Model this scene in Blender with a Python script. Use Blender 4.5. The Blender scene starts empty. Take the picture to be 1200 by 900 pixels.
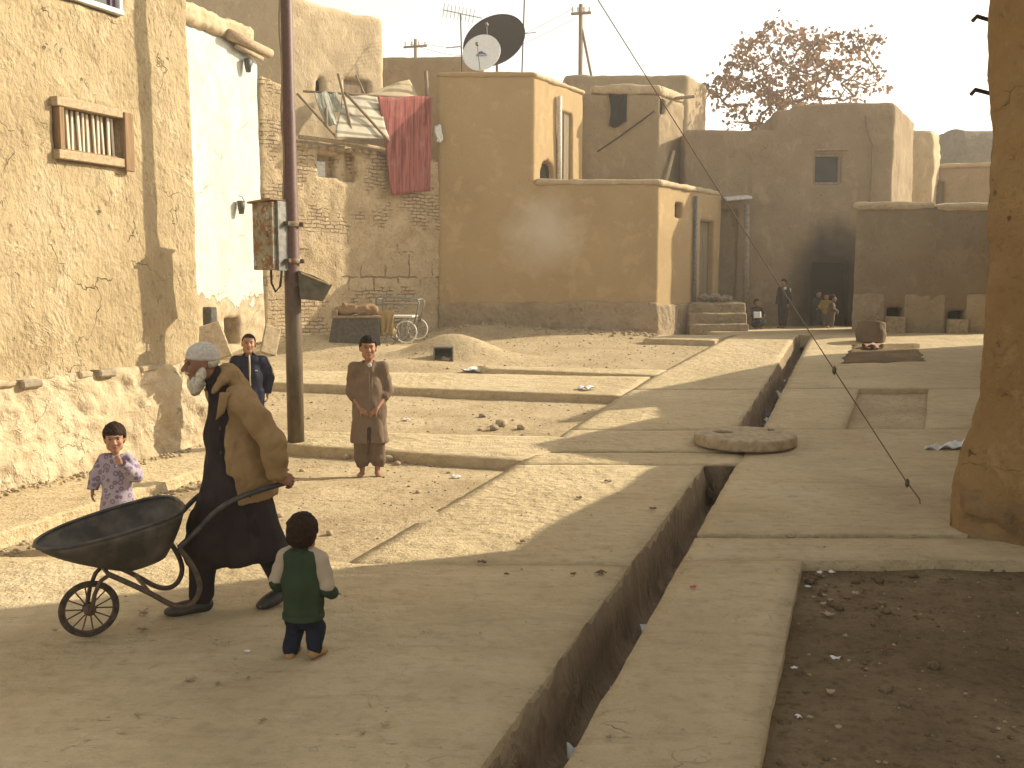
import bpy, bmesh, math, random
import numpy as np
from mathutils import Vector, Matrix

random.seed(7)
RS = np.random.RandomState(11)
SC = bpy.context.scene
COL = SC.collection

# ------------------------------------------------------------------ camera numbers
FPX, CX, CY, CAMZ, PITCH = 1170.0, 600.0, 450.0, 1.95, math.atan(120 / 1170.0)
_c, _s = math.cos(PITCH), math.sin(PITCH)


def ray(px, py):
    u, v = (px - CX) / FPX, (CY - py) / FPX
    return np.array([u, _c + v * _s, -_s + v * _c])


def gz(x, y):
    """height of the paved surface: level near the camera, then rising gently"""
    y = np.asarray(y, float)
    t = np.clip((y - 11.0) / 12.0, 0, 1)
    return 0.66 * (t + 0.06 * np.sin(2 * math.pi * t) * 0)


def AT(px, py, Y):
    d = ray(px, py)
    return np.array([0, 0, CAMZ]) + d * (Y / d[1])


def GR(px, py, off=0.0):
    d = ray(px, py)
    y = 1.0
    lo, hi = 0.5, 400.0
    for _ in range(60):
        m = (lo + hi) / 2
        if CAMZ + d[2] / d[1] * m > float(gz(0, m)) + off:
            lo = m
        else:
            hi = m
    y = lo
    return np.array([d[0] / d[1] * y, y, CAMZ + d[2] / d[1] * y])


def FACE(P0, P1, px, py):
    """where a picture ray meets the vertical wall through P0, P1: (u along the wall, z)"""
    d = ray(px, py)
    e = np.array([P1[0] - P0[0], P1[1] - P0[1]]); L = np.hypot(*e); e = e / L
    n = np.array([e[1], -e[0]])
    t = (n @ np.array(P0[:2])) / (n @ d[:2])
    q = d * t
    return float((q[:2] - np.array(P0[:2])) @ e), float(CAMZ + q[2])


# ------------------------------------------------------------------ noise
_LAT = RS.rand(32, 32, 32).astype(np.float32)


def noise(P, seed=0):
    P = np.asarray(P, np.float32) + np.float32(seed * 7.31)
    i = np.floor(P).astype(int); f = P - i
    f = f * f * (3 - 2 * f)
    i &= 31; j = (i + 1) & 31
    x0, y0, z0 = i[..., 0], i[..., 1], i[..., 2]; x1, y1, z1 = j[..., 0], j[..., 1], j[..., 2]
    fx, fy, fz = f[..., 0], f[..., 1], f[..., 2]
    a = _LAT[x0, y0, z0] * (1 - fx) + _LAT[x1, y0, z0] * fx
    b = _LAT[x0, y1, z0] * (1 - fx) + _LAT[x1, y1, z0] * fx
    c = _LAT[x0, y0, z1] * (1 - fx) + _LAT[x1, y0, z1] * fx
    d = _LAT[x0, y1, z1] * (1 - fx) + _LAT[x1, y1, z1] * fx
    return ((a * (1 - fy) + b * fy) * (1 - fz) + (c * (1 - fy) + d * fy) * fz) * 2 - 1


def fbm(P, oct=4, seed=0, gain=0.5):
    P = np.asarray(P, np.float32); r = 0; a = 1.0; s = 0
    for o in range(oct):
        r = r + a * noise(P * (2.03 ** o), seed + o * 3); s += a; a *= gain
    return r / s


# ------------------------------------------------------------------ meshes
LOC = {}


def _mesh(name, V, F, smooth):
    me = bpy.data.meshes.new(name)
    V = np.asarray(V, np.float32)
    if isinstance(F, np.ndarray) and F.ndim == 2:
        k = F.shape[1]
        me.vertices.add(len(V)); me.vertices.foreach_set('co', V.ravel())
        me.loops.add(F.size); me.loops.foreach_set('vertex_index', F.astype(np.int32).ravel())
        me.polygons.add(len(F)); me.polygons.foreach_set('loop_start', np.arange(0, F.size, k, dtype=np.int32))
        me.update(calc_edges=True); me.validate()
    else:
        me.from_pydata([tuple(map(float, v)) for v in V], [], F); me.update()
    me.polygons.foreach_set('use_smooth', np.full(len(me.polygons), bool(smooth)))
    return me


def add(name, V, F, mat, parent=None, local=False, smooth=True, origin=None):
    """one mesh object; V in world coordinates unless local"""
    V = np.array(V, np.float32)
    if parent is None and origin is None and not local:
        origin = np.array([(V[:, 0].min() + V[:, 0].max()) / 2, (V[:, 1].min() + V[:, 1].max()) / 2, V[:, 2].min()])
    if parent is not None:
        if not local:
            V = V - LOC[parent.name].astype(np.float32)
        org = np.zeros(3); base = LOC[parent.name]
    else:
        org = np.array(origin if origin is not None else (0, 0, 0), float); base = org
        V = V - org.astype(np.float32)
    o = bpy.data.objects.new(name, _mesh(name, V, F, smooth))
    COL.objects.link(o)
    mats = mat if isinstance(mat, (list, tuple)) else [mat]
    for m in mats:
        o.data.materials.append(m)
    if parent is not None:
        o.parent = parent
    else:
        o.location = org
    LOC[o.name] = np.array(base, float)
    return o


def root(name, loc, rotz=0.0):
    o = bpy.data.objects.new(name, None); COL.objects.link(o)
    o.empty_display_size = 0.1
    o.location = loc; o.rotation_euler = (0, 0, rotz)
    LOC[o.name] = np.array(loc, float)
    return o


def tag(o, label=None, cat=None, group=None, kind=None):
    if label: o['label'] = label
    if cat: o['category'] = cat
    if group: o['group'] = group
    if kind: o['kind'] = kind
    return o


class MB:
    """collects primitive shapes into one mesh"""
    def __init__(s):
        s.v = []; s.f = []; s.n = 0

    def raw(s, V, F):
        s.v.append(np.asarray(V, float)); s.f += [tuple(int(i) + s.n for i in f) for f in F]; s.n += len(V)
        return s

    def box(s, c, size, M=None, bev=0.0, taper=None):
        bm = bmesh.new(); bmesh.ops.create_cube(bm, size=1.0)
        for v in bm.verts:
            v.co = Vector((v.co.x * size[0], v.co.y * size[1], v.co.z * size[2]))
            if taper and v.co.z > 0:
                v.co.x *= taper; v.co.y *= taper
        if bev: bmesh.ops.bevel(bm, geom=bm.edges[:], offset=bev, segments=1, affect='EDGES', profile=0.7)
        bm.verts.index_update()
        V = np.array([v.co[:] for v in bm.verts]); F = [[v.index for v in f.verts] for f in bm.faces]; bm.free()
        if M is not None: V = V @ np.array(M).T
        return s.raw(V + np.array(c, float), F)

    def tube(s, pts, r, n=8, cap=True):
        P = [np.array(p, float) for p in pts]; m = len(P)
        R = [r] * m if np.isscalar(r) else list(r)
        V = []; prev = None
        for i in range(m):
            t = P[min(i + 1, m - 1)] - P[max(i - 1, 0)]; t = t / (np.linalg.norm(t) + 1e-9)
            a = prev if prev is not None else (np.array([0, 0, 1.0]) if abs(t[2]) < 0.9 else np.array([1.0, 0, 0]))
            a = a - t * (a @ t); a /= np.linalg.norm(a) + 1e-9; prev = a
            b = np.cross(t, a)
            for k in range(n):
                th = 2 * math.pi * k / n
                V.append(P[i] + R[i] * (math.cos(th) * a + math.sin(th) * b))
        F = []
        for i in range(m - 1):
            for k in range(n):
                F.append((i * n + k, i * n + (k + 1) % n, (i + 1) * n + (k + 1) % n, (i + 1) * n + k))
        if cap:
            F.append(tuple(range(n))[::-1]); F.append(tuple((m - 1) * n + k for k in range(n)))
        return s.raw(V, F)

    def lathe(s, prof, c=(0, 0, 0), n=32, M=None):
        V = []; F = []; m = len(prof)
        for (r, z) in prof:
            for k in range(n):
                th = 2 * math.pi * k / n; V.append((r * math.cos(th), r * math.sin(th), z))
        for i in range(m - 1):
            for k in range(n):
                F.append((i * n + k, i * n + (k + 1) % n, (i + 1) * n + (k + 1) % n, (i + 1) * n + k))
        F.append(tuple(range(n))[::-1]); F.append(tuple((m - 1) * n + k for k in range(n)))
        V = np.array(V)
        if M is not None: V = V @ np.array(M).T
        return s.raw(V + np.array(c, float), F)

    def grid(s, fn, nu, nv, thick=0.0):
        """fn(u,v)->point; optional thickness along the normal"""
        U, W = np.meshgrid(np.linspace(0, 1, nu + 1), np.linspace(0, 1, nv + 1), indexing='ij')
        V = np.array([[fn(U[i, j], W[i, j]) for j in range(nv + 1)] for i in range(nu + 1)], float)
        idx = np.arange((nu + 1) * (nv + 1)).reshape(nu + 1, nv + 1)
        F = [(idx[i, j], idx[i + 1, j], idx[i + 1, j + 1], idx[i, j + 1]) for i in range(nu) for j in range(nv)]
        if not thick:
            return s.raw(V.reshape(-1, 3), F)
        du = np.gradient(V, axis=0); dv = np.gradient(V, axis=1)
        N = np.cross(du, dv); N /= np.linalg.norm(N, axis=2, keepdims=True) + 1e-9
        T = V + N * thick / 2; B = V - N * thick / 2
        n = idx.size
        A = np.concatenate([T.reshape(-1, 3), B.reshape(-1, 3)])
        F2 = F + [tuple(i + n for i in f[::-1]) for f in F]
        edge = [idx[i, 0] for i in range(nu + 1)] + [idx[nu, j] for j in range(1, nv + 1)] + \
               [idx[i, nv] for i in range(nu - 1, -1, -1)] + [idx[0, j] for j in range(nv - 1, 0, -1)]
        for a, b in zip(edge, edge[1:] + edge[:1]):
            F2.append((a, a + n, b + n, b))
        return s.raw(A, F2)

    def ico(s, c, r, sub=1, jit=0.0, M=None):
        bm = bmesh.new(); bmesh.ops.create_icosphere(bm, subdivisions=sub, radius=1.0)
        bm.verts.index_update()
        V = np.array([v.co[:] for v in bm.verts]); F = [[v.index for v in f.verts] for f in bm.faces]; bm.free()
        V *= 1 + jit * (RS.rand(len(V), 1) * 2 - 1)
        V *= np.array(r)
        if M is not None: V = V @ np.array(M).T
        return s.raw(V + np.array(c, float), F)

    def build(s, name, mat, parent=None, local=False, smooth=False, origin=None):
        return add(name, np.concatenate(s.v), s.f, mat, parent, local, smooth, origin)


def rotm(rx=0, ry=0, rz=0):
    return np.array(Matrix.Rotation(rz, 3, 'Z') @ Matrix.Rotation(ry, 3, 'Y') @ Matrix.Rotation(rx, 3, 'X'))


# ------------------------------------------------------------------ signed-distance volumes -> one continuous surface
class Vol:
    def __init__(s, lo, hi, res):
        s.lo = np.array(lo, float); s.res = res
        s.n = np.ceil((np.array(hi) - s.lo) / res).astype(int) + 1
        s.ax = [s.lo[i] + res * np.arange(s.n[i]) for i in range(3)]
        s.d = np.full(s.n, 0.5, np.float32)

    def _sl(s, blo, bhi):
        a = np.clip(np.floor((np.array(blo) - s.lo) / s.res).astype(int), 0, s.n - 1)
        b = np.clip(np.ceil((np.array(bhi) - s.lo) / s.res).astype(int) + 1, 1, s.n)
        if (b <= a).any(): return None, None
        sl = tuple(slice(a[i], b[i]) for i in range(3))
        G = np.stack(np.meshgrid(s.ax[0][sl[0]], s.ax[1][sl[1]], s.ax[2][sl[2]], indexing='ij'), -1).astype(np.float32)
        return sl, G

    def _mix(s, sl, d, k, sub):
        o = s.d[sl]
        if sub:
            d = -d
            if k > 0:
                h = np.clip(0.5 + 0.5 * (d - o) / k, 0, 1); r = o * (1 - h) + d * h + k * h * (1 - h)
            else: r = np.maximum(o, d)
        else:
            if k > 0:
                h = np.clip(0.5 + 0.5 * (o - d) / k, 0, 1); r = o * (1 - h) + d * h - k * h * (1 - h)
            else: r = np.minimum(o, d)
        s.d[sl] = r

    def cap(s, a, b, r1, r2=None, k=0.0, sub=False, sq=None, ax=None):
        """round cone from a to b; sq squashes the y axis about the segment"""
        r2 = r1 if r2 is None else r2
        a = np.array(a, float); b = np.array(b, float); m = max(r1, r2) + 2 * k + 2 * s.res
        sl, G = s._sl(np.minimum(a, b) - m, np.maximum(a, b) + m)
        if sl is None: return s
        ab = b - a; pa = G - a.astype(np.float32)
        t = np.clip((pa @ ab) / (ab @ ab + 1e-12), 0, 1)
        q = pa - t[..., None] * ab
        if sq is not None: q = q / np.array(sq, np.float32)
        d = np.sqrt((q * q).sum(-1)) - (r1 + (r2 - r1) * t)
        if sq is not None: d = d * min(sq)
        s._mix(sl, d, k, sub); return s

    def chain(s, pts, k=0.02, sq=None):
        for (a, ra), (b, rb) in zip(pts[:-1], pts[1:]): s.cap(a, b, ra, rb, k, sq=sq)
        return s

    def ell(s, c, r, k=0.0, sub=False, R=None):
        c = np.array(c, float); r = np.array(r, float); m = r.max() + 2 * k + 2 * s.res
        sl, G = s._sl(c - m, c + m)
        if sl is None: return s
        q = G - c.astype(np.float32)
        if R is not None: q = q @ np.array(R, np.float32)
        k0 = np.sqrt(((q / r) ** 2).sum(-1)); k1 = np.sqrt(((q / (r * r)) ** 2).sum(-1)) + 1e-6
        s._mix(sl, k0 * (k0 - 1) / k1, k, sub); return s

    def box(s, c, h, k=0.0, sub=False, R=None, rnd=0.0):
        c = np.array(c, float); h = np.array(h, float); m = np.linalg.norm(h) + 2 * k + 2 * s.res
        sl, G = s._sl(c - m, c + m)
        if sl is None: return s
        q = G - c.astype(np.float32)
        if R is not None: q = q @ np.array(R, np.float32)
        q = np.abs(q) - (h - rnd)
        d = np.sqrt((np.maximum(q, 0) ** 2).sum(-1)) + np.minimum(q.max(-1), 0) - rnd
        s._mix(sl, d, k, sub); return s

    def cut(s, p, n, k=0.0):
        """remove everything on the side n points to"""
        n = np.array(n, float); n /= np.linalg.norm(n)
        d = ((s.ax[0] - p[0]) * n[0])[:, None, None] + ((s.ax[1] - p[1]) * n[1])[None, :, None] + ((s.ax[2] - p[2]) * n[2])[None, None, :]
        s.d = np.maximum(s.d, d.astype(np.float32)); return s

    def mesh(s):
        d = s.d.copy()
        d[0] = d[-1] = 0.5; d[:, 0] = d[:, -1] = 0.5; d[:, :, 0] = d[:, :, -1] = 0.5
        ins = d < 0
        n = np.array(d.shape) - 1
        cnt = np.zeros(n, np.int8)
        for i in (0, 1):
            for j in (0, 1):
                for k in (0, 1):
                    cnt += ins[i:n[0] + i, j:n[1] + j, k:n[2] + k]
        act = np.argwhere((cnt > 0) & (cnt < 8))
        idm = np.full(n, -1, np.int32); idm[tuple(act.T)] = np.arange(len(act))
        cor = [(i, j, k) for i in (0, 1) for j in (0, 1) for k in (0, 1)]
        val = {c: d[act[:, 0] + c[0], act[:, 1] + c[1], act[:, 2] + c[2]] for c in cor}
        acc = np.zeros((len(act), 3)); num = np.zeros(len(act))
        for c in cor:
            for a in range(3):
                if c[a]: continue
                e = list(c); e[a] = 1; e = tuple(e)
                v0, v1 = val[c], val[e]; x = (v0 < 0) != (v1 < 0)
                t = np.where(x, v0 / (v0 - v1 + 1e-12), 0)
                p = np.tile(np.array(c, float), (len(act), 1)); p[:, a] = t
                acc += p * x[:, None]; num += x
        V = (act + acc / num[:, None]) * s.res + s.lo
        Fs = []
        for a in range(3):
            b, c = (a + 1) % 3, (a + 2) % 3
            sl0 = [slice(None)] * 3; sl1 = [slice(None)] * 3
            sl0[a] = slice(0, -1); sl1[a] = slice(1, None)
            A, B = ins[tuple(sl0)], ins[tuple(sl1)]
            E = np.argwhere(A != B)
            ok = (E[:, b] > 0) & (E[:, c] > 0) & (E[:, b] < n[b]) & (E[:, c] < n[c])
            E = E[ok]
            if not len(E): continue
            flip = A[tuple(E.T)]
            q = []
            for db, dc in ((-1, -1), (0, -1), (0, 0), (-1, 0)):
                I = E.copy(); I[:, b] += db; I[:, c] += dc
                q.append(idm[tuple(I.T)])
            Q = np.stack(q, 1)
            Q[~flip] = Q[~flip][:, ::-1]
            Fs.append(Q)
        F = np.concatenate(Fs)
        return V, F[(F >= 0).all(1)]


def vnormals(V, F):
    n = np.cross(V[F[:, 2]] - V[F[:, 0]], V[F[:, 3]] - V[F[:, 1]])
    N = np.zeros_like(V)
    for k in range(4): np.add.at(N, F[:, k], n)
    return N / (np.linalg.norm(N, axis=1, keepdims=True) + 1e-12)


def rough(V, F, terms, smooth_n=0):
    """push the surface in and out: terms = (amplitude, frequency or 3 frequencies, octaves, seed)"""
    N = vnormals(V, F); d = 0
    for (a, fr, o, sd) in terms:
        d = d + a * fbm(V * np.array(fr, float), o, sd)
    return V + N * np.asarray(d)[:, None]
# ------------------------------------------------------------------ materials
def srgb(r, g, b):
    f = lambda c: (c / 255 / 12.92) if c / 255 <= 0.04045 else ((c / 255 + 0.055) / 1.055) ** 2.4
    return (f(r), f(g), f(b), 1)


class NT:
    def __init__(s, name, rough=0.9, spec=0.2):
        s.m = bpy.data.materials.new(name); s.m.use_nodes = True
        s.t = s.m.node_tree; s.n = s.t.nodes; s.b = s.n['Principled BSDF']
        s.b.inputs['Roughness'].default_value = rough
        s.b.inputs['Specular IOR Level'].default_value = spec
        s.tc = s.n.new('ShaderNodeTexCoord')

    def L(s, a, b): s.t.links.new(a, b)

    def map(s, scale=(1, 1, 1), rot=(0, 0, 0), src='Object'):
        m = s.n.new('ShaderNodeMapping'); m.inputs['Scale'].default_value = scale; m.inputs['Rotation'].default_value = rot
        s.L(s.tc.outputs[src], m.inputs['Vector']); return m.outputs['Vector']

    def noise(s, scale, detail=4, rgh=0.55, vec=None, dist=0.0):
        x = s.n.new('ShaderNodeTexNoise'); x.inputs['Scale'].default_value = scale; x.inputs['Detail'].default_value = detail
        x.inputs['Roughness'].default_value = rgh; x.inputs['Distortion'].default_value = dist
        s.L(vec if vec is not None else s.tc.outputs['Object'], x.inputs['Vector']); return x.outputs['Fac']

    def vor(s, scale, feat='F1', vec=None, out='Distance', rnd=1.0):
        x = s.n.new('ShaderNodeTexVoronoi'); x.feature = feat; x.inputs['Scale'].default_value = scale
        x.inputs['Randomness'].default_value = rnd
        s.L(vec if vec is not None else s.tc.outputs['Object'], x.inputs['Vector']); return x.outputs[out]

    def ramp(s, fac, stops, interp='LINEAR'):
        r = s.n.new('ShaderNodeValToRGB'); cr = r.color_ramp; cr.interpolation = interp
        while len(cr.elements) < len(stops): cr.elements.new(0.5)
        for e, (p, c) in zip(cr.elements, stops):
            e.position = p; e.color = c if hasattr(c, '__len__') else (c, c, c, 1)
        s.L(fac, r.inputs['Fac']); return r.outputs['Color']

    def mix(s, fac, a, b, mode='MIX'):
        x = s.n.new('ShaderNodeMix'); x.data_type = 'RGBA'; x.blend_type = mode
        for v, i in ((fac, 0), (a, 6), (b, 7)):
            if hasattr(v, 'is_linked') or isinstance(v, bpy.types.NodeSocket): s.L(v, x.inputs[i])
            else: x.inputs[i].default_value = v
        return x.outputs[2]

    def math(s, op, a, b=0.0):
        x = s.n.new('ShaderNodeMath'); x.operation = op
        for v, i in ((a, 0), (b, 1)):
            if isinstance(v, bpy.types.NodeSocket): s.L(v, x.inputs[i])
            else: x.inputs[i].default_value = v
        return x.outputs[0]

    def sep(s, vec=None):
        x = s.n.new('ShaderNodeSeparateXYZ'); s.L(vec if vec is not None else s.tc.outputs['Object'], x.inputs[0]); return x.outputs

    def bump(s, h, strength=0.5, dist=0.02, chain=None):
        b = s.n.new('ShaderNodeBump'); b.inputs['Strength'].default_value = strength; b.inputs['Distance'].default_value = dist
        s.L(h, b.inputs['Height'])
        if chain is not None: s.L(chain, b.inputs['Normal'])
        return b.outputs['Normal']

    def done(s, color, normal=None):
        if isinstance(color, bpy.types.NodeSocket): s.L(color, s.b.inputs['Base Color'])
        else: s.b.inputs['Base Color'].default_value = color
        if normal is not None: s.L(normal, s.b.inputs['Normal'])
        return s.m


def mud(name, c_dark, c_mid, c_light, fine=22.0, bump=0.6, dist=0.03, vert=1.0, crack=0.0, straw=0.5, lowc=None, lowz=0.6, big=1.2):
    """weathered mud plaster: patches, straw flecks, pits and cracks"""
    t = NT(name, 0.95, 0.1)
    vv = t.map((1, 1, vert))
    n1 = t.noise(big, 5, 0.6, vv); n2 = t.noise(fine, 5, 0.62, vv); n3 = t.noise(4.5, 4, 0.6, vv, 0.6)
    base = t.ramp(n1, [(0.3, c_dark), (0.5, c_mid), (0.72, c_light)])
    base = t.mix(t.ramp(n3, [(0.35, 0.0), (0.7, 0.6)]), base, c_mid)
    sg = t.mix(1.0, t.ramp(n2, [(0.30, 0.7), (0.46, 0.0)]), t.ramp(t.noise(3.1, 4, 0.65, vv), [(0.40, 0.1), (0.62, 0.9)]), 'MULTIPLY')
    base = t.mix(sg, base, tuple(c * 0.6 for c in c_dark[:3]) + (1,))
    sv = t.map((60, 60, 9), (0.5, 0.3, 0.2)); st = t.noise(1.0, 2, 0.5, sv)
    base = t.mix(t.ramp(st, [(0.66, 0.0), (0.74, straw)]), base, tuple(min(1, c * 1.35) for c in c_light[:3]) + (1,))
    pk = t.ramp(t.noise(fine * .42, 5, 0.7, vv, 0.8), [(0.64, 0.0), (0.71, 0.75)]); pk = t.mix(1.0, pk, t.ramp(n1, [(0.40, 0.0), (0.54, 1.0)]), 'MULTIPLY')
    base = t.mix(pk, base, tuple(c * 0.5 for c in c_dark[:3]) + (1,))
    lt = t.ramp(t.noise(2.1, 6, 0.7, vv, 0.5), [(0.55, 0.0), (0.62, 0.55)])
    base = t.mix(lt, base, tuple(min(1, c * 1.12) for c in c_light[:3]) + (1,))
    h = t.math('ADD', t.math('MULTIPLY', n2, 0.6), t.math('MULTIPLY', n3, 0.9))
    h = t.math('SUBTRACT', h, t.math('MULTIPLY', pk, 0.9)); h = t.math('ADD', h, t.math('MULTIPLY', lt, 0.35))
    pits = t.ramp(t.vor(fine * 0.55, 'F1', vv), [(0.05, 0.0), (0.3, 1.0)])
    h = t.math('ADD', h, t.math('MULTIPLY', pits, 0.25))
    if crack:
        wob = t.mix(0.12, t.tc.outputs['Object'], t.noise(3.0, 3, 0.5), 'ADD') if False else None
        cv = t.n.new('ShaderNodeVectorMath'); cv.operation = 'ADD'
        nz = t.n.new('ShaderNodeTexNoise'); nz.inputs['Scale'].default_value = 2.2; nz.inputs['Detail'].default_value = 5
        t.L(t.tc.outputs['Object'], nz.inputs['Vector'])
        t.L(t.tc.outputs['Object'], cv.inputs[0]); t.L(nz.outputs['Color'], cv.inputs[1])
        cr = t.vor(0.75, 'DISTANCE_TO_EDGE', cv.outputs[0])
        cm = t.ramp(cr, [(0.0, 1.0), (0.007, 0.0)])
        gate = t.ramp(t.noise(1.9, 4, 0.6), [(0.50, 0.0), (0.66, 1.0)])
        cm = t.mix(1.0, cm, gate, 'MULTIPLY')
        cm2 = t.math('MULTIPLY', cm, crack)
        base = t.mix(cm2, base, tuple(c * 0.3 for c in c_dark[:3]) + (1,))
        h = t.math('SUBTRACT', h, t.math('MULTIPLY', cm2, 1.2))
    if lowc is not None:
        z = t.sep()[2]
        m = t.math('ADD', z, t.math('MULTIPLY', t.noise(1.6, 4), 0.5))
        base = t.mix(t.ramp(m, [(0.0, 1.0), (1.0, 0.0)]) if False else t.ramp(t.math('DIVIDE', m, lowz * 2), [(0.42, 0.85), (0.6, 0.0)]), base, lowc)
    return t.done(base, t.bump(h, bump, dist))


def cloth(name, c, c2=None, scale=60, stripes=None, rough=0.95, bump=0.25, patt=None):
    t = NT(name, rough, 0.1)
    n = t.noise(7, 4); f = t.noise(scale, 3, 0.6)
    c2 = c2 or tuple(x * 0.7 for x in c[:3]) + (1,)
    col = t.mix(t.ramp(n, [(0.35, 0.0), (0.7, 1.0)]), c, c2)
    if stripes:
        ax, fr, cs, lo, hi = stripes
        sx = t.sep()[ax]
        w = t.math('FRACT', t.math('MULTIPLY', t.math('ADD', sx, t.math('MULTIPLY', n, 0.02)), fr))
        col = t.mix(t.ramp(w, [(lo, 0.0), (lo + 0.05, 1.0), (hi, 1.0), (min(1, hi + 0.05), 0.0)]), col, cs)
    if patt:
        v = t.vor(patt[0], 'F1', None, 'Distance', 0.75)
        ring = t.ramp(v, [(0.2, 0.0), (0.26, 1.0), (0.4, 1.0), (0.46, 0.0)])
        col = t.mix(ring, col, patt[1])
        v2 = t.vor(patt[0] * 1.0, 'F1', None, 'Color', 0.75)
        col = t.mix(t.ramp(v, [(0.1, 0.7), (0.16, 0.0)]), col, patt[2])
    h = t.math('ADD', f, t.math('MULTIPLY', n, 2.0))
    return t.done(col, t.bump(h, bump, 0.01))


def plain(name, c, rough=0.7, spec=0.3, metal=0.0, var=0.25, scale=18, bump=0.15, c2=None, lo=0.4, hi=0.65):
    t = NT(name, rough, spec); t.b.inputs['Metallic'].default_value = metal
    n = t.noise(scale, 5, 0.6)
    col = t.mix(t.ramp(n, [(lo, 0.0), (hi, 1.0)]), c, c2 or tuple(x * (1 - var) for x in c[:3]) + (1,))
    return t.done(col, t.bump(n, bump, 0.01))


M = {}
def col(r, g, b): return (r, g, b, 1)

# mud of each building
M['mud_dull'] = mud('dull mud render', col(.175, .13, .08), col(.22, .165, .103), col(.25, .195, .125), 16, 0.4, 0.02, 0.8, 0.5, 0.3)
M['mud_near'] = mud('mud near wall', col(.28, .21, .12), col(.385, .30, .18), col(.46, .37, .24), 18, 1.0, 0.04, 0.75, 0.6, 0.5)
M['rubble_base'] = mud('stone and mud base', col(.36, .28, .175), col(.48, .385, .255), col(.56, .465, .325), 9, 0.9, 0.05, 1.0, 0.3, 0.3)
M['mud_pillar'] = mud('mud with bounce warmth', col(.18, .108, .043), col(.255, .160, .068), col(.31, .205, .095), 14, 0.9, 0.04, 0.8, 0.35, 0.35)  # orange warmth of light bounced off the ground is put into this colour
M['mud_house'] = mud('smooth mud render', col(.345, .240, .123), col(.39, .277, .147), col(.42, .303, .167), 34, 0.25, 0.01, 1.0, 0.0, 0.4, None, big=0.6)
M['mud_far'] = mud('old mud render', col(.25, .186, .112), col(.305, .23, .142), col(.345, .268, .172), 16, 0.4, 0.02, 0.8, 0.5, 0.3)
M['mud_pale'] = mud('pale mud', col(.37, .285, .18), col(.45, .35, .225), col(.51, .41, .275), 14, 0.6, 0.03, 0.8, 0.6, 0.3)
M['mud_rough'] = mud('rough plinth mud', col(.24, .185, .12), col(.33, .255, .165), col(.40, .32, .215), 8, 1.0, 0.06, 1.0, 0.3, 0.2)


def sooty_mud():
    m = mud('soot stained mud', col(.29, .205, .125), col(.355, .255, .155), col(.40, .295, .185), 14, 0.7, 0.03, 0.8, 0.6, 0.3)
    return m


M['hill'] = mud('brown hill earth', col(.15, .115, .075), col(.19, .15, .10), col(.23, .18, .125), 3, .8, .15)
M['dirt'] = None
def mk_dirt():
    t = NT('dry dirt', 0.97, 0.05)
    n1 = t.noise(0.9, 6, 0.65); n2 = t.noise(14, 5, 0.65); n3 = t.noise(55, 3, 0.6)
    c = t.ramp(n1, [(0.3, col(.32, .245, .145)), (0.5, col(.42, .33, .205)), (0.7, col(.50, .40, .26))])
    c = t.mix(t.ramp(n2, [(0.3, 0.7), (0.5, 0.0)]), c, col(.22, .15, .08))
    c = t.mix(t.ramp(n3, [(0.6, 0.0), (0.75, 0.7)]), c, col(.60, .48, .32))
    v = t.vor(20); vg = t.ramp(t.noise(3.0, 3), [(0.45, 0.0), (0.6, 1.0)]); vm = t.mix(1.0, t.ramp(v, [(0.06, 0.8), (0.14, 0.0)]), vg, 'MULTIPLY')
    c = t.mix(vm, c, col(.18, .13, .08))
    h = t.math('ADD', t.math('ADD', n2, t.math('MULTIPLY', n3, 0.4)), t.math('MULTIPLY', vm, 0.8))
    h = t.math('ADD', h, t.math('MULTIPLY', t.noise(4.5, 5, 0.65), 1.2))
    return t.done(c, t.bump(h, 0.65, 0.035))
M['dirt'] = mk_dirt()


def mk_pitdirt():
    t = NT('dark damp dirt', 0.97, 0.05)
    n1 = t.noise(1.3, 6, 0.65); n2 = t.noise(16, 5, 0.65); n3 = t.noise(60, 3, 0.6)
    c = t.ramp(n1, [(0.3, col(.15, .105, .058)), (0.5, col(.21, .152, .086)), (0.72, col(.30, .225, .135))])
    c = t.mix(t.ramp(n2, [(0.3, 0.7), (0.5, 0.0)]), c, col(.10, .068, .04))
    c = t.mix(t.ramp(n3, [(0.62, 0.0), (0.75, 0.5)]), c, col(.42, .32, .20))
    h = t.math('ADD', n2, t.math('MULTIPLY', n3, 0.5))
    return t.done(c, t.bump(h, 0.9, 0.05))
M['pit'] = mk_pitdirt()


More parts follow.
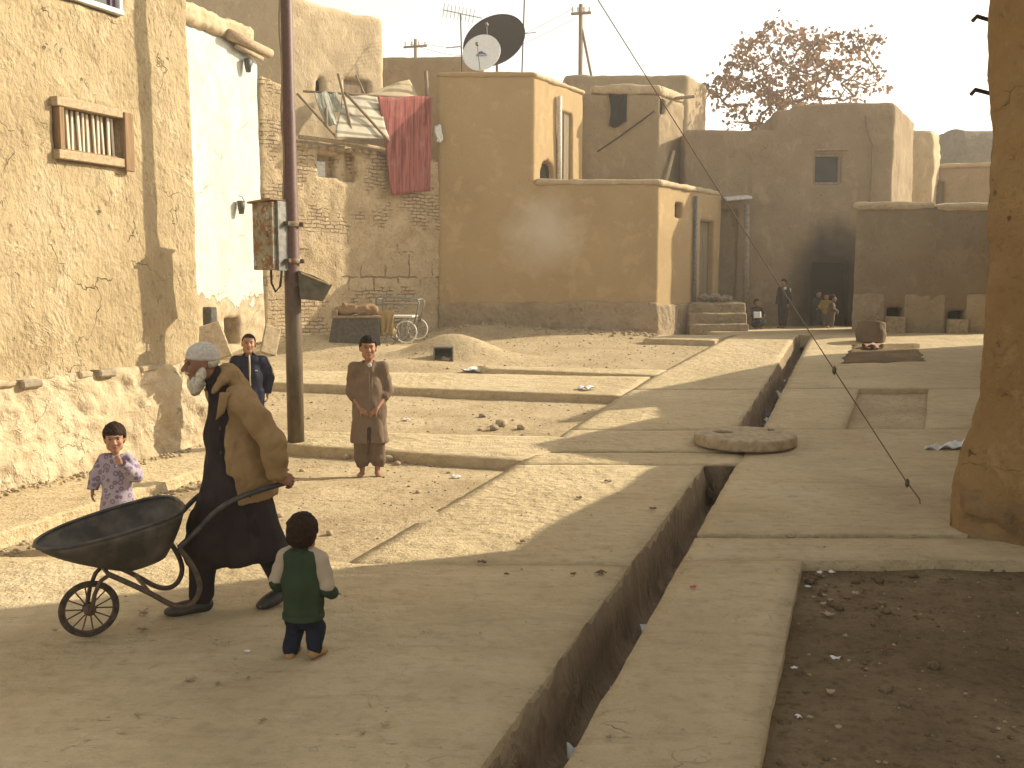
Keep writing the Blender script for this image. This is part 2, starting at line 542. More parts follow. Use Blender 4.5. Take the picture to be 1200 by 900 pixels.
def mk_pave():
    t = NT('worn earth paving', 0.9, 0.15)
    n1 = t.noise(0.7, 6, 0.6); n2 = t.noise(9, 6, 0.65); n3 = t.noise(45, 4, 0.6)
    c = t.ramp(n1, [(0.3, col(.43, .335, .20)), (0.5, col(.52, .412, .25)), (0.7, col(.58, .47, .30))])
    c = t.mix(t.ramp(n2, [(0.3, 0.55), (0.5, 0.0)]), c, col(.36, .27, .155))
    c = t.mix(t.ramp(n3, [(0.6, 0.0), (0.8, 0.5)]), c, col(.58, .46, .30))
    # dark damp-looking trodden patches
    c = t.mix(t.ramp(t.noise(0.35, 4, 0.6, t.map((1, 1.6, 1))), [(0.5, 0.0), (0.72, 0.45)]), c, col(.36, .275, .165))
    st1 = t.noise(1.0, 5, 0.7, t.map((1.6, 6.5, 1)), 0.6)
    c = t.mix(t.ramp(st1, [(0.30, 0.42), (0.47, 0.0)]), c, col(.31, .235, .135))
    c = t.mix(t.ramp(st1, [(0.56, 0.0), (0.72, 0.40)]), c, col(.66, .54, .36))
    fl = t.mix(1.0, t.ramp(t.noise(26, 3, 0.6, t.map((.5, 1.5, 1))), [(0.64, 0.0), (0.70, 0.7)]), t.ramp(t.noise(1.8, 3), [(.45, 0.0), (.6, 1.0)]), 'MULTIPLY')
    c = t.mix(fl, c, col(.20, .145, .08))
    # drying cracks: long wavy ones across the walking direction and a finer net
    cv = t.n.new('ShaderNodeVectorMath'); cv.operation = 'ADD'
    nz = t.n.new('ShaderNodeTexNoise'); nz.inputs['Scale'].default_value = 2.5; nz.inputs['Detail'].default_value = 5
    t.L(t.tc.outputs['Object'], nz.inputs['Vector'])
    mp = t.n.new('ShaderNodeMapping'); mp.inputs['Scale'].default_value = (0.55, 1.7, 1)
    t.L(t.tc.outputs['Object'], mp.inputs['Vector'])
    t.L(mp.outputs[0], cv.inputs[0]); t.L(nz.outputs['Color'], cv.inputs[1])
    cr = t.vor(2.3, 'DISTANCE_TO_EDGE', cv.outputs[0])
    cm = t.ramp(cr, [(0.0, 1.0), (0.014, 0.0)])
    gate = t.ramp(t.noise(2.6, 4, 0.65), [(0.52, 0.0), (0.72, 0.42)])
    cm = t.mix(1.0, cm, gate, 'MULTIPLY')
    c = t.mix(cm, c, col(.20, .15, .09))
    h = t.math('SUBTRACT', t.math('ADD', n2, t.math('MULTIPLY', n3, 0.35)), t.math('MULTIPLY', cm, 0.9))
    h2 = t.ramp(t.noise(5, 3, 0.5, t.map((0.8, 1.6, 1))), [(0.3, 0.0), (0.7, 1.0)])
    h = t.math('ADD', h, t.math('MULTIPLY', h2, 0.35))
    h = t.math('ADD', h, t.math('MULTIPLY', t.noise(2.2, 4, 0.6), 1.6))
    return t.done(c, t.bump(h, 1.0, 0.04))
M['pave'] = mk_pave()
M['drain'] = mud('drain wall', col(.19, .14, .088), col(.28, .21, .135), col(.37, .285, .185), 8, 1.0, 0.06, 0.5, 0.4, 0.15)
M['sludge'] = plain('drain sludge', col(.05, .042, .03), 0.35, 0.5, 0, 0.5, 6, 0.3, col(.11, .09, .06))


def mk_white():
    t = NT('flaking white plaster', 0.9, 0.15)
    n1 = t.noise(2.2, 5, 0.6, t.map((1, 1, 0.35))); n2 = t.noise(24, 4, 0.6, t.map((1, 1, .6)))
    c = t.ramp(n1, [(0.3, col(.43, .445, .405)), (0.6, col(.54, .555, .515))])
    c = t.mix(t.ramp(n2, [(0.3, 0.6), (0.5, 0.0)]), c, col(.42, .41, .35))
    z = t.sep()[2]
    m = t.math('ADD', z, t.math('MULTIPLY', t.math('SUBTRACT', t.noise(1.6, 6, 0.7), 0.5), 3.0))
    fl = t.ramp(t.math('DIVIDE', m, 3.0), [(0.44, 1.0), (0.48, 0.0)])
    mudc = t.ramp(t.noise(5, 5), [(0.35, col(.33, .25, .15)), (0.65, col(.52, .42, .28))])
    c = t.mix(fl, c, mudc)
    pt = t.ramp(t.noise(3.3, 6, 0.75, t.map((1, 1, .5))), [(0.60, 0.0), (0.66, 0.75)]); c = t.mix(pt, c, col(.36, .33, .25))
    ck = t.ramp(t.vor(1.3, 'DISTANCE_TO_EDGE', t.map((1, 1, .5))), [(0.0, 0.7), (0.012, 0.0)]); c = t.mix(t.mix(1.0, ck, t.ramp(t.noise(1.5, 3), [(.45, 0.0), (.6, 1.0)]), 'MULTIPLY'), c, col(.22, .19, .14))
    h = t.math('SUBTRACT', t.math('ADD', n1, t.math('MULTIPLY', n2, 0.6)), t.math('MULTIPLY', fl, 0.8))
    return t.done(c, t.bump(h, 0.7, 0.03))
M['white'] = mk_white()


def mk_brick(rotz):
    t = NT('old brick and mud', 0.95, 0.1)
    m = t.map((1, 1, 1), (0, 0, -rotz))
    x = t.n.new('ShaderNodeSeparateXYZ'); t.L(m, x.inputs[0])
    cb = t.n.new('ShaderNodeCombineXYZ'); t.L(x.outputs[0], cb.inputs[0]); t.L(x.outputs[2], cb.inputs[1])
    wob = t.n.new('ShaderNodeVectorMath'); wob.operation = 'MULTIPLY_ADD'
    nz = t.n.new('ShaderNodeTexNoise'); nz.inputs['Scale'].default_value = 4; t.L(cb.outputs[0], nz.inputs['Vector'])
    t.L(nz.outputs['Color'], wob.inputs[0]); wob.inputs[1].default_value = (0.12, 0.10, 0); t.L(cb.outputs[0], wob.inputs[2])
    def br(w, h, mort):
        b = t.n.new('ShaderNodeTexBrick'); b.inputs['Scale'].default_value = 1
        b.inputs['Brick Width'].default_value = w; b.inputs['Row Height'].default_value = h
        b.inputs['Mortar Size'].default_value = mort; b.inputs['Mortar Smooth'].default_value = 0.3
        b.inputs['Color1'].default_value = col(.40, .30, .19); b.inputs['Color2'].default_value = col(.52, .41, .27)
        b.inputs['Mortar'].default_value = col(.23, .165, .095)
        t.L(wob.outputs[0], b.inputs['Vector']); return b
    small = br(0.24, 0.085, 0.014); big = br(0.72, 0.62, 0.022)
    n1 = t.noise(1.0, 6, 0.65); n2 = t.noise(20, 5, 0.6); n4 = t.noise(2.3, 5, 0.7)
    mudc = t.ramp(n4, [(0.3, col(.35, .26, .15)), (0.5, col(.46, .35, .215)), (0.7, col(.54, .43, .28))])
    z = x.outputs[2]
    zz = t.math('ADD', z, t.math('MULTIPLY', n1, 0.7))
    zone = t.ramp(t.math('DIVIDE', zz, 6.0), [(0.0, 1.0), (0.30, 1.0), (0.31, 0.0), (0.52, 0.0), (0.53, 1.0), (0.80, 1.0)])   # bricks low and high, big mud blocks between
    c = t.mix(zone, big.outputs['Color'], small.outputs['Color'])
    hb = t.mix(zone, big.outputs['Fac'], small.outputs['Fac'])
    plast = t.ramp(t.noise(0.9, 6, 0.7), [(0.44, 0.0), (0.50, 1.0)])
    c = t.mix(plast, c, mudc)
    c = t.mix(t.ramp(n2, [(0.3, 0.6), (0.5, 0.0)]), c, col(.26, .19, .11))
    hm = t.mix(plast, hb, col(0, 0, 0))
    h = t.math('SUBTRACT', t.math('ADD', t.math('MULTIPLY', n2, 0.5), n4), t.math('MULTIPLY', hm, 1.1))
    return t.done(c, t.bump(h, 0.9, 0.05))


def mk_wood(name, c1, c2, ax=2, scale=1.0):
    t = NT(name, 0.85, 0.2)
    s = [28 * scale] * 3; s[ax] = 2.5 * scale
    n = t.noise(1.0, 5, 0.65, t.map(tuple(s)), 0.4)
    c = t.ramp(n, [(0.3, c1), (0.7, c2)])
    return t.done(c, t.bump(n, 0.5, 0.012))


M['wood_pale'] = mk_wood('weathered window wood', col(.30, .22, .13), col(.47, .37, .24), 0)
M['wood_brown'] = mk_wood('brown window wood', col(.19, .115, .06), col(.30, .195, .11), 2)
M['wood_slat'] = mk_wood('pale wooden bars', col(.50, .42, .32), col(.68, .60, .48), 2)
M['wood_old'] = mk_wood('grey old wood', col(.16, .115, .07), col(.30, .225, .15), 2)
M['log'] = mk_wood('dry log', col(.24, .17, .10), col(.42, .32, .21), 1)
M['door'] = mk_wood('old wooden door', col(.16, .12, .075), col(.27, .215, .14), 2, 0.6)
M['dark'] = plain('painted opening shade', col(.02, .016, .012), 0.95, 0.05, 0, .4)  # near-black colour that paints the shade inside openings
M['glass'] = plain('dusty window glass', col(.05, .055, .05), 0.4, 0.2, 0, .3, 3, 0.02)
M['pvc'] = plain('dirty white paint', col(.66, .64, .60), 0.6, 0.3, 0, .25)
M['purple'] = plain('purple painted frame', col(.10, .05, .12), 0.6, 0.3)
def mk_pole():
    t = NT('painted metal pole', 0.55, 0.35)
    z = t.sep()[2]; n = t.noise(5, 6, 0.7, t.map((1, 1, .35))); n2 = t.noise(30, 4)
    top = t.ramp(n2, [(0.3, col(.085, .042, .034)), (0.7, col(.125, .065, .05))])
    low = t.ramp(n, [(0.35, col(.06, .042, .028)), (0.55, col(.115, .088, .055)), (0.7, col(.17, .135, .085))])
    m = t.ramp(t.math('ADD', t.math('MULTIPLY', z, 0.2), t.math('MULTIPLY', n, 0.35)), [(0.45, 1.0), (0.62, 0.0)])
    return t.done(t.mix(m, top, low), t.bump(n, 0.3, 0.01))
M['pole'] = mk_pole()
def mk_rust():
    t = NT('rusty painted steel', 0.75, 0.25)
    n = t.noise(7, 6, 0.7); n2 = t.noise(3.2, 4, 0.6)
    c = t.ramp(n2, [(0.35, col(.24, .25, .19)), (0.6, col(.32, .30, .23))])
    c = t.mix(t.ramp(n, [(0.45, 0.0), (0.55, 1.0)]), c, col(.22, .115, .05))
    c = t.mix(t.ramp(t.noise(11, 5), [(0.58, 0.0), (0.66, 1.0)]), c, col(.36, .40, .40))
    return t.done(c, t.bump(n, 0.4, 0.01))
M['rust'] = mk_rust()
M['steel_dark'] = plain('dark worn steel', col(.045, .042, .04), 0.55, 0.4, 0.3, .5, 14, 0.25, col(.10, .085, .07))
M['steel_tray'] = plain('scratched barrow steel', col(.055, .048, .038), 0.6, 0.3, 0.3, .3, 7, 0.25, col(.15, .125, .095), 0.42, 0.72)
M['steel_rust'] = plain('rusty tube', col(.075, .055, .04), 0.6, 0.35, 0.2, .4, 22, 0.3, col(.14, .085, .05))
M['tyre'] = plain('old rubber', col(.045, .036, .03), 0.85, 0.2, 0, .4, 30, 0.2, col(.10, .075, .05))
M['grey_metal'] = plain('grey metal', col(.22, .21, .19), 0.5, 0.4, 0.4, .4)
M['stone'] = plain('pale stone', col(.42, .33, .215), 0.95, 0.1, 0, .35, 12, 0.8)
M['stone_grey'] = plain('grey stone', col(.30, .25, .18), 0.95, 0.1, 0, .35, 12, 0.8)
M['white_paper'] = plain('white paper', col(.72, .72, .70), 0.8, 0.2, 0, .15)
M['red_scrap'] = plain('red wrapper', col(.5, .06, .05), 0.6, 0.3)
M['blue_scrap'] = plain('blue plastic', col(.12, .25, .5), 0.5, 0.3)
M['brown_scrap'] = plain('brown scrap', col(.16, .10, .06), 0.9, 0.1)
M['tarp'] = plain('crinkled white sheet', col(.70, .72, .74), 0.5, 0.4, 0, .2, 9, 0.8)
M['stay'] = plain('dusty stay wire', col(.13, .095, .065), .7, .2)
M['wire'] = plain('rusty cable', col(.05, .035, .025), 0.7, 0.3)
M['black_cloth'] = cloth('black blanket', col(.022, .022, .026))
M['skin'] = plain('brown skin', col(.33, .165, .095), 0.6, 0.3, 0, .18, 9, 0.05)
M['skin_old'] = plain('weathered skin', col(.25, .115, .065), 0.6, 0.3, 0, .25, 14, 0.15)
M['skin_fair'] = plain('tan skin', col(.38, .20, .12), 0.6, 0.3, 0, .18, 9, 0.05)
M['hair'] = plain('black hair', col(.014, .010, .008), 0.75, 0.12, 0, .4, 60, 0.6)
M['hair_brown'] = plain('brown hair', col(.030, .016, .009), 0.75, 0.12, 0, .4, 60, 0.6)
M['hair_white'] = plain('white beard', col(.60, .54, .42), 0.9, 0.1, 0, .45, 40, 0.8)
M['eye'] = plain('dark eye', col(.015, .01, .008), 0.3, 0.5)
M['lip'] = plain('lip', col(.26, .10, .07), 0.6, 0.3)
# ------------------------------------------------------------------ ground and paving
def lin(y, pts):
    ys = [p[1] for p in pts]; xs = [p[0] for p in pts]
    y = np.asarray(y, float)
    r = np.interp(y, ys, xs)
    s0 = (xs[1] - xs[0]) / (ys[1] - ys[0]); s1 = (xs[-1] - xs[-2]) / (ys[-1] - ys[-2])
    r = np.where(y < ys[0], xs[0] + (y - ys[0]) * s0, r)
    return np.where(y > ys[-1], xs[-1] + (y - ys[-1]) * s1, r)


def gp(px, py, off=0.0):
    g = GR(px, py, off); return (g[0], g[1])


DL = [gp(560, 899), gp(825, 545), gp(862, 503), gp(936, 392)]
PL = [gp(400, 662), gp(615, 537), gp(730, 462), gp(770, 438), gp(858, 394)]
DW = 0.345
drL = lambda y: lin(y, DL)
drR = lambda y: drL(y) + DW
pvL = lambda y: lin(y, PL)
DRAIN_END = (gp(825, 545)[1], gp(862, 503)[1], gp(936, 391)[1])

MOUNDS = [  # x, y, radius x, radius y, height
    (*gp(530, 414), 1.35, 0.75, 0.52), (*gp(470, 424), 1.4, 0.7, 0.16), (-0.6, 24.9, 2.4, 0.9, 0.34), (2.4, 25.2, 1.6, 0.6, 0.16),
    (*gp(395, 405), 2.2, 1.0, 0.2), (-4.6, 21.6, 1.2, 0.8, 0.2), (*gp(560, 436), 1.0, 0.4, 0.05)]


def dirt_z(X, Y):
    z = gz(X, Y) - 0.125
    for (mx, my, rx, ry, h) in MOUNDS:
        q = ((X - mx) / rx) ** 2 + ((Y - my) / ry) ** 2
        z = z + h * np.exp(-q * 1.6)
    lift = np.clip((10.9 - Y) / 1.5, 0, 1) * np.clip((X + 3.7) / 1.1, 0, 1) * (Y > 5) * (X < pvL(Y) + .5)
    z = z + 0.112 * lift * lift * (3 - 2 * lift)
    P = np.stack([X, Y, np.zeros_like(X)], -1)
    z = z + 0.02 * fbm(P * 1.1, 4, 3) + 0.012 * fbm(P * 6, 3, 5)
    return z


def make_ground():
    ys = np.concatenate([[-250, -80, -30, -10, -3], np.arange(0, 5, .5), np.arange(5, 27, .09), np.arange(27, 40, 1.0), [45, 60, 90, 150, 300, 700]])
    us = np.concatenate([[-700, -250, -90, -40, -24, -18], np.arange(-14, -0.12, .10), [-0.05, -0.04, DW + .04, DW + .05], np.arange(DW + .15, 7, .13), [8, 9, 11, 14, 20, 40, 90, 250, 700]])
    Y, U = np.meshgrid(ys, us, indexing='ij')
    X = drL(np.clip(Y, -5, 26)) + U
    Z = dirt_z(X, Y)
    tr = (U > -0.045) & (U < DW + 0.045) & ((Y < DRAIN_END[0] + .1) | ((Y > DRAIN_END[1] - .1) & (Y < DRAIN_END[2] + .2))) & (Y > -5)
    Z = np.where(tr, gz(X, Y) - 0.75, Z)
    far = np.clip((np.abs(X) + Y - 60) / 200, 0, 1)
    V = np.stack([X, Y, Z], -1).reshape(-1, 3)
    n, m = Y.shape
    i = np.arange(n * m).reshape(n, m)
    F = np.stack([i[:-1, :-1], i[:-1, 1:], i[1:, 1:], i[1:, :-1]], -1).reshape(-1, 4)
    tag(add('ground', V, F, M['dirt'], origin=(0, 0, 0)), 'dry trodden dirt ground of the courtyards', None, None, 'structure')
make_ground()


def slab(name, q, off=0.0, thick=0.3, mat=None, label=None, jit=0.018, step=0.14, wav=0.006, curve=None):
    """a poured earth slab from four corners (near left, near right, far right, far left), worn edges"""
    q = [np.array(p, float) for p in q]
    nu = max(2, int(max(np.linalg.norm(q[1] - q[0]), np.linalg.norm(q[2] - q[3])) / step))
    nv = max(2, int(max(np.linalg.norm(q[3] - q[0]), np.linalg.norm(q[2] - q[1])) / step))
    U, W = np.meshgrid(np.linspace(0, 1, nu + 1), np.linspace(0, 1, nv + 1), indexing='ij')
    Pxy = ((1 - U) * (1 - W))[..., None] * q[0] + (U * (1 - W))[..., None] * q[1] + (U * W)[..., None] * q[2] + ((1 - U) * W)[..., None] * q[3]
    if curve:
        a, b = curve
        ymin = (1 - W) * q[0][1] + W * q[3][1]
        xa = a(Pxy[..., 1]) if a else Pxy[..., 0][0:1] + 0 * U
        xb = b(Pxy[..., 1]) if b else Pxy[..., 0][-1:] + 0 * U
        Pxy[..., 0] = (1 - U) * xa + U * xb
    P3 = np.concatenate([Pxy, np.zeros(U.shape + (1,))], -1)
    nx = fbm(P3 * 5, 3, 21); ny = fbm(P3 * 5 + 9, 3, 22)
    E = np.maximum.reduce([(U < 1e-6), (U > 1 - 1e-6), (W < 1e-6), (W > 1 - 1e-6)]).astype(float)
    Pxy[..., 0] += nx * jit * E; Pxy[..., 1] += ny * jit * E
    Z = gz(Pxy[..., 0], Pxy[..., 1]) + off + wav * fbm(P3 * 1.3, 3, 23) - 0.010 * E
    n = U.size; idx = np.arange(n).reshape(U.shape)
    T = np.concatenate([Pxy, Z[..., None]], -1).reshape(-1, 3)
    F = list(map(tuple, np.stack([idx[:-1, :-1], idx[1:, :-1], idx[1:, 1:], idx[:-1, 1:]], -1).reshape(-1, 4)))
    edge = list(idx[:, 0]) + list(idx[-1, 1:]) + list(idx[-2::-1, -1]) + list(idx[0, -2:0:-1])
    B = T[edge].copy(); B[:, 2] -= thick
    for k in range(len(edge)):
        k2 = (k + 1) % len(edge)
        F.append((edge[k], n + k, n + k2, edge[k2]))
    o = add(name, np.concatenate([T, B]), F, mat or M['pave'])
    for p in o.data.polygons:
        if p.index >= (U.shape[0] - 1) * (U.shape[1] - 1): p.use_smooth = False
    tag(o, label, None, None, 'structure')
    return o


g = 0.012
D0, D1, D2 = DRAIN_END
yA = gp(400, 662)[1]; yB = D0 + 0.06; yC = D1 - 0.02
seam = gp(760, 456)[1]
yend = 24.4
slab('pavement', [(-11, -4), (drL(-4), -4), (drL(yA), yA), (-11, yA + .62)], curve=(None, drL), label='broad earth paving in the shade beside the drain')
slab('pavement', [(pvL(yA), yA + g), (drL(yA), yA + g), (drL(yB), yB), (pvL(yB), yB)], curve=(pvL, drL), label='sunlit earth paving left of the drain')
ym = gp(690, 529)[1]
slab('pavement', [(pvL(yB), yB + g), (drR(yB), yB + g), (drR(ym), ym - .03), (pvL(ym), ym - .03)], curve=(pvL, drR), label='paving bridging the drain before the round lid')
slab('pavement', [(pvL(ym), ym + .03), (drR(ym), ym + .03), (drR(yC), yC), (pvL(yC), yC)], curve=(pvL, drR), label='paving bridging the drain under the round lid')
slab('pavement', [(pvL(yC), yC + g), (drL(yC), yC + g), (drL(seam), seam), (pvL(seam), seam)], curve=(pvL, drL), label='paving left of the drain beyond the lid')
slab('pavement', [(pvL(seam), seam + .02), (drL(seam), seam + .02), (drL(yend), yend), (pvL(yend), yend)], curve=(pvL, drL), label='far paving left of the drain')
slab('pavement', [(drL(yend) - 1.9, yend + g), (drL(yend) + 6, yend + g), (drL(yend) + 8, 30), (drL(yend) - 1.9, 30)], off=-.004, label='paving in front of the dark doorway')
# right of the drain
pR = [gp(890, 899), gp(940, 655)]
ptL = lambda y: lin(y, pR)
yP = gp(940, 655)[1]; yS = gp(900, 629)[1]
slab('pavement', [(drR(-4), -4), (ptL(-4), -4), (ptL(yP), yP), (drR(yP), yP)], curve=(drR, ptL), label='paving between the drain and the dark dirt bed')
slab('pavement', [(drR(yP), yP + g * .3), (9, yP + g * .3), (9, yS), (drR(yS), yS)], curve=(drR, None), jit=.012, label='paving rim beyond the dark dirt bed')
slab('pavement', [(drR(yS), yS + .075), (9.5, yS + .075), (9.5, yC), (drR(yC), yC)], off=.012, curve=(drR, None), label='paving around the round lid and mud pillar')
qa, qb, qc, qd = gp(993, 505), gp(1088, 505), gp(1088, 455), gp(1007, 455)
yq = qc[1]
slab('pavement', [(drR(yC), yC + g), (qa[0], yC + g), (qd[0], yq), (drR(yq), yq)], curve=(drR, None), label='paving left of the small sunken bed')
slab('pavement', [(qb[0], yC + g), (11, yC + g), (11, yq), (qc[0], yq)], label='paving right of the small sunken bed')
slab('pavement', [(drR(yq), yq + g), (14, yq + g), (15, yend), (drR(yend), yend)], curve=(drR, None), label='far paving right of the drain')
# sunken beds
slab('dirt_bed', [(ptL(-4) - .3, -4), (9, -4), (9, yP + .2), (ptL(yP) - .3, yP + .2)], off=-.085, thick=.1, mat=M['pit'], wav=.03, jit=0, step=.1, label='dark damp dirt bed in the near paving')
slab('dirt_bed', [(qa[0] - .3, qa[1] - .2), (qb[0] + .3, qb[1] - .2), (qc[0] + .3, qc[1] + .3), (qd[0] - .3, qd[1] + .3)], off=-.095, thick=.02, mat=M['dirt'], wav=.02, jit=0, label='small sunken dirt bed in the far paving')
r3 = [gp(985, 426), gp(1085, 424), gp(1075, 402), gp(1000, 404)]
slab('dirt_bed', r3, off=.012, thick=.05, mat=M['pit'], wav=.03, jit=.12, label='scuffed dark dirt patch by the clay drum')
# raised walks on the left and the pavement along the near house
A0, A1 = np.array(gp(0, 573)), np.array(gp(215, 522))
Ad = (A1 - A0) / np.linalg.norm(A1 - A0)
E0, E1 = np.array(gp(0, 626)), np.array(gp(215, 556))
Ed = (E1 - E0) / np.linalg.norm(E1 - E0)
slab('sidewalk', [A0 - Ad * 7 - (.3, 0), E0 - Ed * 7, E1 + Ed * 1.0, A1 + Ad * 1.2 - (.3, 0)], jit=.05, label='uneven raised pavement along the near mud house', wav=.02)
s1 = [gp(345, 521), gp(613, 539), gp(690, 512), gp(345, 504)]
sl = lambda a, b, t: (a[0] + (b[0] - a[0]) * t, a[1] + (b[1] - a[1]) * t)
slab('walkway', [sl(s1[0], s1[1], -1.0), s1[1], s1[2], sl(s1[3], s1[2], -.7)], jit=.02, label='raised walk in front of the pole')
s2 = [gp(310, 448), gp(728, 464), gp(762, 441), gp(310, 433)]
slab('walkway', [sl(s2[0], s2[1], -.35), s2[1], s2[2], sl(s2[3], s2[2], -.3)], jit=.03, label='raised walk beyond the grey clad boy')
s3 = [gp(569, 432), gp(770, 440), gp(786, 433), gp(560, 428)]
slab('walkway', s3, jit=.03, label='short raised walk near the dirt mound')
slab('walkway', [gp(755, 397), gp(838, 399), gp(860, 392), gp(770, 392)], jit=.05, label='low slab at the corner of the smooth house')


def make_drain(y0, y1, end):
    n = int((y1 - y0) / 0.08); prof = [(-.004, -.012), (.004, -.10), (.012, -.2), (.010, -.3), (.02, -.4), (.05, -.47), (.10, -.50), (.17, -.51), (.25, -.50), (.30, -.47), (DW - .02, -.38), (DW - .012, -.25), (DW - .008, -.1), (DW + .004, -.012)]
    ys = np.linspace(y0, y1, n + 1)
    V = []
    for y in ys:
        for (u, z) in prof:
            V.append((float(drL(y)) + u, y, float(gz(0, y)) + z))
    V = np.array(V); k = len(prof)
    P = V * np.array([1.5, 5.5, 2.2])
    dx = 0.060 * fbm(P, 3, 41) + 0.03 * fbm(V * 14, 3, 44)
    zz = np.array([p[1] for p in prof] * (n + 1)); uu = np.array([p[0] for p in prof] * (n + 1))
    V[:, 0] += np.where(uu < DW / 2, np.abs(dx), -np.abs(dx)) * np.clip(-zz * 5 - .1, 0.05, 1)
    V[:, 2] += np.where(zz < -.45, dx * 1.2, 0)
    i = np.arange(len(V)).reshape(n + 1, k)
    F = list(map(tuple, np.stack([i[:-1, :-1], i[1:, :-1], i[1:, 1:], i[:-1, 1:]], -1).reshape(-1, 4)))
    for e in end:
        F.append(tuple(i[e]) if e else tuple(i[e][::-1]))
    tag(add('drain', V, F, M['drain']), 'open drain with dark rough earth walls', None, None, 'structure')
make_drain(-3.5, D0, [-1]); make_drain(D1, D2, [0, -1])
for (a, b) in ((-3.5, D0 - .02), (D1 + .02, D2 - .05)):
    slab('drain_water', [(drL(a) + .06, a), (drR(a) - .05, a), (drR(b) - .05, b), (drL(b) + .06, b)], off=-.487, thick=.02, mat=M['sludge'], jit=.03, curve=(lambda y: drL(y) + .06, lambda y: drR(y) - .05), label='thin dark sludge at the bottom of the drain')


# ------------------------------------------------------------------ mud buildings
def psdf(X, Y, pts):
    pts = np.array(pts, float); n = len(pts)
    d = np.full(X.shape, 1e9); s = np.ones(X.shape)
    j = n - 1
    for i in range(n):
        ex, ey = pts[j] - pts[i]; wx, wy = X - pts[i][0], Y - pts[i][1]
        t = np.clip((wx * ex + wy * ey) / (ex * ex + ey * ey), 0, 1)
        bx, by = wx - ex * t, wy - ey * t
        d = np.minimum(d, bx * bx + by * by)
        c1 = Y >= pts[i][1]; c2 = Y < pts[j][1]; c3 = ex * wy > ey * wx
        s = np.where((c1 & c2 & c3) | (~c1 & ~c2 & ~c3), -s, s)
        j = i
    return s * np.sqrt(d)


def fr(P0, P1):
    e = np.array([P1[0] - P0[0], P1[1] - P0[1]], float); e /= np.linalg.norm(e)
    return e, np.array([e[1], -e[0]])


def FP(P0, P1, u, z, out=0.0):
    e, n = fr(P0, P1)
    q = np.array(P0[:2]) + e * u + n * out
    return np.array([q[0], q[1], z])


def FR(P0, P1):
    e, n = fr(P0, P1)
    return np.array([[e[0], -n[0], 0], [e[1], -n[1], 0], [0, 0, 1.0]])


def FBOX(face, px0, py0, px1, py1):
    """picture rectangle on a wall -> u0, u1, z0, z1"""
    my, mx = (py0 + py1) / 2, (px0 + px1) / 2
    return FACE(*face, px0, my)[0], FACE(*face, px1, my)[0], FACE(*face, mx, py1)[1], FACE(*face, mx, py0)[1]


def block(name, prisms, z0, res, mat, cuts=(), rnd=0.06, flare=0.0, terms=((.03, .8, 4, 1), (.012, 5, 3, 2)), parent=None, ref=None, arches=()):
    """one mud volume from prisms (footprint, top height or function) with recesses cut out"""
    ref = ref or (prisms[0][0][0], prisms[0][0][1])
    e, n = fr(*ref)
    R2 = np.array([[e[0], e[1]], [-e[1], e[0]]]); o = np.array(prisms[0][0][0], float)
    loc = [[R2 @ (np.array(p[:2], float) - o) for p in pr[0]] for pr in prisms]
    allp = np.array([p for l in loc for p in l])
    tops = []
    for (pts, top), l in zip(prisms, loc):
        tops.append(top if callable(top) else (lambda X, Y, t=top: np.full(X.shape, float(t))))
    zmax = max((pr[1] if not callable(pr[1]) else pr[1].zmax) for pr in prisms)
    lo = np.array([allp[:, 0].min() - .25, allp[:, 1].min() - .25, z0 - .2]); hi = np.array([allp[:, 0].max() + .25, allp[:, 1].max() + .25, zmax + .4])
    v = Vol(lo, hi, res)
    X, Y = np.meshgrid(v.ax[0], v.ax[1], indexing='ij')
    W = np.stack([X, Y], -1) @ R2 + o
    for l, tp in zip(loc, tops):
        d2 = psdf(X, Y, l).astype(np.float32)[:, :, None] + rnd
        if flare: d2 = d2 - (flare / (1 + np.exp((v.ax[2] - .62) / .13)))[None, None, :].astype(np.float32)
        T = tp(W[..., 0], W[..., 1])
        dz = (v.ax[2][None, None, :] - T[:, :, None]).astype(np.float32) + rnd
        db = (z0 - v.ax[2])[None, None, :].astype(np.float32) + rnd
        a = np.maximum(dz, db)
        d = np.sqrt(np.maximum(d2, 0) ** 2 + np.maximum(a, 0) ** 2) + np.minimum(np.maximum(d2, a), 0) - rnd
        v.d = np.minimum(v.d, d)
    for c in cuts:
        face, (u0, u1, a, b), dep = c[:3]
        q = FP(*face, (u0 + u1) / 2, (a + b) / 2, -dep / 2 + .15)
        Rf = FR(*face)
        q2 = R2 @ (q[:2] - o); Rl = np.eye(3); Rl[:2, :2] = R2 @ Rf[:2, :2]
        v.box((q2[0], q2[1], q[2]), ((u1 - u0) / 2, dep / 2 + .15, (b - a) / 2), 0.0, True, Rl)
        if len(c) > 3:   # arched top
            for kk in np.linspace(0, 1, 6):
                r = (u1 - u0) / 2
                q = FP(*face, (u0 + u1) / 2, b + kk * r * .95, -dep / 2 + .15); q2 = R2 @ (q[:2] - o)
                v.box((q2[0], q2[1], q[2]), (r * math.sqrt(max(0.02, 1 - kk * kk)), dep / 2 + .15, r * .12), 0.0, True, Rl)
    V, F = v.mesh()
    V2 = V.copy(); V2[:, :2] = V[:, :2] @ R2 + o
    if terms: V2 = rough(V2, F, terms)
    return add(name, V2, F, mat, parent)


def panel(name, face, ext, out, thick, mat, parent, bev=.006):
    u0, u1, a, b = ext
    m = MB().box(FP(*face, (u0 + u1) / 2, (a + b) / 2, out - thick / 2), (u1 - u0, thick, b - a), FR(*face), bev)
    return m.build(name, mat, parent)


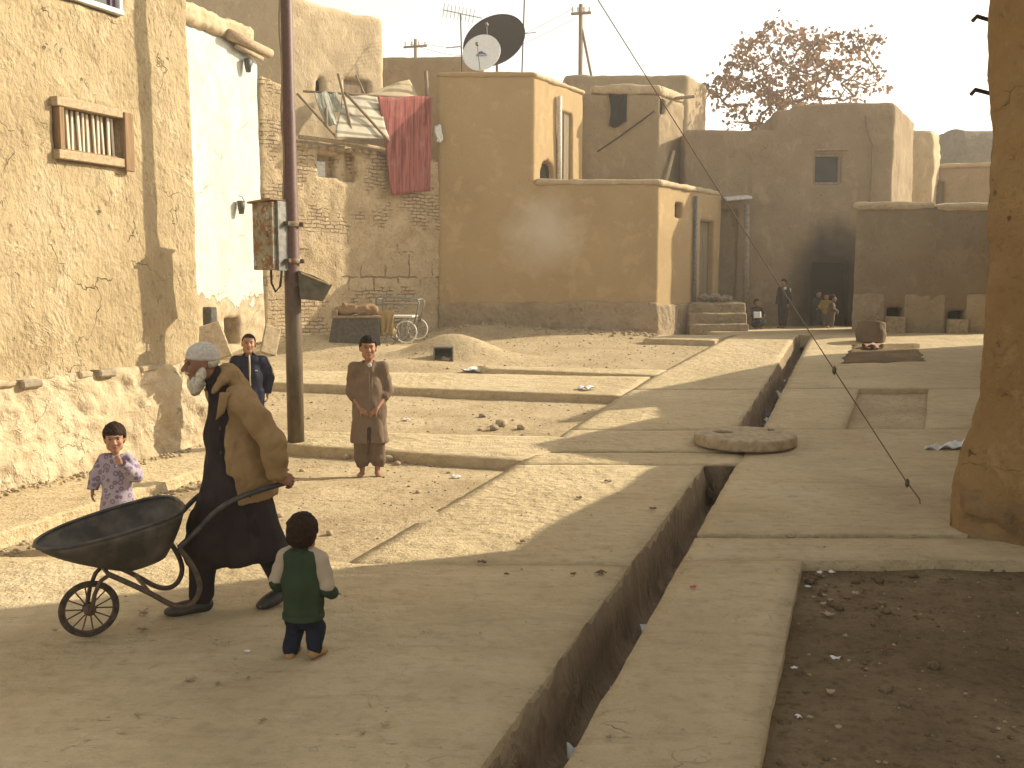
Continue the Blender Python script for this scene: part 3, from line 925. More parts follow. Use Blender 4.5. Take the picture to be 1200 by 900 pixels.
def frame(name, face, ext, w, out, thick, mat, parent, sides='lrtb'):
    u0, u1, a, b = ext; m = MB(); R = FR(*face)
    def bx(ua, ub, za, zb, o=0): m.box(FP(*face, (ua + ub) / 2, (za + zb) / 2, out + o - thick / 2), (ub - ua, thick, zb - za), R, .006)
    if 't' in sides: bx(u0 - w * .3, u1 + w * .3, b - w, b + .004, .004)
    if 'b' in sides: bx(u0 - w * .3, u1 + w * .3, a - .004, a + w, .004)
    if 'l' in sides: bx(u0, u0 + w, a + w, b - w)
    if 'r' in sides: bx(u1 - w, u1, a + w, b - w)
    return m.build(name, mat, parent)


def rough_strip(name, face, u0, u1, z0, z1, out, back, res, mat, parent, terms, rnd=.05, ztop=None):
    """a rough band along a wall (plinth, coping)"""
    L = u1 - u0
    v = Vol((u0 - .1, -out - .15, z0 - .1), (u1 + .1, back + .1, z1 + .15), res)
    v.box(((u0 + u1) / 2, (back - out) / 2, (z0 + z1) / 2), (L / 2, (back + out) / 2, (z1 - z0) / 2), rnd=rnd)
    V, F = v.mesh()
    W = np.array(list(face[0][:2]) + [0.0]) + V @ FR(*face).T
    if ztop is not None: W[:, 2] += ztop(W[:, 0], W[:, 1])
    W = rough(W, F, terms)
    return add(name, W, F, mat, parent)


# ---- the near house on the left
P_a = A0 - Ad * 3.2; 
def edge_at(P0, d, px):
    """point of the plan line P0 + t d seen at column px (at the horizon row)"""
    k = (px - CX) / FPX
    t = (k * P0[1] - P0[0]) / (d[0] - k * d[1])
    return P0 + d * t
P_b = edge_at(A0, Ad, 234)
left = np.array([-Ad[1], Ad[0]])
FA = (P_a, P_b)
wA = FBOX(FA, 65, 112, 146, 198)
wA = FACE(*FA, 66, 150)[0], FACE(*FA, 141, 165)[0], FACE(*FA, 66, 182)[1], FACE(*FA, 66, 118)[1]
wU = FACE(*FA, 60, 0)[0], FACE(*FA, 141, 0)[0], FACE(*FA, 141, 18)[1], FACE(*FA, 141, 18)[1] + 1.0
hA = block('mud_house', [([P_a, P_b, P_b + left * 3.0, P_a + left * 3.0], 6.4)], -.2, .05, M['mud_near'],
           cuts=[(FA, wA, .16), (FA, wU, .14)], rnd=.09, terms=((.05, .55, 4, 1), (.020, 2.2, 4, 2), (.013, 8, 3, 3)))
tag(hA, 'tall tan mud house with a small barred window beside the man with the barrow', 'house')
m = MB(); R = FR(*FA)
u0, u1, a, b = wA
fw = .05
wo = .07
w1 = frame('window', FA, (u0 - .02, u1 + .0, a - .03, b + .03), .085, wo, .13, M['wood_pale'], hA, 'tb')
panel('side_board', FA, (u0 - .01, u0 + .055, a + .055, b - .055), wo - .012, .11, M['wood_brown'], w1)
panel('side_board', FA, (u1 - .02, u1 + .11, a - .07, b + .01), wo + .02, .05, M['wood_brown'], w1)
panel('sill', FA, (u0 + .04, u1 - .02, a + .05, a + .075), .03, .12, M['wood_brown'], w1)
nb = 11
for i in range(nb):
    uu = u0 + .09 + (u1 - .09 - u0 - .09) * i / (nb - 1)
    mm = MB().box(FP(*FA, uu, (a + b) / 2, -.01 - .01 * (i % 3)), (.028 + .006 * (i % 2), .02, b - a - .13), R @ rotm(0, random.uniform(-.05, .05), 0), .004)
    mm.build('bar', M['wood_slat'], w1)
panel('backing', FA, (u0 + .03, u1 - .03, a + .03, b - .03), -.10, .02, M['wood_old'], w1)
w2 = frame('window', FA, wU, .05, .035, .12, M['pvc'], hA, 'rb')
panel('glass_pane', FA, (wU[0] + .01, wU[1] - .13, wU[2] + .045, wU[3] - .02), -.045, .02, M['glass'], w2)
panel('sash', FA, (wU[1] - .13, wU[1] - .052, wU[2] + .05, wU[3] - .02), -.02, .05, M['purple'], w2)
zpl = FACE(*FA, 100, 436)[1]
uL = float(np.linalg.norm(P_b - P_a))
rough_strip('plinth', FA, 0, uL + .05, -.15, zpl, .10, .1, .035, M['rubble_base'], hA, ((.06, 1.1, 4, 5), (.065, 4.5, 4, 6), (.03, 12, 3, 7)), .06)
# flat stones along the top of the plinth
for i in range(15):
    uu = 2.6 + i * .31 + random.uniform(-.05, .05)
    if uu > uL - .3: break
    w = random.uniform(.16, .30)
    if random.random() < .3: continue
    MB().box(FP(*FA, uu, zpl - .03 + random.uniform(-.03, .02), .055 + random.uniform(-.03, .025)), (w, .16, random.uniform(.05, .1)), FR(*FA) @ rotm(random.uniform(-.1, .1), random.uniform(-.08, .08), random.uniform(-.2, .2)), .018).build('ledge_stone', M['stone'] if i % 3 else M['stone_grey'], hA)

# ---- the white plastered house, the brick wall house, the tower behind
H0 = np.array(AT(513, 330, 25.5)[:2]); H1 = np.array(AT(770, 330, 25.5)[:2])
bd = np.array([.73, .68]) / np.hypot(.73, .68)
B0 = edge_at(H0, bd, 311)
wd = np.array([.33, .944])
W0 = edge_at(B0, wd, 234) - wd * 3.5
FW = (W0, B0)
zW = lambda px, py: FACE(*FW, px, py)[1]
def topW(X, Y): return np.interp(Y, [19, 21, 22.2], [6.95, 6.95, 6.72])
topW.zmax = 7.0
dW = FBOX(FW, 264, 373, 281, 404)
wl = np.array([-wd[1], wd[0]])
hW = block('plastered_house', [([W0, B0 + wd * 0.0, B0 + wl * 3.2, W0 + wl * 3.2], topW)], .3, .06, M['white'], cuts=[(FW, dW, .6)], rnd=.14, terms=((.06, .6, 4, 11), (.02, 4, 3, 12)))
tag(hW, 'narrow house wall with flaking white plaster behind the old man', 'house')
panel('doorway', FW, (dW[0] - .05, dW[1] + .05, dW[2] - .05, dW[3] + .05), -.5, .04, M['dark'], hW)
rough_strip('roof_edge', FW, 2.2, float(np.linalg.norm(B0 - W0)) - .25, 6.92, 7.28, .12, .6, .05, M['mud_pale'], hW, ((.10, 1.4, 4, 13), (.04, 6, 3, 14)), .1)
eL = float(np.linalg.norm(B0 - W0))
MB().tube([FP(*FW, eL - 1.3, 6.95, .16), FP(*FW, eL + .15, 6.86, .2)], [.11, .10], 9).build('roof_beam', M['log'], hW, smooth=True)
MB().tube([FP(*FW, eL - 1.0, 6.78, .12), FP(*FW, eL - .1, 6.70, .16)], [.05, .05], 8).build('roof_beam', M['log'], hW, smooth=True)

for (px, py, lab) in ((285, 77, 'small dark pot hanging near the top of the white wall'), (277, 243, 'small dark pot hanging midway down the white wall')):
    u, z = FACE(*FW, px, py)
    r = root('hanging_pot', FP(*FW, u, z - .14, .12)); tag(r, lab, 'pot', 'pots on the white wall')
    MB().lathe([(.05, 0), (.075, .14), (.09, .27), (.07, .27), (.06, .05)], n=12).build('bowl', M['steel_dark'], r, local=True, smooth=True)
    MB().tube([(0, -.0, .25), (0, 0, .36)] if False else [(0.07, 0, .26), (.02, .0, .36), (-.05, .02, .38)], .008, 5).build('hanger', M['wire'], r, local=True)

FB = (B0, H0)
bl = np.array([-bd[1], bd[0]])
tB = FACE(*FB, 400, 170)[1]
LB = float(np.linalg.norm(H0 - B0))
def topB(X, Y):
    u = (X - B0[0]) * bd[0] + (Y - B0[1]) * bd[1]
    return np.where(u < .75, 6.45 - .3 * np.clip(u, 0, 1), tB - .10 * np.clip(u - 1, 0, 9) / 3)
topB.zmax = 6.6
nich = FBOX(FB, 372, 180, 398, 209); nich2 = FBOX(FB, 410, 178, 417, 214)
M['brick'] = mk_brick(math.atan2(bd[1], bd[0]))
hB = block('brick_house', [([B0 + wl * .0, H0 + bd * .6, H0 + bd * .6 + bl * 2.0, B0 + bl * 2.2 + wl * .2], topB)], .3, .06, M['brick'],
           cuts=[(FB, nich, .4), (FB, (nich[0] + .55, nich[1] + .32, nich[2] - .05, nich[3] + .1), .18), (FB, nich2, .25)], rnd=.05, terms=((.06, .7, 4, 15), (.035, 3.2, 4, 16), (.02, 10, 2, 17)))
tag(hB, 'crumbling brick and mud house wall under the hung rugs', 'house')
panel('niche_back', FB, (nich[0] + .06, nich[0] + .40, nich[2] + .06, nich[3] - .15), -.30, .05, M['pvc'], hB)
m = MB()
m.tube([FP(*FB, .85, tB + .05, .18), FP(*FB, 2.2, tB + .03, .22), FP(*FB, LB - .9, tB - .06, .2)], [.05, .045, .05], 8)
m.build('eave_pole', M['log'], hB, smooth=True)
for i in range(9):
    uu = 1.0 + i * .235 + random.uniform(-.03, .03)
    MB().tube([FP(*FB, uu, tB - .11, -.3), FP(*FB, uu + .02, tB - .12, .17)], .052, 8).build('joist', M['log'], hB, smooth=True)

# lower leaning slab, post by the white wall
u, z = FACE(*FW, 234, 385)
MB().box(FP(*FW, u, .95, .25), (.22, .2, 1.0), FR(*FW), .02).build('stone_post', M['steel_dark'])
tag(bpy.data.objects['stone_post'], 'short dark post against the foot of the white wall', 'post')
q = GR(316, 412)
MB().box((q[0], q[1] + .1, q[2] + .22), (.34, .07, .62), rotm(-.35, .32, .5), .02).build('leaning_slab', M['stone'])
tag(bpy.data.objects['leaning_slab'], 'pale stone slab leaning at the foot of the brick wall', 'slab')
q = GR(252, 420)
MB().box((q[0] - .1, q[1] + .2, q[2] + .3), (.55, .1, .75), rotm(-.3, -.3, .4), .03).build('leaning_slab', M['stone'])
tag(bpy.data.objects['leaning_slab.001'], 'broad pale slab leaning on the white wall behind the man', 'slab')

K1 = np.array(AT(337, 330, 25.2)[:2]); K0 = np.array(AT(215, 330, 25.2)[:2])
K2 = edge_at(K1, bd, 454)
FK = (K1, K2)
zK = FACE(*FK, 400, 8)[1]
def topK(X, Y): return zK + .08 * noise(np.stack([X * 1.3, Y * 1.3, 0 * X], -1), 4)
topK.zmax = zK + .1
kw1 = FBOX(FK, 404, 94, 433, 113); kw2 = FBOX(FK, 371, 95, 379, 110)
hK = block('tower_house', [([K0, K1, K2, K2 + bl * 3, K0 + np.array([0, 4.0])], topK)], 0.3, .08, M['mud_pale'], cuts=[(FK, kw1, .2), (FK, kw2, .2, 'arch')], rnd=.1, terms=((.07, .6, 4, 18), (.03, 3, 4, 19)), ref=(K1, K2))
tag(hK, 'tall mud tower house rising behind the hung rugs', 'house')
panel('window', FK, kw1, -.12, .04, M['wood_old'], hK)
for i in range(4):
    uu = kw1[0] + (kw1[1] - kw1[0]) * (i + .5) / 4
    pass
panel('window', FK, (kw2[0] - .03, kw2[1] + .03, kw2[2] - .03, kw2[3] + .2), -.15, .04, M['dark'], hK)
q = AT(447, 100, 31)
L0, L1 = np.array(AT(440, 330, 31)[:2]), np.array(AT(566, 330, 31)[:2])
zL = AT(500, 66, 31)[2]
hL = block('mud_house', [([L0, L1, L1 + (0, 2.5), L0 + (0, 2.5)], zL)], .3, .1, M['mud_far'], rnd=.1, terms=((.08, .8, 4, 20), (.03, 4, 3, 21)))
tag(hL, 'shaded mud house between the tower and the satellite dish', 'house')

# ---- the smooth house
rdU = np.array([.6, 1.0]) / np.hypot(.6, 1); rdL = np.array([.70, 1.0]) / np.hypot(.7, 1)
U1 = np.array(AT(625, 330, 25.5)[:2]); U2 = edge_at(U1, rdU, 682)
H2 = edge_at(H1, rdL, 841)
FH = (H0, H1); FHr = (H1, H2); FU = (U1, U2)
zU = FACE(*FH, 570, 87)[1]; zH = FACE(*FH, 700, 214)[1]


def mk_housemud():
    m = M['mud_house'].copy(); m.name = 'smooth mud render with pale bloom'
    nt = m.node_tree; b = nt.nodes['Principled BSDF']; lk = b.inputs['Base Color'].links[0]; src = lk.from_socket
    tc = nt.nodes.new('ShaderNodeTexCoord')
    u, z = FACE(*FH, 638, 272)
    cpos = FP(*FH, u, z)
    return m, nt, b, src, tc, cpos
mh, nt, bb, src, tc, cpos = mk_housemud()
du = FBOX(FU, 656, 132, 671, 211); dn = FBOX(FU, 634, 196, 649, 214)
sw = FBOX(FHr, 792, 238, 800, 255); dd = FBOX(FHr, 820, 259, 836, 350)
Hback = np.array([0.0, 5.0])
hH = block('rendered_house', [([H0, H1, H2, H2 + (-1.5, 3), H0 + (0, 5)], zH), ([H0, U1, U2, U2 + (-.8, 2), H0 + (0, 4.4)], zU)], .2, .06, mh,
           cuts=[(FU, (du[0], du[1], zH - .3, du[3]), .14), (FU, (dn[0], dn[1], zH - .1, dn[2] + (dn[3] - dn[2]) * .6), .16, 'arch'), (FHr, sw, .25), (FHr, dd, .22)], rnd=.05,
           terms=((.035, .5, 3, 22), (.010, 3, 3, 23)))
tag(hH, 'smooth tan two storey mud house with a satellite dish on its roof', 'house')
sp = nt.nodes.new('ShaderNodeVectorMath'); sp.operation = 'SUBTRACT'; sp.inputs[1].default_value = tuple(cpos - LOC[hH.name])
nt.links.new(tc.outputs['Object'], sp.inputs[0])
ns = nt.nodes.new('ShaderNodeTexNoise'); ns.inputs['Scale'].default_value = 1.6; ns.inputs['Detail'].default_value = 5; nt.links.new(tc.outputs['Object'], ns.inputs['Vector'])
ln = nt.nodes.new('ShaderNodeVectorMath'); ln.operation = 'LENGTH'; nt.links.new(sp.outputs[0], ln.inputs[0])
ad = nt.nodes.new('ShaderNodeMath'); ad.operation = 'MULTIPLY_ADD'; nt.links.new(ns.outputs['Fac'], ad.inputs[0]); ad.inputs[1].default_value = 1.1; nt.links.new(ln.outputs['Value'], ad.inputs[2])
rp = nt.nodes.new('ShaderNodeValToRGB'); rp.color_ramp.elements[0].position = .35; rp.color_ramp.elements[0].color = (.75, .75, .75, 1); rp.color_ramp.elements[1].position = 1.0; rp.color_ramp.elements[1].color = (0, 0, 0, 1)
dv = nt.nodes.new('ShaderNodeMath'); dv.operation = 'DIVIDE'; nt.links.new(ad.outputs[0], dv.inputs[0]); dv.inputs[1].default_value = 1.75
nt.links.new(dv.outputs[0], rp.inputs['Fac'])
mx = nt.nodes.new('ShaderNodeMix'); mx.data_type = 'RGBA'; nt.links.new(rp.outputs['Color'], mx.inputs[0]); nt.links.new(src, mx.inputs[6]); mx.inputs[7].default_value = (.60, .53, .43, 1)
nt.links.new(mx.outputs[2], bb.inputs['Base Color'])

dr = panel('door', FU, (du[0], du[1], zH - .1, du[3]), -.09, .04, M['door'], hH)
panel('mullion', FU, ((du[0] + du[1]) / 2 - .03, (du[0] + du[1]) / 2 + .03, zH - .1, du[3]), -.06, .03, M['wood_old'], dr)
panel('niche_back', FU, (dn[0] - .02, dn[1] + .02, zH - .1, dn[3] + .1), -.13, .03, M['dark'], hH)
d2 = panel('door', FHr, dd, -.16, .05, M['door'], hH)
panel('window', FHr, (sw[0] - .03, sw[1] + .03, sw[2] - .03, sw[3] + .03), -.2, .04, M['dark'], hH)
u, _ = FACE(*FU, 653, 150)
MB().tube([FP(*FU, u, zH - .3, .07), FP(*FU, u, zU - .35, .07)], .06, 10).build('drainpipe', M['pvc'], hH, smooth=True)
u, _ = FACE(*FHr, 812, 300)
MB().tube([FP(*FHr, u, .6, .07), FP(*FHr, u, zH - .2, .07)], .055, 10).build('drainpipe', M['grey_metal'], hH, smooth=True)
LHr = float(np.linalg.norm(H2 - H1)); LH = float(np.linalg.norm(H1 - H0)); LU = float(np.linalg.norm(U2 - U1))
ct = ((.03, 1.2, 3, 24), (.018, 5, 3, 25))
u1 = float(np.linalg.norm(U1 - H0))
rough_strip('coping', FH, u1 + .05, LH + .05, zH - .06, zH + .09, .06, .25, .045, M['mud_pale'], hH, ct, .05)
rough_strip('coping', FHr, -.02, LHr, zH - .08, zH + .075, .06, .25, .045, M['mud_pale'], hH, ((.05, 1.5, 3, 26), (.02, 5, 3, 25)), .06)
rough_strip('coping', FH, 0, u1 + .04, zU - .07, zU + .06, .05, .25, .05, M['mud_house'], hH, ct, .05)
rough_strip('coping', FU, -.02, LU + .05, zU - .08, zU + .055, .06, .25, .05, M['mud_pale'], hH, ct, .05)
zp = FACE(*FH, 640, 354)[1]
rough_strip('plinth', FH, 0, LH + .06, .3, zp, .07, .1, .055, M['mud_rough'], hH, ((.06, .9, 4, 27), (.035, 4, 4, 28), (.02, 10, 2, 29)), .06)
rough_strip('plinth', FHr, -.05, LHr * .55, .3, zp - .05, .08, .1, .055, M['mud_rough'], hH, ((.07, .9, 4, 27), (.04, 4, 4, 28)), .06)

# stairs at its side door
st = root('stairs', (5.45, 26.2, .66)); tag(st, 'short flight of mud steps by the side door', 'stairs')
for i in range(3):
    v = Vol((-1.0, -.3, -.2), (1.0, 2.4, 1.1), .045)
    v.box((0.02 * i, (.32 * i + 1.9) / 2, (.15 + .27 * i) / 2 - .05), (.78, (1.9 - .32 * i) / 2, (.22 + .27 * i) / 2 + .05), rnd=.05)
    V, F = v.mesh(); V = rough(V, F, ((.04, 2, 3, 30 + i), (.015, 8, 2, 33)))
    add('step', V, F, M['mud_rough'], st, local=True)
for i, (dx, dy, r) in enumerate(((-.2, 1.1, .16), (.1, 1.3, .2), (.4, 1.1, .15), (.25, .9, .12), (-.45, 1.4, .15))):
    MB().ico((5.45 + dx, 26.2 + dy, .66 + .78 + r * .4), (r, r * .8, r * .7), 2, .2).build('loose_stone', M['stone_grey'])
    tag(bpy.data.objects['loose_stone' + ('' if i == 0 else '.%03d' % i)], 'rough stone in the small heap at the top of the mud steps', 'stone', 'stones on the mud steps')

# ---- houses behind
G0 = np.array(AT(676, 330, 28.6)[:2]); G1 = np.array(AT(770, 330, 28.6)[:2]); G2 = edge_at(G1, np.array([.57, .82]), 797)
FG = (G0, G1); FGr = (G1, G2); zG = FACE(*FG, 725, 110)[1]
gw = FBOX(FGr, 774, 117, 780, 134)
hG = block('mud_house', [([G0, G1, G2, G2 + (-1, 2), G0 + (0, 3)], zG)], 2.5, .07, M['mud_far'], cuts=[(FGr, gw, .2)], rnd=.08, terms=((.05, .7, 4, 35), (.03, 4, 3, 36)))
tag(hG, 'upper mud room with a black blanket hanging on its wall', 'house')
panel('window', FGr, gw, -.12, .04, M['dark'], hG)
rough_strip('parapet', FG, .35, float(np.linalg.norm(G1 - G0)) + .05, zG - .02, zG + .26, .07, .3, .06, M['mud_pale'], hG, ((.06, 1.5, 3, 37), (.02, 6, 2, 38)), .1)
rough_strip('parapet', FGr, 0, float(np.linalg.norm(G2 - G1)), zG - .05, zG + .24, .05, .3, .06, M['mud_pale'], hG, ((.09, 1.5, 3, 39), (.03, 6, 2, 38)), .1)
MB().tube([FP(*FGr, .9, zG - .0, .05), FP(*FGr, 1.0, zG + .02, .6)], .05, 7).build('roof_beam', M['log'], hG, smooth=True)
MB().tube([FP(*FGr, .75, zG - 1.5, .1), FP(*FGr, .35, zG - 2.2, .12), FP(*FGr, .03, zG - 2.6, .15), FP(*FGr, .05, zG - 3.2, .15)], .05, 8).build('drainpipe', M['mud_pale'], hG, smooth=True)
e0, e1, a, b = FBOX(FG, 713, 111, 734, 148)
def blank(u, w):
    uu = e0 + (e1 - e0) * u + .05 * math.sin(w * 3 + u * 2) * (1 - u); zz = b - (b - a) * w - .12 * u * w * math.sin(u * 5)
    return FP(*FG, uu, zz, .07 + .03 * math.sin(u * 9 + w * 2))
MB().grid(blank, 12, 12, .02).build('blanket', M['black_cloth'], smooth=True)
tag(bpy.data.objects['blanket'], 'black blanket hanging on the upper mud room', 'blanket')

Q0, Q1 = np.array(AT(660, 330, 37)[:2]), np.array(AT(802, 330, 37)[:2]); Q2 = edge_at(Q1, np.array([.5, .87]), 823)
zQ = AT(740, 86, 37)[2]
hQ = block('mud_house', [([Q0, Q1, Q2, Q2 + (-1, 3), Q0 + (0, 4)], zQ)], .3, .12, M['mud_far'], rnd=.1, terms=((.10, .8, 4, 40), (.04, 4, 3, 41)))
tag(hQ, 'distant tall mud house rising above the upper room', 'house')

Ez = 29.0
Ea, Eb = np.array(AT(800, 330, Ez)[:2]), np.array(AT(1041, 330, Ez)[:2]); Ec = edge_at(Eb, np.array([.55, .83]), 1063)
Em = np.array(AT(906, 330, Ez)[:2])
FE = (Ea, Eb)
zE1 = FACE(*FE, 860, 151)[1]; zE2 = FACE(*FE, 980, 121)[1]
def topE(X, Y):
    z = np.where(X > Em[0], zE2 + .05 * (X - Em[0]) / 3, zE1)
    z = np.where((X > Em[0] - .05) & (X < Em[0] + .45), zE2 - .12, z)
    return z - .05 * np.abs(noise(np.stack([X * 2, Y * 2, 0 * X], -1), 9)) - np.clip((Y - Ez) * .09, 0, .5)
topE.zmax = zE2 + .15
edoor = FBOX(FE, 951, 307, 993, 390); edoor = (edoor[0], edoor[1], .5, edoor[3])
ewin = FBOX(FE, 953, 181, 985, 216); eold = FBOX(FE, 853, 190, 880, 228); eold2 = FBOX(FE, 838, 245, 864, 352)


def mk_soot():
    t = mud('soot stained mud', col(.22, .162, .10), col(.275, .205, .13), col(.32, .245, .16), 16, 0.45, 0.025, 0.8, 0.5, 0.3)
    return t
msoot = mk_soot()
hE = block('doorway_house', [([Ea, Eb, Ec, Ec + (-1, 2.5), Ea + (0, 5)], topE)], .2, .07, msoot, cuts=[(FE, edoor, 1.6), (FE, ewin, .16), (FE, eold, .05, 'arch'), (FE, eold2, .3)], rnd=.1,
           terms=((.06, .6, 4, 42), (.03, 3, 4, 43)))
tag(hE, 'large shaded mud house with a soot blackened doorway at the lane end', 'house')
# soot above and round the doorway
nt = msoot.node_tree; bb = nt.nodes['Principled BSDF']; src = bb.inputs['Base Color'].links[0].from_socket
tc = nt.nodes.new('ShaderNodeTexCoord'); sx = nt.nodes.new('ShaderNodeVectorMath'); sx.operation = 'SUBTRACT'
cp = FP(*FE, (edoor[0] + edoor[1]) / 2, edoor[3] - .9) - LOC[hE.name]
sx.inputs[1].default_value = tuple(cp); nt.links.new(tc.outputs['Object'], sx.inputs[0])
sc_ = nt.nodes.new('ShaderNodeVectorMath'); sc_.operation = 'MULTIPLY'; sc_.inputs[1].default_value = (1.08, 1.08, .62); nt.links.new(sx.outputs[0], sc_.inputs[0])
ln = nt.nodes.new('ShaderNodeVectorMath'); ln.operation = 'LENGTH'; nt.links.new(sc_.outputs[0], ln.inputs[0])
ns = nt.nodes.new('ShaderNodeTexNoise'); ns.inputs['Scale'].default_value = 1.3; ns.inputs['Detail'].default_value = 5; nt.links.new(tc.outputs['Object'], ns.inputs['Vector'])
ad = nt.nodes.new('ShaderNodeMath'); ad.operation = 'MULTIPLY_ADD'; nt.links.new(ns.outputs['Fac'], ad.inputs[0]); ad.inputs[1].default_value = .8; nt.links.new(ln.outputs['Value'], ad.inputs[2])
rp = nt.nodes.new('ShaderNodeValToRGB'); rp.color_ramp.elements[0].position = .62; rp.color_ramp.elements[0].color = (.95, .95, .95, 1); rp.color_ramp.elements[1].position = 1.0; rp.color_ramp.elements[1].color = (0, 0, 0, 1)
rp.color_ramp.elements.new(.84).color = (.45, .45, .45, 1)
dv = nt.nodes.new('ShaderNodeMath'); dv.operation = 'DIVIDE'; nt.links.new(ad.outputs[0], dv.inputs[0]); dv.inputs[1].default_value = 1.9; nt.links.new(dv.outputs[0], rp.inputs['Fac'])
mx = nt.nodes.new('ShaderNodeMix'); mx.data_type = 'RGBA'; nt.links.new(rp.outputs['Color'], mx.inputs[0]); nt.links.new(src, mx.inputs[6]); mx.inputs[7].default_value = (.022, .018, .014, 1)
nt.links.new(mx.outputs[2], bb.inputs['Base Color'])
panel('doorway', FE, (edoor[0] - .05, edoor[1] + .05, .4, edoor[3] + .05), -.5, .05, M['dark'], hE)  # black sheet just behind the jambs paints the unlit interior
w = frame('window', FE, ewin, .06, -.03, .08, M['wood_old'], hE)
panel('glass_pane', FE, (ewin[0] + .03, ewin[1] - .03, ewin[2] + .03, ewin[3] - .03), -.10, .02, M['glass'], w)
MB().tube([FP(*FE, ewin[0] + .05, ewin[3] + .12, .05), FP(*FE, ewin[1] + .2, ewin[3] + .14, .05)], .03, 6).build('lintel', M['log'], hE)
uu, zz = FACE(*FE, 1022, 135)
m = MB(); m.tube([FP(*FE, uu - .2, zE2 - .35, .08), FP(*FE, uu - .1, zE2 - .9, .08), FP(*FE, uu + .02, zE2 - 1.15, .09), FP(*FE, uu + .0, zE2 - 3.2, .08)], .035, 6)
m.build('drainpipe', M['wood_old'], hE)
uu, zz = FACE(*FE, 872, 300)
MB().tube([FP(*FE, uu, .62, .35), FP(*FE, uu - .02, FACE(*FE, 871, 240)[1], .3)], [.10, .075], 10).build('roof_spout', M['stone_grey'], hE, smooth=True)
q = FBOX(FE, 846, 226, 876, 233)
MB().box(FP(*FE, (q[0] + q[1]) / 2, q[2], .3), (q[1] - q[0], .6, .08), FR(*FE) @ rotm(.15, -.08, 0), .02).build('awning', M['pvc'], hE)

X0, X1 = np.array(AT(1055, 330, 33.5)[:2]), np.array(AT(1088, 330, 33.5)[:2])
zX = AT(1075, 151, 33.5)[2]
hX = block('mud_house', [([X0, X1, X1 + (1, 2), X0 + (1, 2)], zX)], .3, .08, M['mud_pale'], rnd=.2, terms=((.15, .9, 4, 44), (.06, 4, 3, 45)))
tag(hX, 'ragged mud wall stub behind the doorway house', 'house')
Y0, Y1 = np.array(AT(1062, 330, 35.5)[:2]), np.array(AT(1170, 330, 34.5)[:2])
FY = (Y0, Y1); zY = FACE(*FY, 1100, 196)[1]
yw = [FBOX(FY, 1081, 216, 1089, 246), FBOX(FY, 1097, 216, 1105, 246)]
hY = block('mud_house', [([Y0, Y1, Y1 + (0, 3), Y0 + (0, 3)], zY)], .3, .08, M['mud_far'], cuts=[(FY, w_, .3, 'arch') for w_ in yw], rnd=.06, terms=((.06, .9, 4, 46), (.02, 4, 3, 47)))
tag(hY, 'distant low mud house with two narrow arched windows', 'house')
for w_ in yw: panel('window', FY, (w_[0] - .03, w_[1] + .03, w_[2], w_[3] + .25), -.22, .04, M['wood_old'], hY)
rough_strip('coping', FY, 0, float(np.linalg.norm(Y1 - Y0)), zY - .05, zY + .12, .1, .3, .08, M['mud_pale'], hY, ct, .05)

D0_, D1_ = np.array(AT(1000, 330, 25.5)[:2]), np.array(AT(1185, 330, 25.0)[:2])
FD = (D0_, D1_); zD = FACE(*FD, 1075, 243)[1]
hd = [FBOX(FD, 1039, 360, 1057, 371), FBOX(FD, 1111, 365, 1129, 374)]
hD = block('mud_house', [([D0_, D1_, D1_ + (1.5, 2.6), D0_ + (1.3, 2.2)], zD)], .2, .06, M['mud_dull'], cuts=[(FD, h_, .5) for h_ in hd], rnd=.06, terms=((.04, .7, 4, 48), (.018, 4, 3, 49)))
tag(hD, 'low flat mud building with two small vent hatches at its foot', 'house')
LD = float(np.linalg.norm(D1_ - D0_))
rough_strip('coping', FD, -.05, 1.95, zD - .06, zD + .15, .08, .3, .05, M['mud_pale'], hD, ((.05, 1.4, 3, 50), (.02, 6, 2, 51)), .08)
rough_strip('coping', FD, 1.92, LD, zD - .10, zD + .10, .08, .3, .05, M['mud_pale'], hD, ((.05, 1.4, 3, 52), (.02, 6, 2, 51)), .08)
for ua, ub in ((0, hd[0][0] - .04), (hd[0][1] + .04, hd[1][0] - .04), (hd[1][1] + .04, LD)):
    rough_strip('plinth', FD, ua, ub, .3, zD - 2.15, .05, .1, .06, M['mud_rough'], hD, ((.05, .9, 4, 53), (.03, 4, 3, 54)), .05)
for h_ in hd:
    uc = (h_[0] + h_[1]) / 2
    v = MB().box(FP(*FD, uc, (h_[2] + .62) / 2, .16), (h_[1] - h_[0] + .08, .26, h_[2] - .62), FR(*FD), .02)
    o = v.build('vent_box', M['stone'], hD)
    panel('opening', FD, (h_[0] - .02, h_[1] + .02, h_[2], h_[3] + .02), -.4, .03, M['dark'], hD)

# ---- the mud pillar house on the right and its neighbours out of view (they throw the shade)
R0 = np.array(gp(1143, 620)); rf = np.array([.6, -.8]); rs = np.array([.45, .893])
Rn = R0 + rf * 8.5; Rb = R0 + rs * 1.35
def topR(X, Y): return 6.6 + 0 * X
topR.zmax = 6.7
FRR = (R0, Rn)
hR = block('mud_house', [([R0, Rn, Rn + rs * 1.6, Rb], 6.6)], -.2, .05, M['mud_pillar'], rnd=.13, flare=.17, terms=((.09, .5, 3, 55), (.05, 2.2, 4, 56), (.018, 8, 3, 57)))
tag(hR, 'orange brown mud house corner standing close on the right', 'house')
v = Vol((-.3, -.3, -.2), (2.4, .6, 1.1), .03)
v.box((1.42, .12, .06), (1.52, .31, .30), rnd=.14)
for i in range(9):
    v.box((random.uniform(.12, 1.7), -.15 + random.uniform(-.03, .03), random.uniform(.0, .34)), (random.uniform(.12, .3), .08, random.uniform(.03, .06)), .03, False, rotm(random.uniform(-.1, .1), random.uniform(-.2, .2), random.uniform(-.2, .2)), .02)
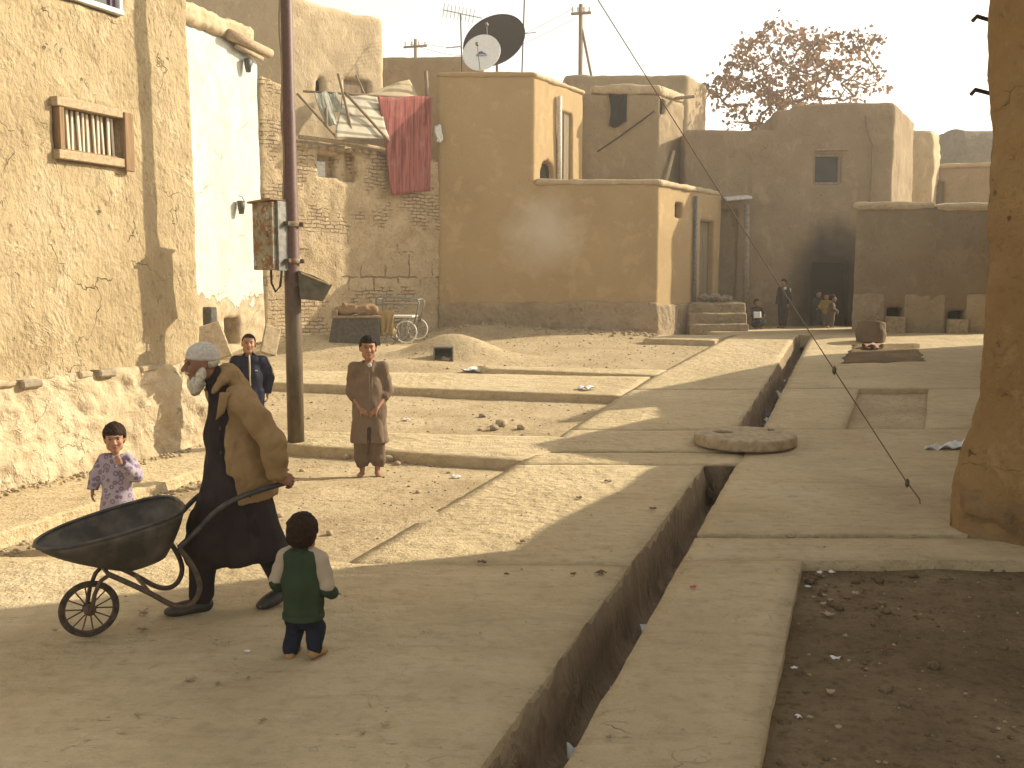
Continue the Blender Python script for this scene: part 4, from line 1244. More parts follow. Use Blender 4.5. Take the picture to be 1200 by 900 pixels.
V, F = v.mesh(); V = np.array([R0[0], R0[1], 0]) + V @ FR(*FRR).T
V = rough(V, F, ((.05, 1.8, 4, 58), (.05, (4, 4, 9), 4, 59), (.02, 14, 2, 60)))
M['pillar_base'] = mud('broken mud base', col(.13, .082, .038), col(.20, .13, .062), col(.27, .18, .09), 9, 1.0, .05)
add('plinth', V, F, M['pillar_base'], hR)
u, z = FACE(*FRR, 1152, 22)
for (px, py) in ((1152, 22), (1150, 108)):
    q = AT(px, py, 8.3)
    MB().tube([q + (.15, .1, 0), q + (-.05, 0, .02), q + (-.09, -.02, -.02)], .018, 6).build('roof_spike', M['wire'], hR)

SUN_AZ = np.array([.92, .39]); SUN_AZ /= np.linalg.norm(SUN_AZ); SUN_T = math.tan(math.radians(28))
def caster(corners_px, L, extra_dir, depth, lab):
    pts = []
    for (px, py) in corners_px:
        g_ = GR(px, py); pts.append(g_[:2] + SUN_AZ * L)
    h = L * SUN_T + float(np.mean([GR(*c)[2] for c in corners_px]))
    return pts, h
pc, hC = caster([(566, 651), (746, 547)], 6.0, None, 2, '')
dC = (pc[1] - pc[0]) / np.linalg.norm(pc[1] - pc[0]); nC = np.array([dC[1], -dC[0]])
o = block('mud_house', [([pc[0] - dC * .3, pc[0] + nC * 4, pc[1] + nC * 4, pc[1]], hC)], -.2, .15, M['mud_far'], rnd=.08, terms=((.05, .7, 3, 61),))
tag(o, 'low mud house hidden behind the orange corner on the right', 'house')
pm, hM = caster([(690, 537), (608, 523), (764, 487)], 8.4, None, 2, '')
e1_ = (pm[1] - pm[0]); e2_ = pm[2] - pm[1]
o = block('mud_house', [([pm[1], pm[1] + e1_ * (-3.2), pm[1] + e1_ * (-3.2) + SUN_AZ * 4, pm[2] + SUN_AZ * 3.5, pm[2]], hM)], -.2, .15, M['mud_far'], rnd=.08, terms=((.05, .7, 3, 62),))
tag(o, 'middle mud house of the hidden row on the right', 'house')
pp, hP = caster([(766, 489), (759, 476)], 8.6, None, 2, '')  # unseen block added so its shade closes the gap between two houses
o = block('mud_house', [([pp[0], pp[0] + SUN_AZ * 3, pp[1] + SUN_AZ * 3, pp[1]], hP)], -.2, .15, M['mud_far'], rnd=.08, terms=((.05, .7, 3, 64),))
tag(o, 'unseen mud block added to shade the gap in the hidden row on the right', 'house')
pn, hN = caster([(668, 485), (752, 457), (815, 445), (917, 419)], 9.2, None, 2, '')
o = block('mud_house', [([pn[0], pn[0] + SUN_AZ * 4, pn[3] + SUN_AZ * 3, pn[3], pn[2], pn[1]], hN)], -.2, .15, M['mud_far'], rnd=.08, terms=((.05, .7, 3, 63),))
tag(o, 'farthest mud house of the hidden row on the right', 'house')

# far hill
def hill(u, w):
    x = 19.3 + 26 * u; y = 47 + 16 * w
    f = lambda t, a: max(0.0, min(1.0, t / a))
    e = f(u, .10) * f(1 - u, .2) * f(w, .18) * f(1 - w, .2)
    h = 9.3 * e ** .55 * (1 + .035 * float(fbm(np.array([x * .5, y * .5, 0]), 4, 3)))
    return (x + .3 * float(noise(np.array([x, y, 3]), 5)), y, max(h, .2))
v = MB().grid(hill, 110, 40); o = v.build('hill', M['hill'], smooth=True, origin=(32, 55, 0)); tag(o, 'bare brown earth rise beyond the last houses', None, None, 'structure')
# ------------------------------------------------------------------ pole with its boxes and stay wire
pb = GR(347, 517); PX, PY, PZ = float(pb[0]), float(pb[1]), float(gz(0, pb[1]))


def project(p):
    p = np.array(p, float) - (0, 0, CAMZ)
    x = p[0]; dz = p[1] * _c - p[2] * _s; yy = p[1] * _s + p[2] * _c
    return CX + FPX * x / dz, CY - FPX * yy / dz


anchor = GR(1080, 592)
ztop = 8.0
for k in range(60):
    ztop = 6 + k * .12
    qx, qy = project((PX, PY, ztop))
    if qy <= (qx - 1080) * (593 / 375.0) + 593: break
rp_ = root('utility_pole', (PX, PY, PZ)); tag(rp_, 'brown painted metal pole carrying two rusty boxes beside the old man', 'pole')
m = MB(); hh = [(0, .100), (1.2, .098), (2.0, .094), (2.02, .088), (3.0, .084), (3.02, .079), (3.9, .077), (3.92, .072), (ztop - PZ + .1, .055)]
m.tube([(0, 0, z - .05) for z, r in hh], [r for z, r in hh], 20).build('shaft', M['pole'], rp_, local=True, smooth=True)
zc = AT(335, 276, PY)[2] - PZ
for dz in (.13, -.30):
    MB().lathe([(.098, -.028), (.104, -.02), (.104, .02), (.098, .028)], (0, 0, zc + dz), 20).build('clamp', M['rust'], rp_, local=True, smooth=True)
    MB().box((.115, 0, zc + dz), (.06, .05, .05), None, .006).build('clamp_bolt', M['steel_rust'], rp_, local=True)
m = MB()
pts = [(-.07, -.075, ztop - PZ)]
for i in range(24):
    z = 6.5 - i * .2
    pts.append((-.06 + .012 * math.sin(i * 1.3), -.085 + .004 * math.cos(i), z))
m.tube(pts[1:], .009, 5); m.build('cable', M['wood_old'], rp_, local=True, smooth=True)
# cabinet
q = AT(316, 277, PY - .1)
cb = root('cabinet', (q[0], PY - .08, q[2] - .40), math.radians(-28)); tag(cb, 'rusty metal cabinet strapped to the left of the pole', 'cabinet')
MB().box((0, 0, .40), (.30, .26, .78), None, .008).build('case', M['rust'], cb, local=True)
MB().box((-.01, -.012, .80), (.36, .33, .022), rotm(0, -.09, 0), .006).build('lid', M['rust'], cb, local=True)
MB().box((-.01, -.133, .40), (.25, .012, .70), None, .004).build('door', M['rust'], cb, local=True)
MB().box((.09, -.145, .42), (.02, .02, .07), None, .003).build('latch', M['steel_rust'], cb, local=True)
MB().box((.17, .03, .40), (.03, .20, .80), None, .004).build('side_rail', M['grey_metal'], cb, local=True)
for z in (.55, .12): MB().box((.19, .05, z), (.12, .05, .045), None, .004).build('bracket', M['steel_rust'], cb, local=True)
MB().tube([(.02, -.02, .02), (.03, -.03, -.14), (.09, -.03, -.24), (.15, -.02, -.18), (.17, 0, .0)], .014, 6).build('cable_loop', M['wire'], cb, local=True, smooth=True)
# lamp box on the other side
q = AT(366, 333, PY + .05)
lb = root('lamp_box', (q[0], PY - .02, q[2] - .2), math.radians(12)); tag(lb, 'wedge shaped floodlight housing on the right of the pole', 'lamp')
V = [(-.15, -.13, .36), (.03, -.13, .30), (.24, -.13, .19), (.13, -.13, .0), (-.13, -.13, .03)]
V2 = V + [(x * .96, .15, z * .98) for x, y, z in V]
F = [(4, 3, 2, 1, 0), (5, 6, 7, 8, 9)] + [(i, (i + 1) % 5, (i + 1) % 5 + 5, i + 5) for i in range(5)]
M['lamp_grey'] = plain('dark grey lamp casing', col(.085, .075, .055), .6, .3, .2, .5, 9, .2, col(.14, .125, .09))
add('housing', V2, F, M['lamp_grey'], lb, local=True, smooth=False)
MB().box((.05, -.0, .262), (.36, .3, .018), rotm(0, .4, 0), .005).build('lit_top', M['wood_pale'], lb, local=True)  # pale top plate: the sunlit upper face put into its colour
MB().box((-.19, 0, .2), (.1, .06, .06), None, .005).build('bracket', M['steel_rust'], lb, local=True)
# stay wire from the pole top down to its ground anchor
top = np.array([PX + .05, PY, ztop])
m = MB(); mid = (anchor + top) / 2
m.tube([anchor + (.01, 0, -.15), anchor + (-.015, .01, .05)] + [anchor + (top - anchor) * t + np.array([0, 0, -.12 * math.sin(math.pi * t)]) for t in np.linspace(.02, 1, 24)], .0052, 6)
w_ = m.build('stay_wire', M['stay'], smooth=True, origin=anchor); tag(w_, 'thin stay wire running from the paving up across the lane', 'wire')
t = .115
for t in (.018, .112):
    MB().ico(anchor + (top - anchor) * t + (0, 0, -.12 * math.sin(math.pi * t)), (.022, .022, .045), 1).build('wire_clamp', M['stay'], w_, smooth=True)

# ------------------------------------------------------------------ barrow
BO = GR(106, 746); BF = np.array([-.85, -.527]); BLt = np.array([-BF[1], BF[0]])
BLt = np.array([.527, -.85])
bang = math.atan2(BF[1], BF[0])
bar = root('wheelbarrow', (BO[0], BO[1], 0), bang); tag(bar, 'old steel wheelbarrow with a spoked wheel pushed by the bearded man', 'wheelbarrow')


def bl_(px, py, lat):
    """picture point -> barrow frame point in the upright plane at sideways distance lat"""
    P0 = BO[:2] + BLt * lat; u, z = FACE(P0, P0 + BF, px, py)
    # FACE measures along +BF
    return np.array([u, lat, z])


WR = .158
def torus(R, r, c, n=40, k=10):
    V = []; F = []
    for i in range(n):
        a = 2 * math.pi * i / n
        for j in range(k):
            b = 2 * math.pi * j / k
            V.append((c[0] + (R + r * math.cos(b)) * math.cos(a), c[1] + r * .9 * math.sin(b), c[2] + (R + r * math.cos(b)) * math.sin(a)))
    for i in range(n):
        for j in range(k):
            F.append((i * k + j, i * k + (j + 1) % k, ((i + 1) % n) * k + (j + 1) % k, ((i + 1) % n) * k + j))
    return V, F
V, F = torus(WR - .014, .014, (0, 0, WR)); wheel = add('wheel', V, F, M['tyre'], bar, local=True)
V, F = torus(WR - .030, .007, (0, 0, WR)); add('rim', V, F, M['steel_rust'], wheel, local=True)
for i in range(14):
    a = 2 * math.pi * i / 14 + .1
    MB().tube([(math.cos(a) * .02, (-1) ** i * .018, WR + math.sin(a) * .02), (math.cos(a) * (WR - .03), 0, WR + math.sin(a) * (WR - .03))], .0042, 5).build('spoke', M['steel_rust'], wheel, local=True)
MB().lathe([(.012, -.05), (.03, -.04), (.034, -.02), (.026, -.015), (.026, .015), (.034, .02), (.03, .04), (.012, .05)], (0, 0, WR), 14, rotm(math.pi / 2)).build('hub', M['steel_rust'], wheel, local=True, smooth=True)
MB().tube([(0, -.085, WR), (0, .085, WR)], .009, 8).build('axle', M['steel_rust'], bar, local=True)
NL = .20
leg = [(127, 673), (150, 683), (176, 695), (200, 709), (215, 712), (228, 706), (235, 690), (232, 675), (222, 657), (209, 642)]
hand_end = (341, 564)
handle = [(209, 642), (228, 624), (252, 598), (275, 583), (310, 571), hand_end]
legp = [bl_(a, b, NL) for a, b in leg]
hp = [bl_(a, b, NL) for a, b in handle]
def smoothp(P, it=2):
    P = [np.array(p) for p in P]
    for _ in range(it):
        Q = [P[0]]
        for a, b in zip(P[:-1], P[1:]): Q += [a * .75 + b * .25, a * .25 + b * .75]
        P = Q + [P[-1]]
    return P
minz = min(p[2] for p in legp)
# the hand end of the handles, for the man's grip
lat_grip = .235
for i, p in enumerate(hp):
    p[1] = NL + (lat_grip - NL) * i / (len(hp) - 1)
gp_ = bl_(*hand_end, lat_grip); hp[-1] = gp_
for s in (1, -1):
    f = np.array([1, s, 1.0])
    MB().tube([p * f for p in smoothp(legp)], .0150, 9).build('leg', M['steel_rust'], bar, local=True, smooth=True)
    MB().tube([p * f for p in smoothp(hp)], [.0155] * (len(smoothp(hp)) - 6) + [.0165] * 6, 9).build('handle', M['steel_dark'], bar, local=True, smooth=True)
    a0 = np.array([0, .075 * s, WR]); b0 = legp[0] * f
    MB().tube([a0, a0 + (-.02, 0, .1), (b0[0] + .02, .085 * s, .33), (b0[0] - .02, .10 * s, .36)], .012, 8).build('fork', M['steel_rust'], bar, local=True, smooth=True)
MB().tube([legp[0] * (1, 1, 1), legp[0] * (1, -1, 1)], .012, 8).build('cross_bar', M['steel_rust'], bar, local=True)
lb_ = legp[2]
MB().tube([legp[2], legp[2] * (1, -1, 1)], .011, 8).build('cross_bar', M['steel_rust'], bar, local=True)
# tray
tip = bl_(41, 640, 0.0); nr = bl_(226, 600, .30)
xr, zr, xf, zf = nr[0], nr[2], tip[0], tip[2]
bot = bl_(112, 681, .10); botr = bl_(205, 652, .2)
def tray(u, w):
    """u around the rim, w from rim to floor centre"""
    a = 2 * math.pi * u
    cx, sx_ = math.cos(a), math.sin(a)
    p = 3.2
    r = (abs(cx) ** p + abs(sx_) ** p) ** (-1 / p)
    ux, uy = r * cx, r * sx_
    if ux > 0:   # blunt rounded nose
        p2 = 2.2; r2 = (abs(cx) ** p2 + abs(sx_) ** p2) ** (-1 / p2); ux, uy = r2 * cx, r2 * sx_
    mid_ = xr + (xf - xr) * .42
    lx = (xf - mid_) if ux > 0 else (mid_ - xr)
    X = mid_ + ux * lx; Y = uy * .305
    zrim = zr + (zf - zr) * (X - xr) / (xf - xr)
    # floor outline
    fx0, fx1 = xr + .10, xf - .40
    fm = fx0 + (fx1 - fx0) * .5
    FX = fm + ux * ((fx1 - fm) if ux > 0 else (fm - fx0)); FY = uy * .19
    zfl = bot[2] + (botr[2] - bot[2]) * (FX - bot[0]) / (botr[0] - bot[0] + 1e-6)
    if w < .7:
        t = w / .7; b = t * t * .25 + t * .75
        return (X + (FX - X) * b, Y + (FY - Y) * b, zrim + (zfl - zrim) * (t ** .8))
    t = (w - .7) / .3
    return (FX + (fm - FX) * t, FY * (1 - t), zfl - .008 * t + (bot[2] + (botr[2] - bot[2]) * (fm - bot[0]) / (botr[0] - bot[0] + 1e-6) - zfl) * t)
MB().grid(tray, 72, 16, .006).build('tray', M['steel_tray'], bar, local=True, smooth=True)
trayo = [o for o in COL.objects if o.name.startswith('tray')][0]
MB().tube([np.array(tray(u, 0)) + (0, 0, .002) for u in np.linspace(0, 1, 73)], .010, 7, cap=False).build('rolled_edge', M['steel_dark'], trayo, local=True, smooth=True)
GRIP = np.array([BO[0], BO[1], 0.0]) + np.append(BF * gp_[0] + BLt * gp_[1], gp_[2])
GRIPF = np.array([BO[0], BO[1], 0.0]) + np.append(BF * gp_[0] - BLt * gp_[1], gp_[2])
HDIR = hp[-1] - hp[-2]; HDIR = np.append(BF * HDIR[0] + BLt * HDIR[1], HDIR[2]); HDIR /= np.linalg.norm(HDIR)

# ------------------------------------------------------------------ round lid over the drain, drum, tarp, duct in the mound
q = GR(873, 521)
lid = root('stone_disc', (q[0], q[1], float(gz(0, q[1])) + .004)); tag(lid, 'thick round stone lid with a hole lying over the drain', 'lid')
v = Vol((-.75, -.75, -.1), (.75, .75, .25), .014)
X, Y = np.meshgrid(v.ax[0], v.ax[1], indexing='ij')
d2 = (np.sqrt(X * X + Y * Y) - .595)[:, :, None]; dz = (np.abs(v.ax[2] - .065) - .068)[None, None, :]
d2 = d2 + .03; dz = dz + .03
v.d = (np.sqrt(np.maximum(d2, 0) ** 2 + np.maximum(dz, 0) ** 2) + np.minimum(np.maximum(d2, dz), 0) - .03).astype(np.float32)
v.cap((-.24, .12, -.2), (-.24, .12, .4), .12, .12, 0.0, True)
V, F = v.mesh(); V = rough(V, F, ((.007, 2.5, 3, 70), (.004, 14, 2, 71)))
add('disc', V, F, M['stone'], lid, local=True)
MB().lathe([(.135, .02), (.135, .021)], (-.24, .12, 0), 16).build('hole_shade', M['dark'], lid, local=True)  # dark disc paints the shade inside the hole
MB().ico((.36, .22, .14), (.05, .04, .02), 1, .2).build('mortar_lump', M['stone_grey'], lid, local=True)

M['clay'] = mud('old baked clay', col(.12, .09, .06), col(.18, .135, .09), col(.24, .185, .125), 10, .8, .03)
q = GR(1025, 402)
v = Vol((-.5, -.5, -.1), (.5, .5, .8), .025)
v.chain([((0, 0, -.1), .30), ((0, 0, .2), .32), ((0, 0, .7), .27)], .02); v.cut((0, 0, .46), (.05, .1, 1)); v.cap((0, 0, .2), (0, 0, .9), .23, .22, 0, True); v.box((0, 0, -.09), (.6, .6, .1), 0, True)
V, F = v.mesh(); V = rough(V, F, ((.02, 3, 4, 72), (.012, 9, 2, 73)))
o = add('clay_drum', V + np.array([q[0], q[1] + .25, q[2]]), F, M['clay']); tag(o, 'squat broken clay drum standing at the lane end', 'drum')

q0, q1 = GR(1086, 530), GR(1150, 526)
def tp(u, w):
    x = q0[0] + (q1[0] - q0[0]) * u; y = q0[1] + .05 + (.02 + .36 * u) * w
    return (x, y, float(gz(x, y)) + .03 + .03 * math.sin(u * 23 + w * 3) * math.sin(w * 7 + u * 5) + .04 * u)
o = MB().grid(tp, 24, 10, .006).build('plastic_sheet', M['tarp'], smooth=True); tag(o, 'crumpled white plastic sheet lying beside the mud pillar', 'sheet')

def hitdirt(px, py):
    d_ = ray(px, py); t_ = 6.0
    while t_ < 60:
        x_, y_, z_ = d_[0] * t_, d_[1] * t_, CAMZ + d_[2] * t_
        if z_ <= float(dirt_z(np.array([x_]), np.array([y_]))[0]): break
        t_ += .01
    return np.array([x_, y_, z_])
q = hitdirt(520, 421)
dk = root('drain_box', (q[0], q[1] - .12, q[2] - .06), .08); tag(dk, 'square open tin box set in the side of the dirt mound', 'box')
m = MB(); w_, h_, t_ = .36, .30, .03
m.box((-w_ / 2, .15, h_ / 2), (t_, .42, h_), None, .004); m.box((w_ / 2, .15, h_ / 2), (t_, .42, h_), None, .004); m.box((0, .15, h_), (w_ + t_ * 1.1, .425, t_), None, .004)
m.build('casing', M['grey_metal'], dk, local=True)
MB().box((0, .3, h_ / 2), (w_, .03, h_), None, .002).build('back_plate', M['dark'], dk, local=True)
MB().box((.05, -.02, .06), (.16, .08, .1), rotm(.2, .2, .4), .01).build('rubble_piece', M['stone_grey'], dk, local=True)

# ------------------------------------------------------------------ chest and handcart by the brick wall
def onground(px, py):
    return hitdirt(px, py)
q = onground(414, 403); Yc = q[1]
sc1 = Yc / FPX
ch = root('chest', (q[0], Yc + .3, q[2] - .03), .12); tag(ch, 'dark wooden chest piled with sacking against the brick wall', 'chest')
V = [(-.56, -.3, 0), (.54, -.3, 0), (.54, .3, 0), (-.56, .3, 0), (-.46, -.26, .58), (.50, -.26, .58), (.50, .28, .58), (-.46, .28, .58)]
add('body', V, [(3, 2, 1, 0), (4, 5, 6, 7), (0, 1, 5, 4), (1, 2, 6, 5), (2, 3, 7, 6), (3, 0, 4, 7)], M['steel_dark'], ch, local=True, smooth=False)
MB().box((0.02, -.0, .60), (1.04, .62, .05), None, .01).build('rim', M['wood_old'], ch, local=True)
MB().box((-.42, 0, .68), (.12, .5, .14), None, .01).build('end_board', M['wood_old'], ch, local=True)
M['sack'] = cloth('brown sacking', col(.27, .17, .09), col(.20, .13, .075))
v = Vol((-.6, -.5, -.1), (.7, .5, .5), .025)
v.ell((0, 0, .08), (.42, .25, .13), .05); v.ell((.28, -.05, .13), (.22, .18, .11), .05); v.ell((-.2, 0, .12), (.2, .2, .11), .04); v.cap((-.2, -.15, .22), (.2, -.1, .14), .06, .06, .03); v.box((0, 0, -.1), (.8, .6, .1), 0, True)
V, F = v.mesh(); V = rough(V, F, ((.07, 4, 3, 74), (.03, 11, 2, 75)))
o = add('sacking', V + np.array([q[0], Yc + .3, q[2] + .60]), F, M['sack'], origin=(q[0], Yc + .3, q[2] + .6)); tag(o, 'heap of brown sacking lying on the dark chest', 'sacking')

q = onground(464, 404); Yc = q[1]
ct_ = root('handcart', (q[0], Yc, q[2]), -.1); tag(ct_, 'light metal handcart with spoked wheels and a tall rail', 'handcart')
k = Yc / FPX
def cartp(px, py, dy=0.0): return np.array([(px - 464) * k, dy, (404 - py) * k])
for (px, dy, r) in ((455, 0, .25), (480, .12, .26)):
    pass
for i, (px, py, dy) in enumerate(((455, 392, -.02), (476, 389, .0), (462, 390, .62), (483, 387, .64))):
    c_ = cartp(px, py, dy); R_ = .25 if i < 2 else .24
    V, F = torus(R_ - .015, .017, c_, 28, 6); wv = add('wheel', V, F, M['pvc'] if i % 2 else M['grey_metal'], ct_, local=True)
    for j in range(8):
        a = 2 * math.pi * j / 8 + .2
        MB().tube([c_, c_ + np.array([math.cos(a), 0, math.sin(a)]) * (R_ - .02)], .006, 4).build('spoke', M['grey_metal'], wv, local=True)
m = MB()
z1, z2, zt = cartp(0, 371)[2], cartp(0, 366)[2], cartp(0, 348)[2]
xl, xr_ = cartp(441, 0)[0], cartp(484, 0)[0]
for dy in (0, .62):
    m.tube([(xl, dy, z1 - .12), (xl, dy, zt - .06), (xl + .09, dy, zt), (cartp(489, 0)[0], dy, zt - .05), (cartp(492, 0)[0], dy, zt - .12), (cartp(486, 0)[0], dy, z1 - .16)], .018, 6)
    m.tube([(xl, dy, zt - .16), (xr_, dy, zt - .16)], .013, 6)
m.tube([(cartp(490, 0)[0], 0, zt - .06), (cartp(490, 0)[0], .62, zt - .06)], .018, 6); m.tube([(xl, 0, zt - .05), (xl, .62, zt - .05)], .018, 6)
m.build('rail', M['grey_metal'], ct_, local=True, smooth=True)
m = MB(); m.box(((xl + xr_) / 2, .31, z1), (xr_ - xl, .66, .04), None, .006); m.build('deck', M['pvc'], ct_, local=True)
m = MB()
for i, (px, py, dy) in enumerate(((455, 392, -.02), (476, 389, .0), (462, 390, .62), (483, 387, .64))):
    c_ = cartp(px, py, dy); m.tube([c_, (c_[0] + .05, min(max(dy, .02), .6), z1)], .016, 6)
m.build('fork', M['grey_metal'], ct_, local=True)
M['tan_cloth'] = cloth('tan cloth', col(.42, .31, .15), col(.34, .24, .11))
def dr_(u, w):
    a = cartp(441, 366, -.06); b_ = cartp(463, 366, -.06)
    x = a[0] + (b_[0] - a[0]) * u; z = a[2] + .03 - (.50 + .05 * math.sin(u * 9)) * w
    return (q[0] + x + .02 * math.sin(w * 5 + u * 9), q[1] - .07 - .035 * math.sin(u * 22 + w) * w, q[2] + z)
o = MB().grid(dr_, 26, 12, .012).build('cloth', M['tan_cloth'], smooth=True); tag(o, 'tan cloth draped over the end of the handcart', 'cloth')

# ------------------------------------------------------------------ hung rugs and their rails above the brick wall
def mk_rug():
    t = NT('faded red rug', .95, .08)
    a = t.noise(1.0, 4, .7, t.map((15, 15, .25)), .2); b_ = t.noise(1.0, 2, .5, t.map((42, 42, .3)))
    c = t.ramp(a, [(.34, col(.12, .04, .038)), (.46, col(.30, .095, .085)), (.58, col(.36, .13, .115)), (.68, col(.20, .065, .06))])
    c = t.mix(t.ramp(b_, [(.40, .6), (.5, 0.0)]), c, col(.10, .035, .035)); c = t.mix(t.ramp(t.noise(2.5, 5), [(.55, 0.0), (.75, .4)]), c, col(.40, .27, .22))
    return t.done(c, t.bump(t.noise(80, 3), .3, .01))
M['rug_red'] = mk_rug()
M['rug_grey'] = cloth('pale striped rug', col(.50, .46, .37), col(.43, .39, .31), 70, (2, 4.6, col(.25, .22, .17), .55, .85))
M['rug_plain'] = cloth('grey green cloth', col(.36, .36, .30), col(.22, .22, .19), 40)
M['tent'] = cloth('beige canvas', col(.48, .38, .25), col(.42, .33, .21), 40)


def hang(name, quad, mat, label, cat, out=(.15, .15), wave=.03, nf=7, thick=.02, face=FB, skew=0.0, n=26):
    """quad: picture corners top left, top right, bottom right, bottom left, hung in front of a wall"""
    c = [FACE(*face, *p) for p in quad]
    def f(u, w):
        a = [c[0][i] * (1 - u) * (1 - w) + c[1][i] * u * (1 - w) + c[2][i] * u * w + c[3][i] * (1 - u) * w for i in (0, 1)]
        o_ = out[0] + (out[1] - out[0]) * w + wave * 1.5 * float(fbm(np.array([u * nf * .9 + quad[0][0], w * 1.1 + .5 * u, 2.0]), 3, 6)) * (.45 + .55 * w)
        return FP(*face, a[0] + .05 * float(noise(np.array([w * 2.2, u, quad[0][0]]), 7)), a[1] - .03 * math.sin(u * 6.3) * (1 - w) + .05 * w * float(noise(np.array([u * 3, 0, quad[0][1]]), 8)), o_)
    o = MB().grid(f, n, n, thick).build(name, mat, smooth=True); tag(o, label, cat); return o


hang('rug', [(433, 114), (496, 116), (496.5, 224), (453, 229)], M['rug_red'], 'long faded red striped rug hanging down the wall', 'rug', (.30, .22), .035, 6)
hang('rug', [(397, 110), (436, 113), (444, 165), (381, 164)], M['rug_grey'], 'pale rug with dark stripes hung on the wooden rail', 'rug', (.12, .45), .03, 4)
hang('cloth', [(362, 109), (378, 110), (386, 148), (373, 150)], M['rug_plain'], 'grey green cloth folded over the left end of the rail', 'cloth', (.18, .35), .05, 5)
hang('cloth', [(379, 110), (392, 111), (393, 132), (383, 133)], M['rug_plain'], 'small grey cloth hanging beside the striped rug', 'cloth', (.16, .25), .04, 4)
hang('canvas', [(424, 112), (489, 91), (488, 117), (430, 116)], M['tent'], 'beige canvas slung behind the red rug', 'canvas', (-.35, .1), .03, 3)
def stick(a, b, oa, ob, r, lab, mat='wood_old'):
    ua, za = FACE(*FB, *a); ub, zb = FACE(*FB, *b)
    o = MB().tube([FP(*FB, ua, za, oa), FP(*FB, (ua + ub) / 2 + .01, (za + zb) / 2, (oa + ob) / 2), FP(*FB, ub, zb, ob)], r, 7).build('wooden_pole', M[mat], smooth=True)
    tag(o, lab, 'pole', 'wooden poles of the terrace rail')
stick((389, 88), (402, 163), .25, .40, .032, 'dark upright pole standing in front of the pale striped rug')
stick((345, 110), (383, 164), .1, .42, .03, 'slanting pole left of the grey green cloth')
stick((395, 110), (441, 168), .3, .52, .035, 'slanting pole crossing the front of the striped rug')
stick((417, 88), (425, 114), .0, .1, .026, 'short pole rising behind the striped rug')
stick((496, 84), (500, 172), .1, .1, .05, 'thick upright post at the right end of the rug rail')
stick((352, 108), (500, 116), .12, .14, .026, 'long horizontal pole carrying the hung rugs')
stick((371, 150), (374, 128), .38, .3, .03, 'stub of pole below the grey green cloth')
hang('jar', [(503, 148), (510, 148), (510, 166), (504, 168)], M['pvc'], 'pale cloth bundle hanging on the wall right of the red rug', 'bundle', (.2, .24), .05, 2, .05)
bpy.data.objects['jar'].name = 'bundle'

# ------------------------------------------------------------------ roof things
M['dish_dark'] = plain('dark mesh dish', col(.055, .042, .038), 0.6, 0.3, 0.2, .3, 40, 0.2)
def dish(name, px, py, Y, R_, az, el, mat, label, depth=.16, rim=None):
    c_ = AT(px, py, Y)
    r = root(name, (c_[0], c_[1], zU + .02)); tag(r, label, 'satellite dish')
    Mx = rotm(0, 0, az) @ rotm(math.pi / 2 - el, 0, 0)     # dish axis (+z) turned towards -y
    prof_o = [(R_ * t, depth * R_ / .5 * t * t) for t in np.linspace(0.02, 1, 12)]
    V = []; F = []; n = 44
    for off in (0, -.02):
        for (rr, zz) in prof_o:
            for k_ in range(n):
                a = 2 * math.pi * k_ / n; V.append((rr * math.cos(a), rr * math.sin(a), zz + off))
    m_ = len(prof_o)
    for s_ in (0, 1):
        for i in range(m_ - 1):
            for k_ in range(n):
                f = (s_ * m_ * n + i * n + k_, s_ * m_ * n + i * n + (k_ + 1) % n, s_ * m_ * n + (i + 1) * n + (k_ + 1) % n, s_ * m_ * n + (i + 1) * n + k_)
                F.append(f if s_ == 0 else f[::-1])
    for k_ in range(n): F.append(((m_ - 1) * n + k_, (m_ - 1) * n + (k_ + 1) % n, (2 * m_ - 1) * n + (k_ + 1) % n, (2 * m_ - 1) * n + k_))
    zo = c_[2] - zU - .02
    V = np.array(V) @ Mx.T + np.array([0, 0, zo])
    rf_ = add('reflector', V, F, mat, r, local=True)
    tip_ = Mx @ np.array([0, 0, R_ * .95]) + np.array([0, 0, zo])
    for k_ in range(1):
        a = -math.pi / 2
        e_ = Mx @ np.array([R_ * .96 * math.cos(a), R_ * .96 * math.sin(a), depth * R_ / .5]) + np.array([0, 0, zo])
        MB().tube([e_, tip_], .010, 5).build('feed_arm', M['grey_metal'], r, local=True)
    MB().box(tip_, (.07, .07, .10), Mx, .01).build('feed_horn', M['grey_metal'], r, local=True)
    back = Mx @ np.array([0, 0, -.03]) + np.array([0, 0, zo])
    MB().tube([back, back + (0, .12, -.05), (0, .22, -.1), (0.0, .22, -.04)], .035, 8).build('mast', M['grey_metal'], r, local=True)
    return r, Mx, zo
dish('satellite_dish', 582, 54, 27.2, .86, -.35, .5, M['dish_dark'], 'large dark mesh satellite dish on the smooth house roof', .14)
M['dish_white'] = plain('white dish', col(.82, .82, .80), .5, .3, 0, .1)
r, Mx, zo = dish('satellite_dish', 565, 63, 26.3, .50, -.25, .3, M['dish_white'], 'smaller white satellite dish in front of the dark one', .07)
M['logo'] = plain('blue logo paint', col(.10, .14, .34), 0.6, 0.3)
lg = MB()
for (a, b) in (((-.13, -.01), (-.02, .03)), ((-.02, .03), (.10, .0)), ((-.10, .035), (-.01, .07)), ((-.01, .07), (.03, .03))):
    lg.tube([Mx @ np.array([a[0], a[1] - .02, .022 + .28 * (a[0] ** 2 + a[1] ** 2)]) + np.array([0, 0, zo]), Mx @ np.array([b[0], b[1] - .02, .022 + .28 * (b[0] ** 2 + b[1] ** 2)]) + np.array([0, 0, zo])], .014, 5)
for i in range(9):
    x = -.14 + .034 * i
    p_ = np.array([x, -.055 - .012 * (i % 2), .022 + .28 * x * x]); lg.box(Mx @ p_ + np.array([0, 0, zo]), (.018, .026, .006), Mx, 0)
lg.build('logo', M['logo'], r, local=True)

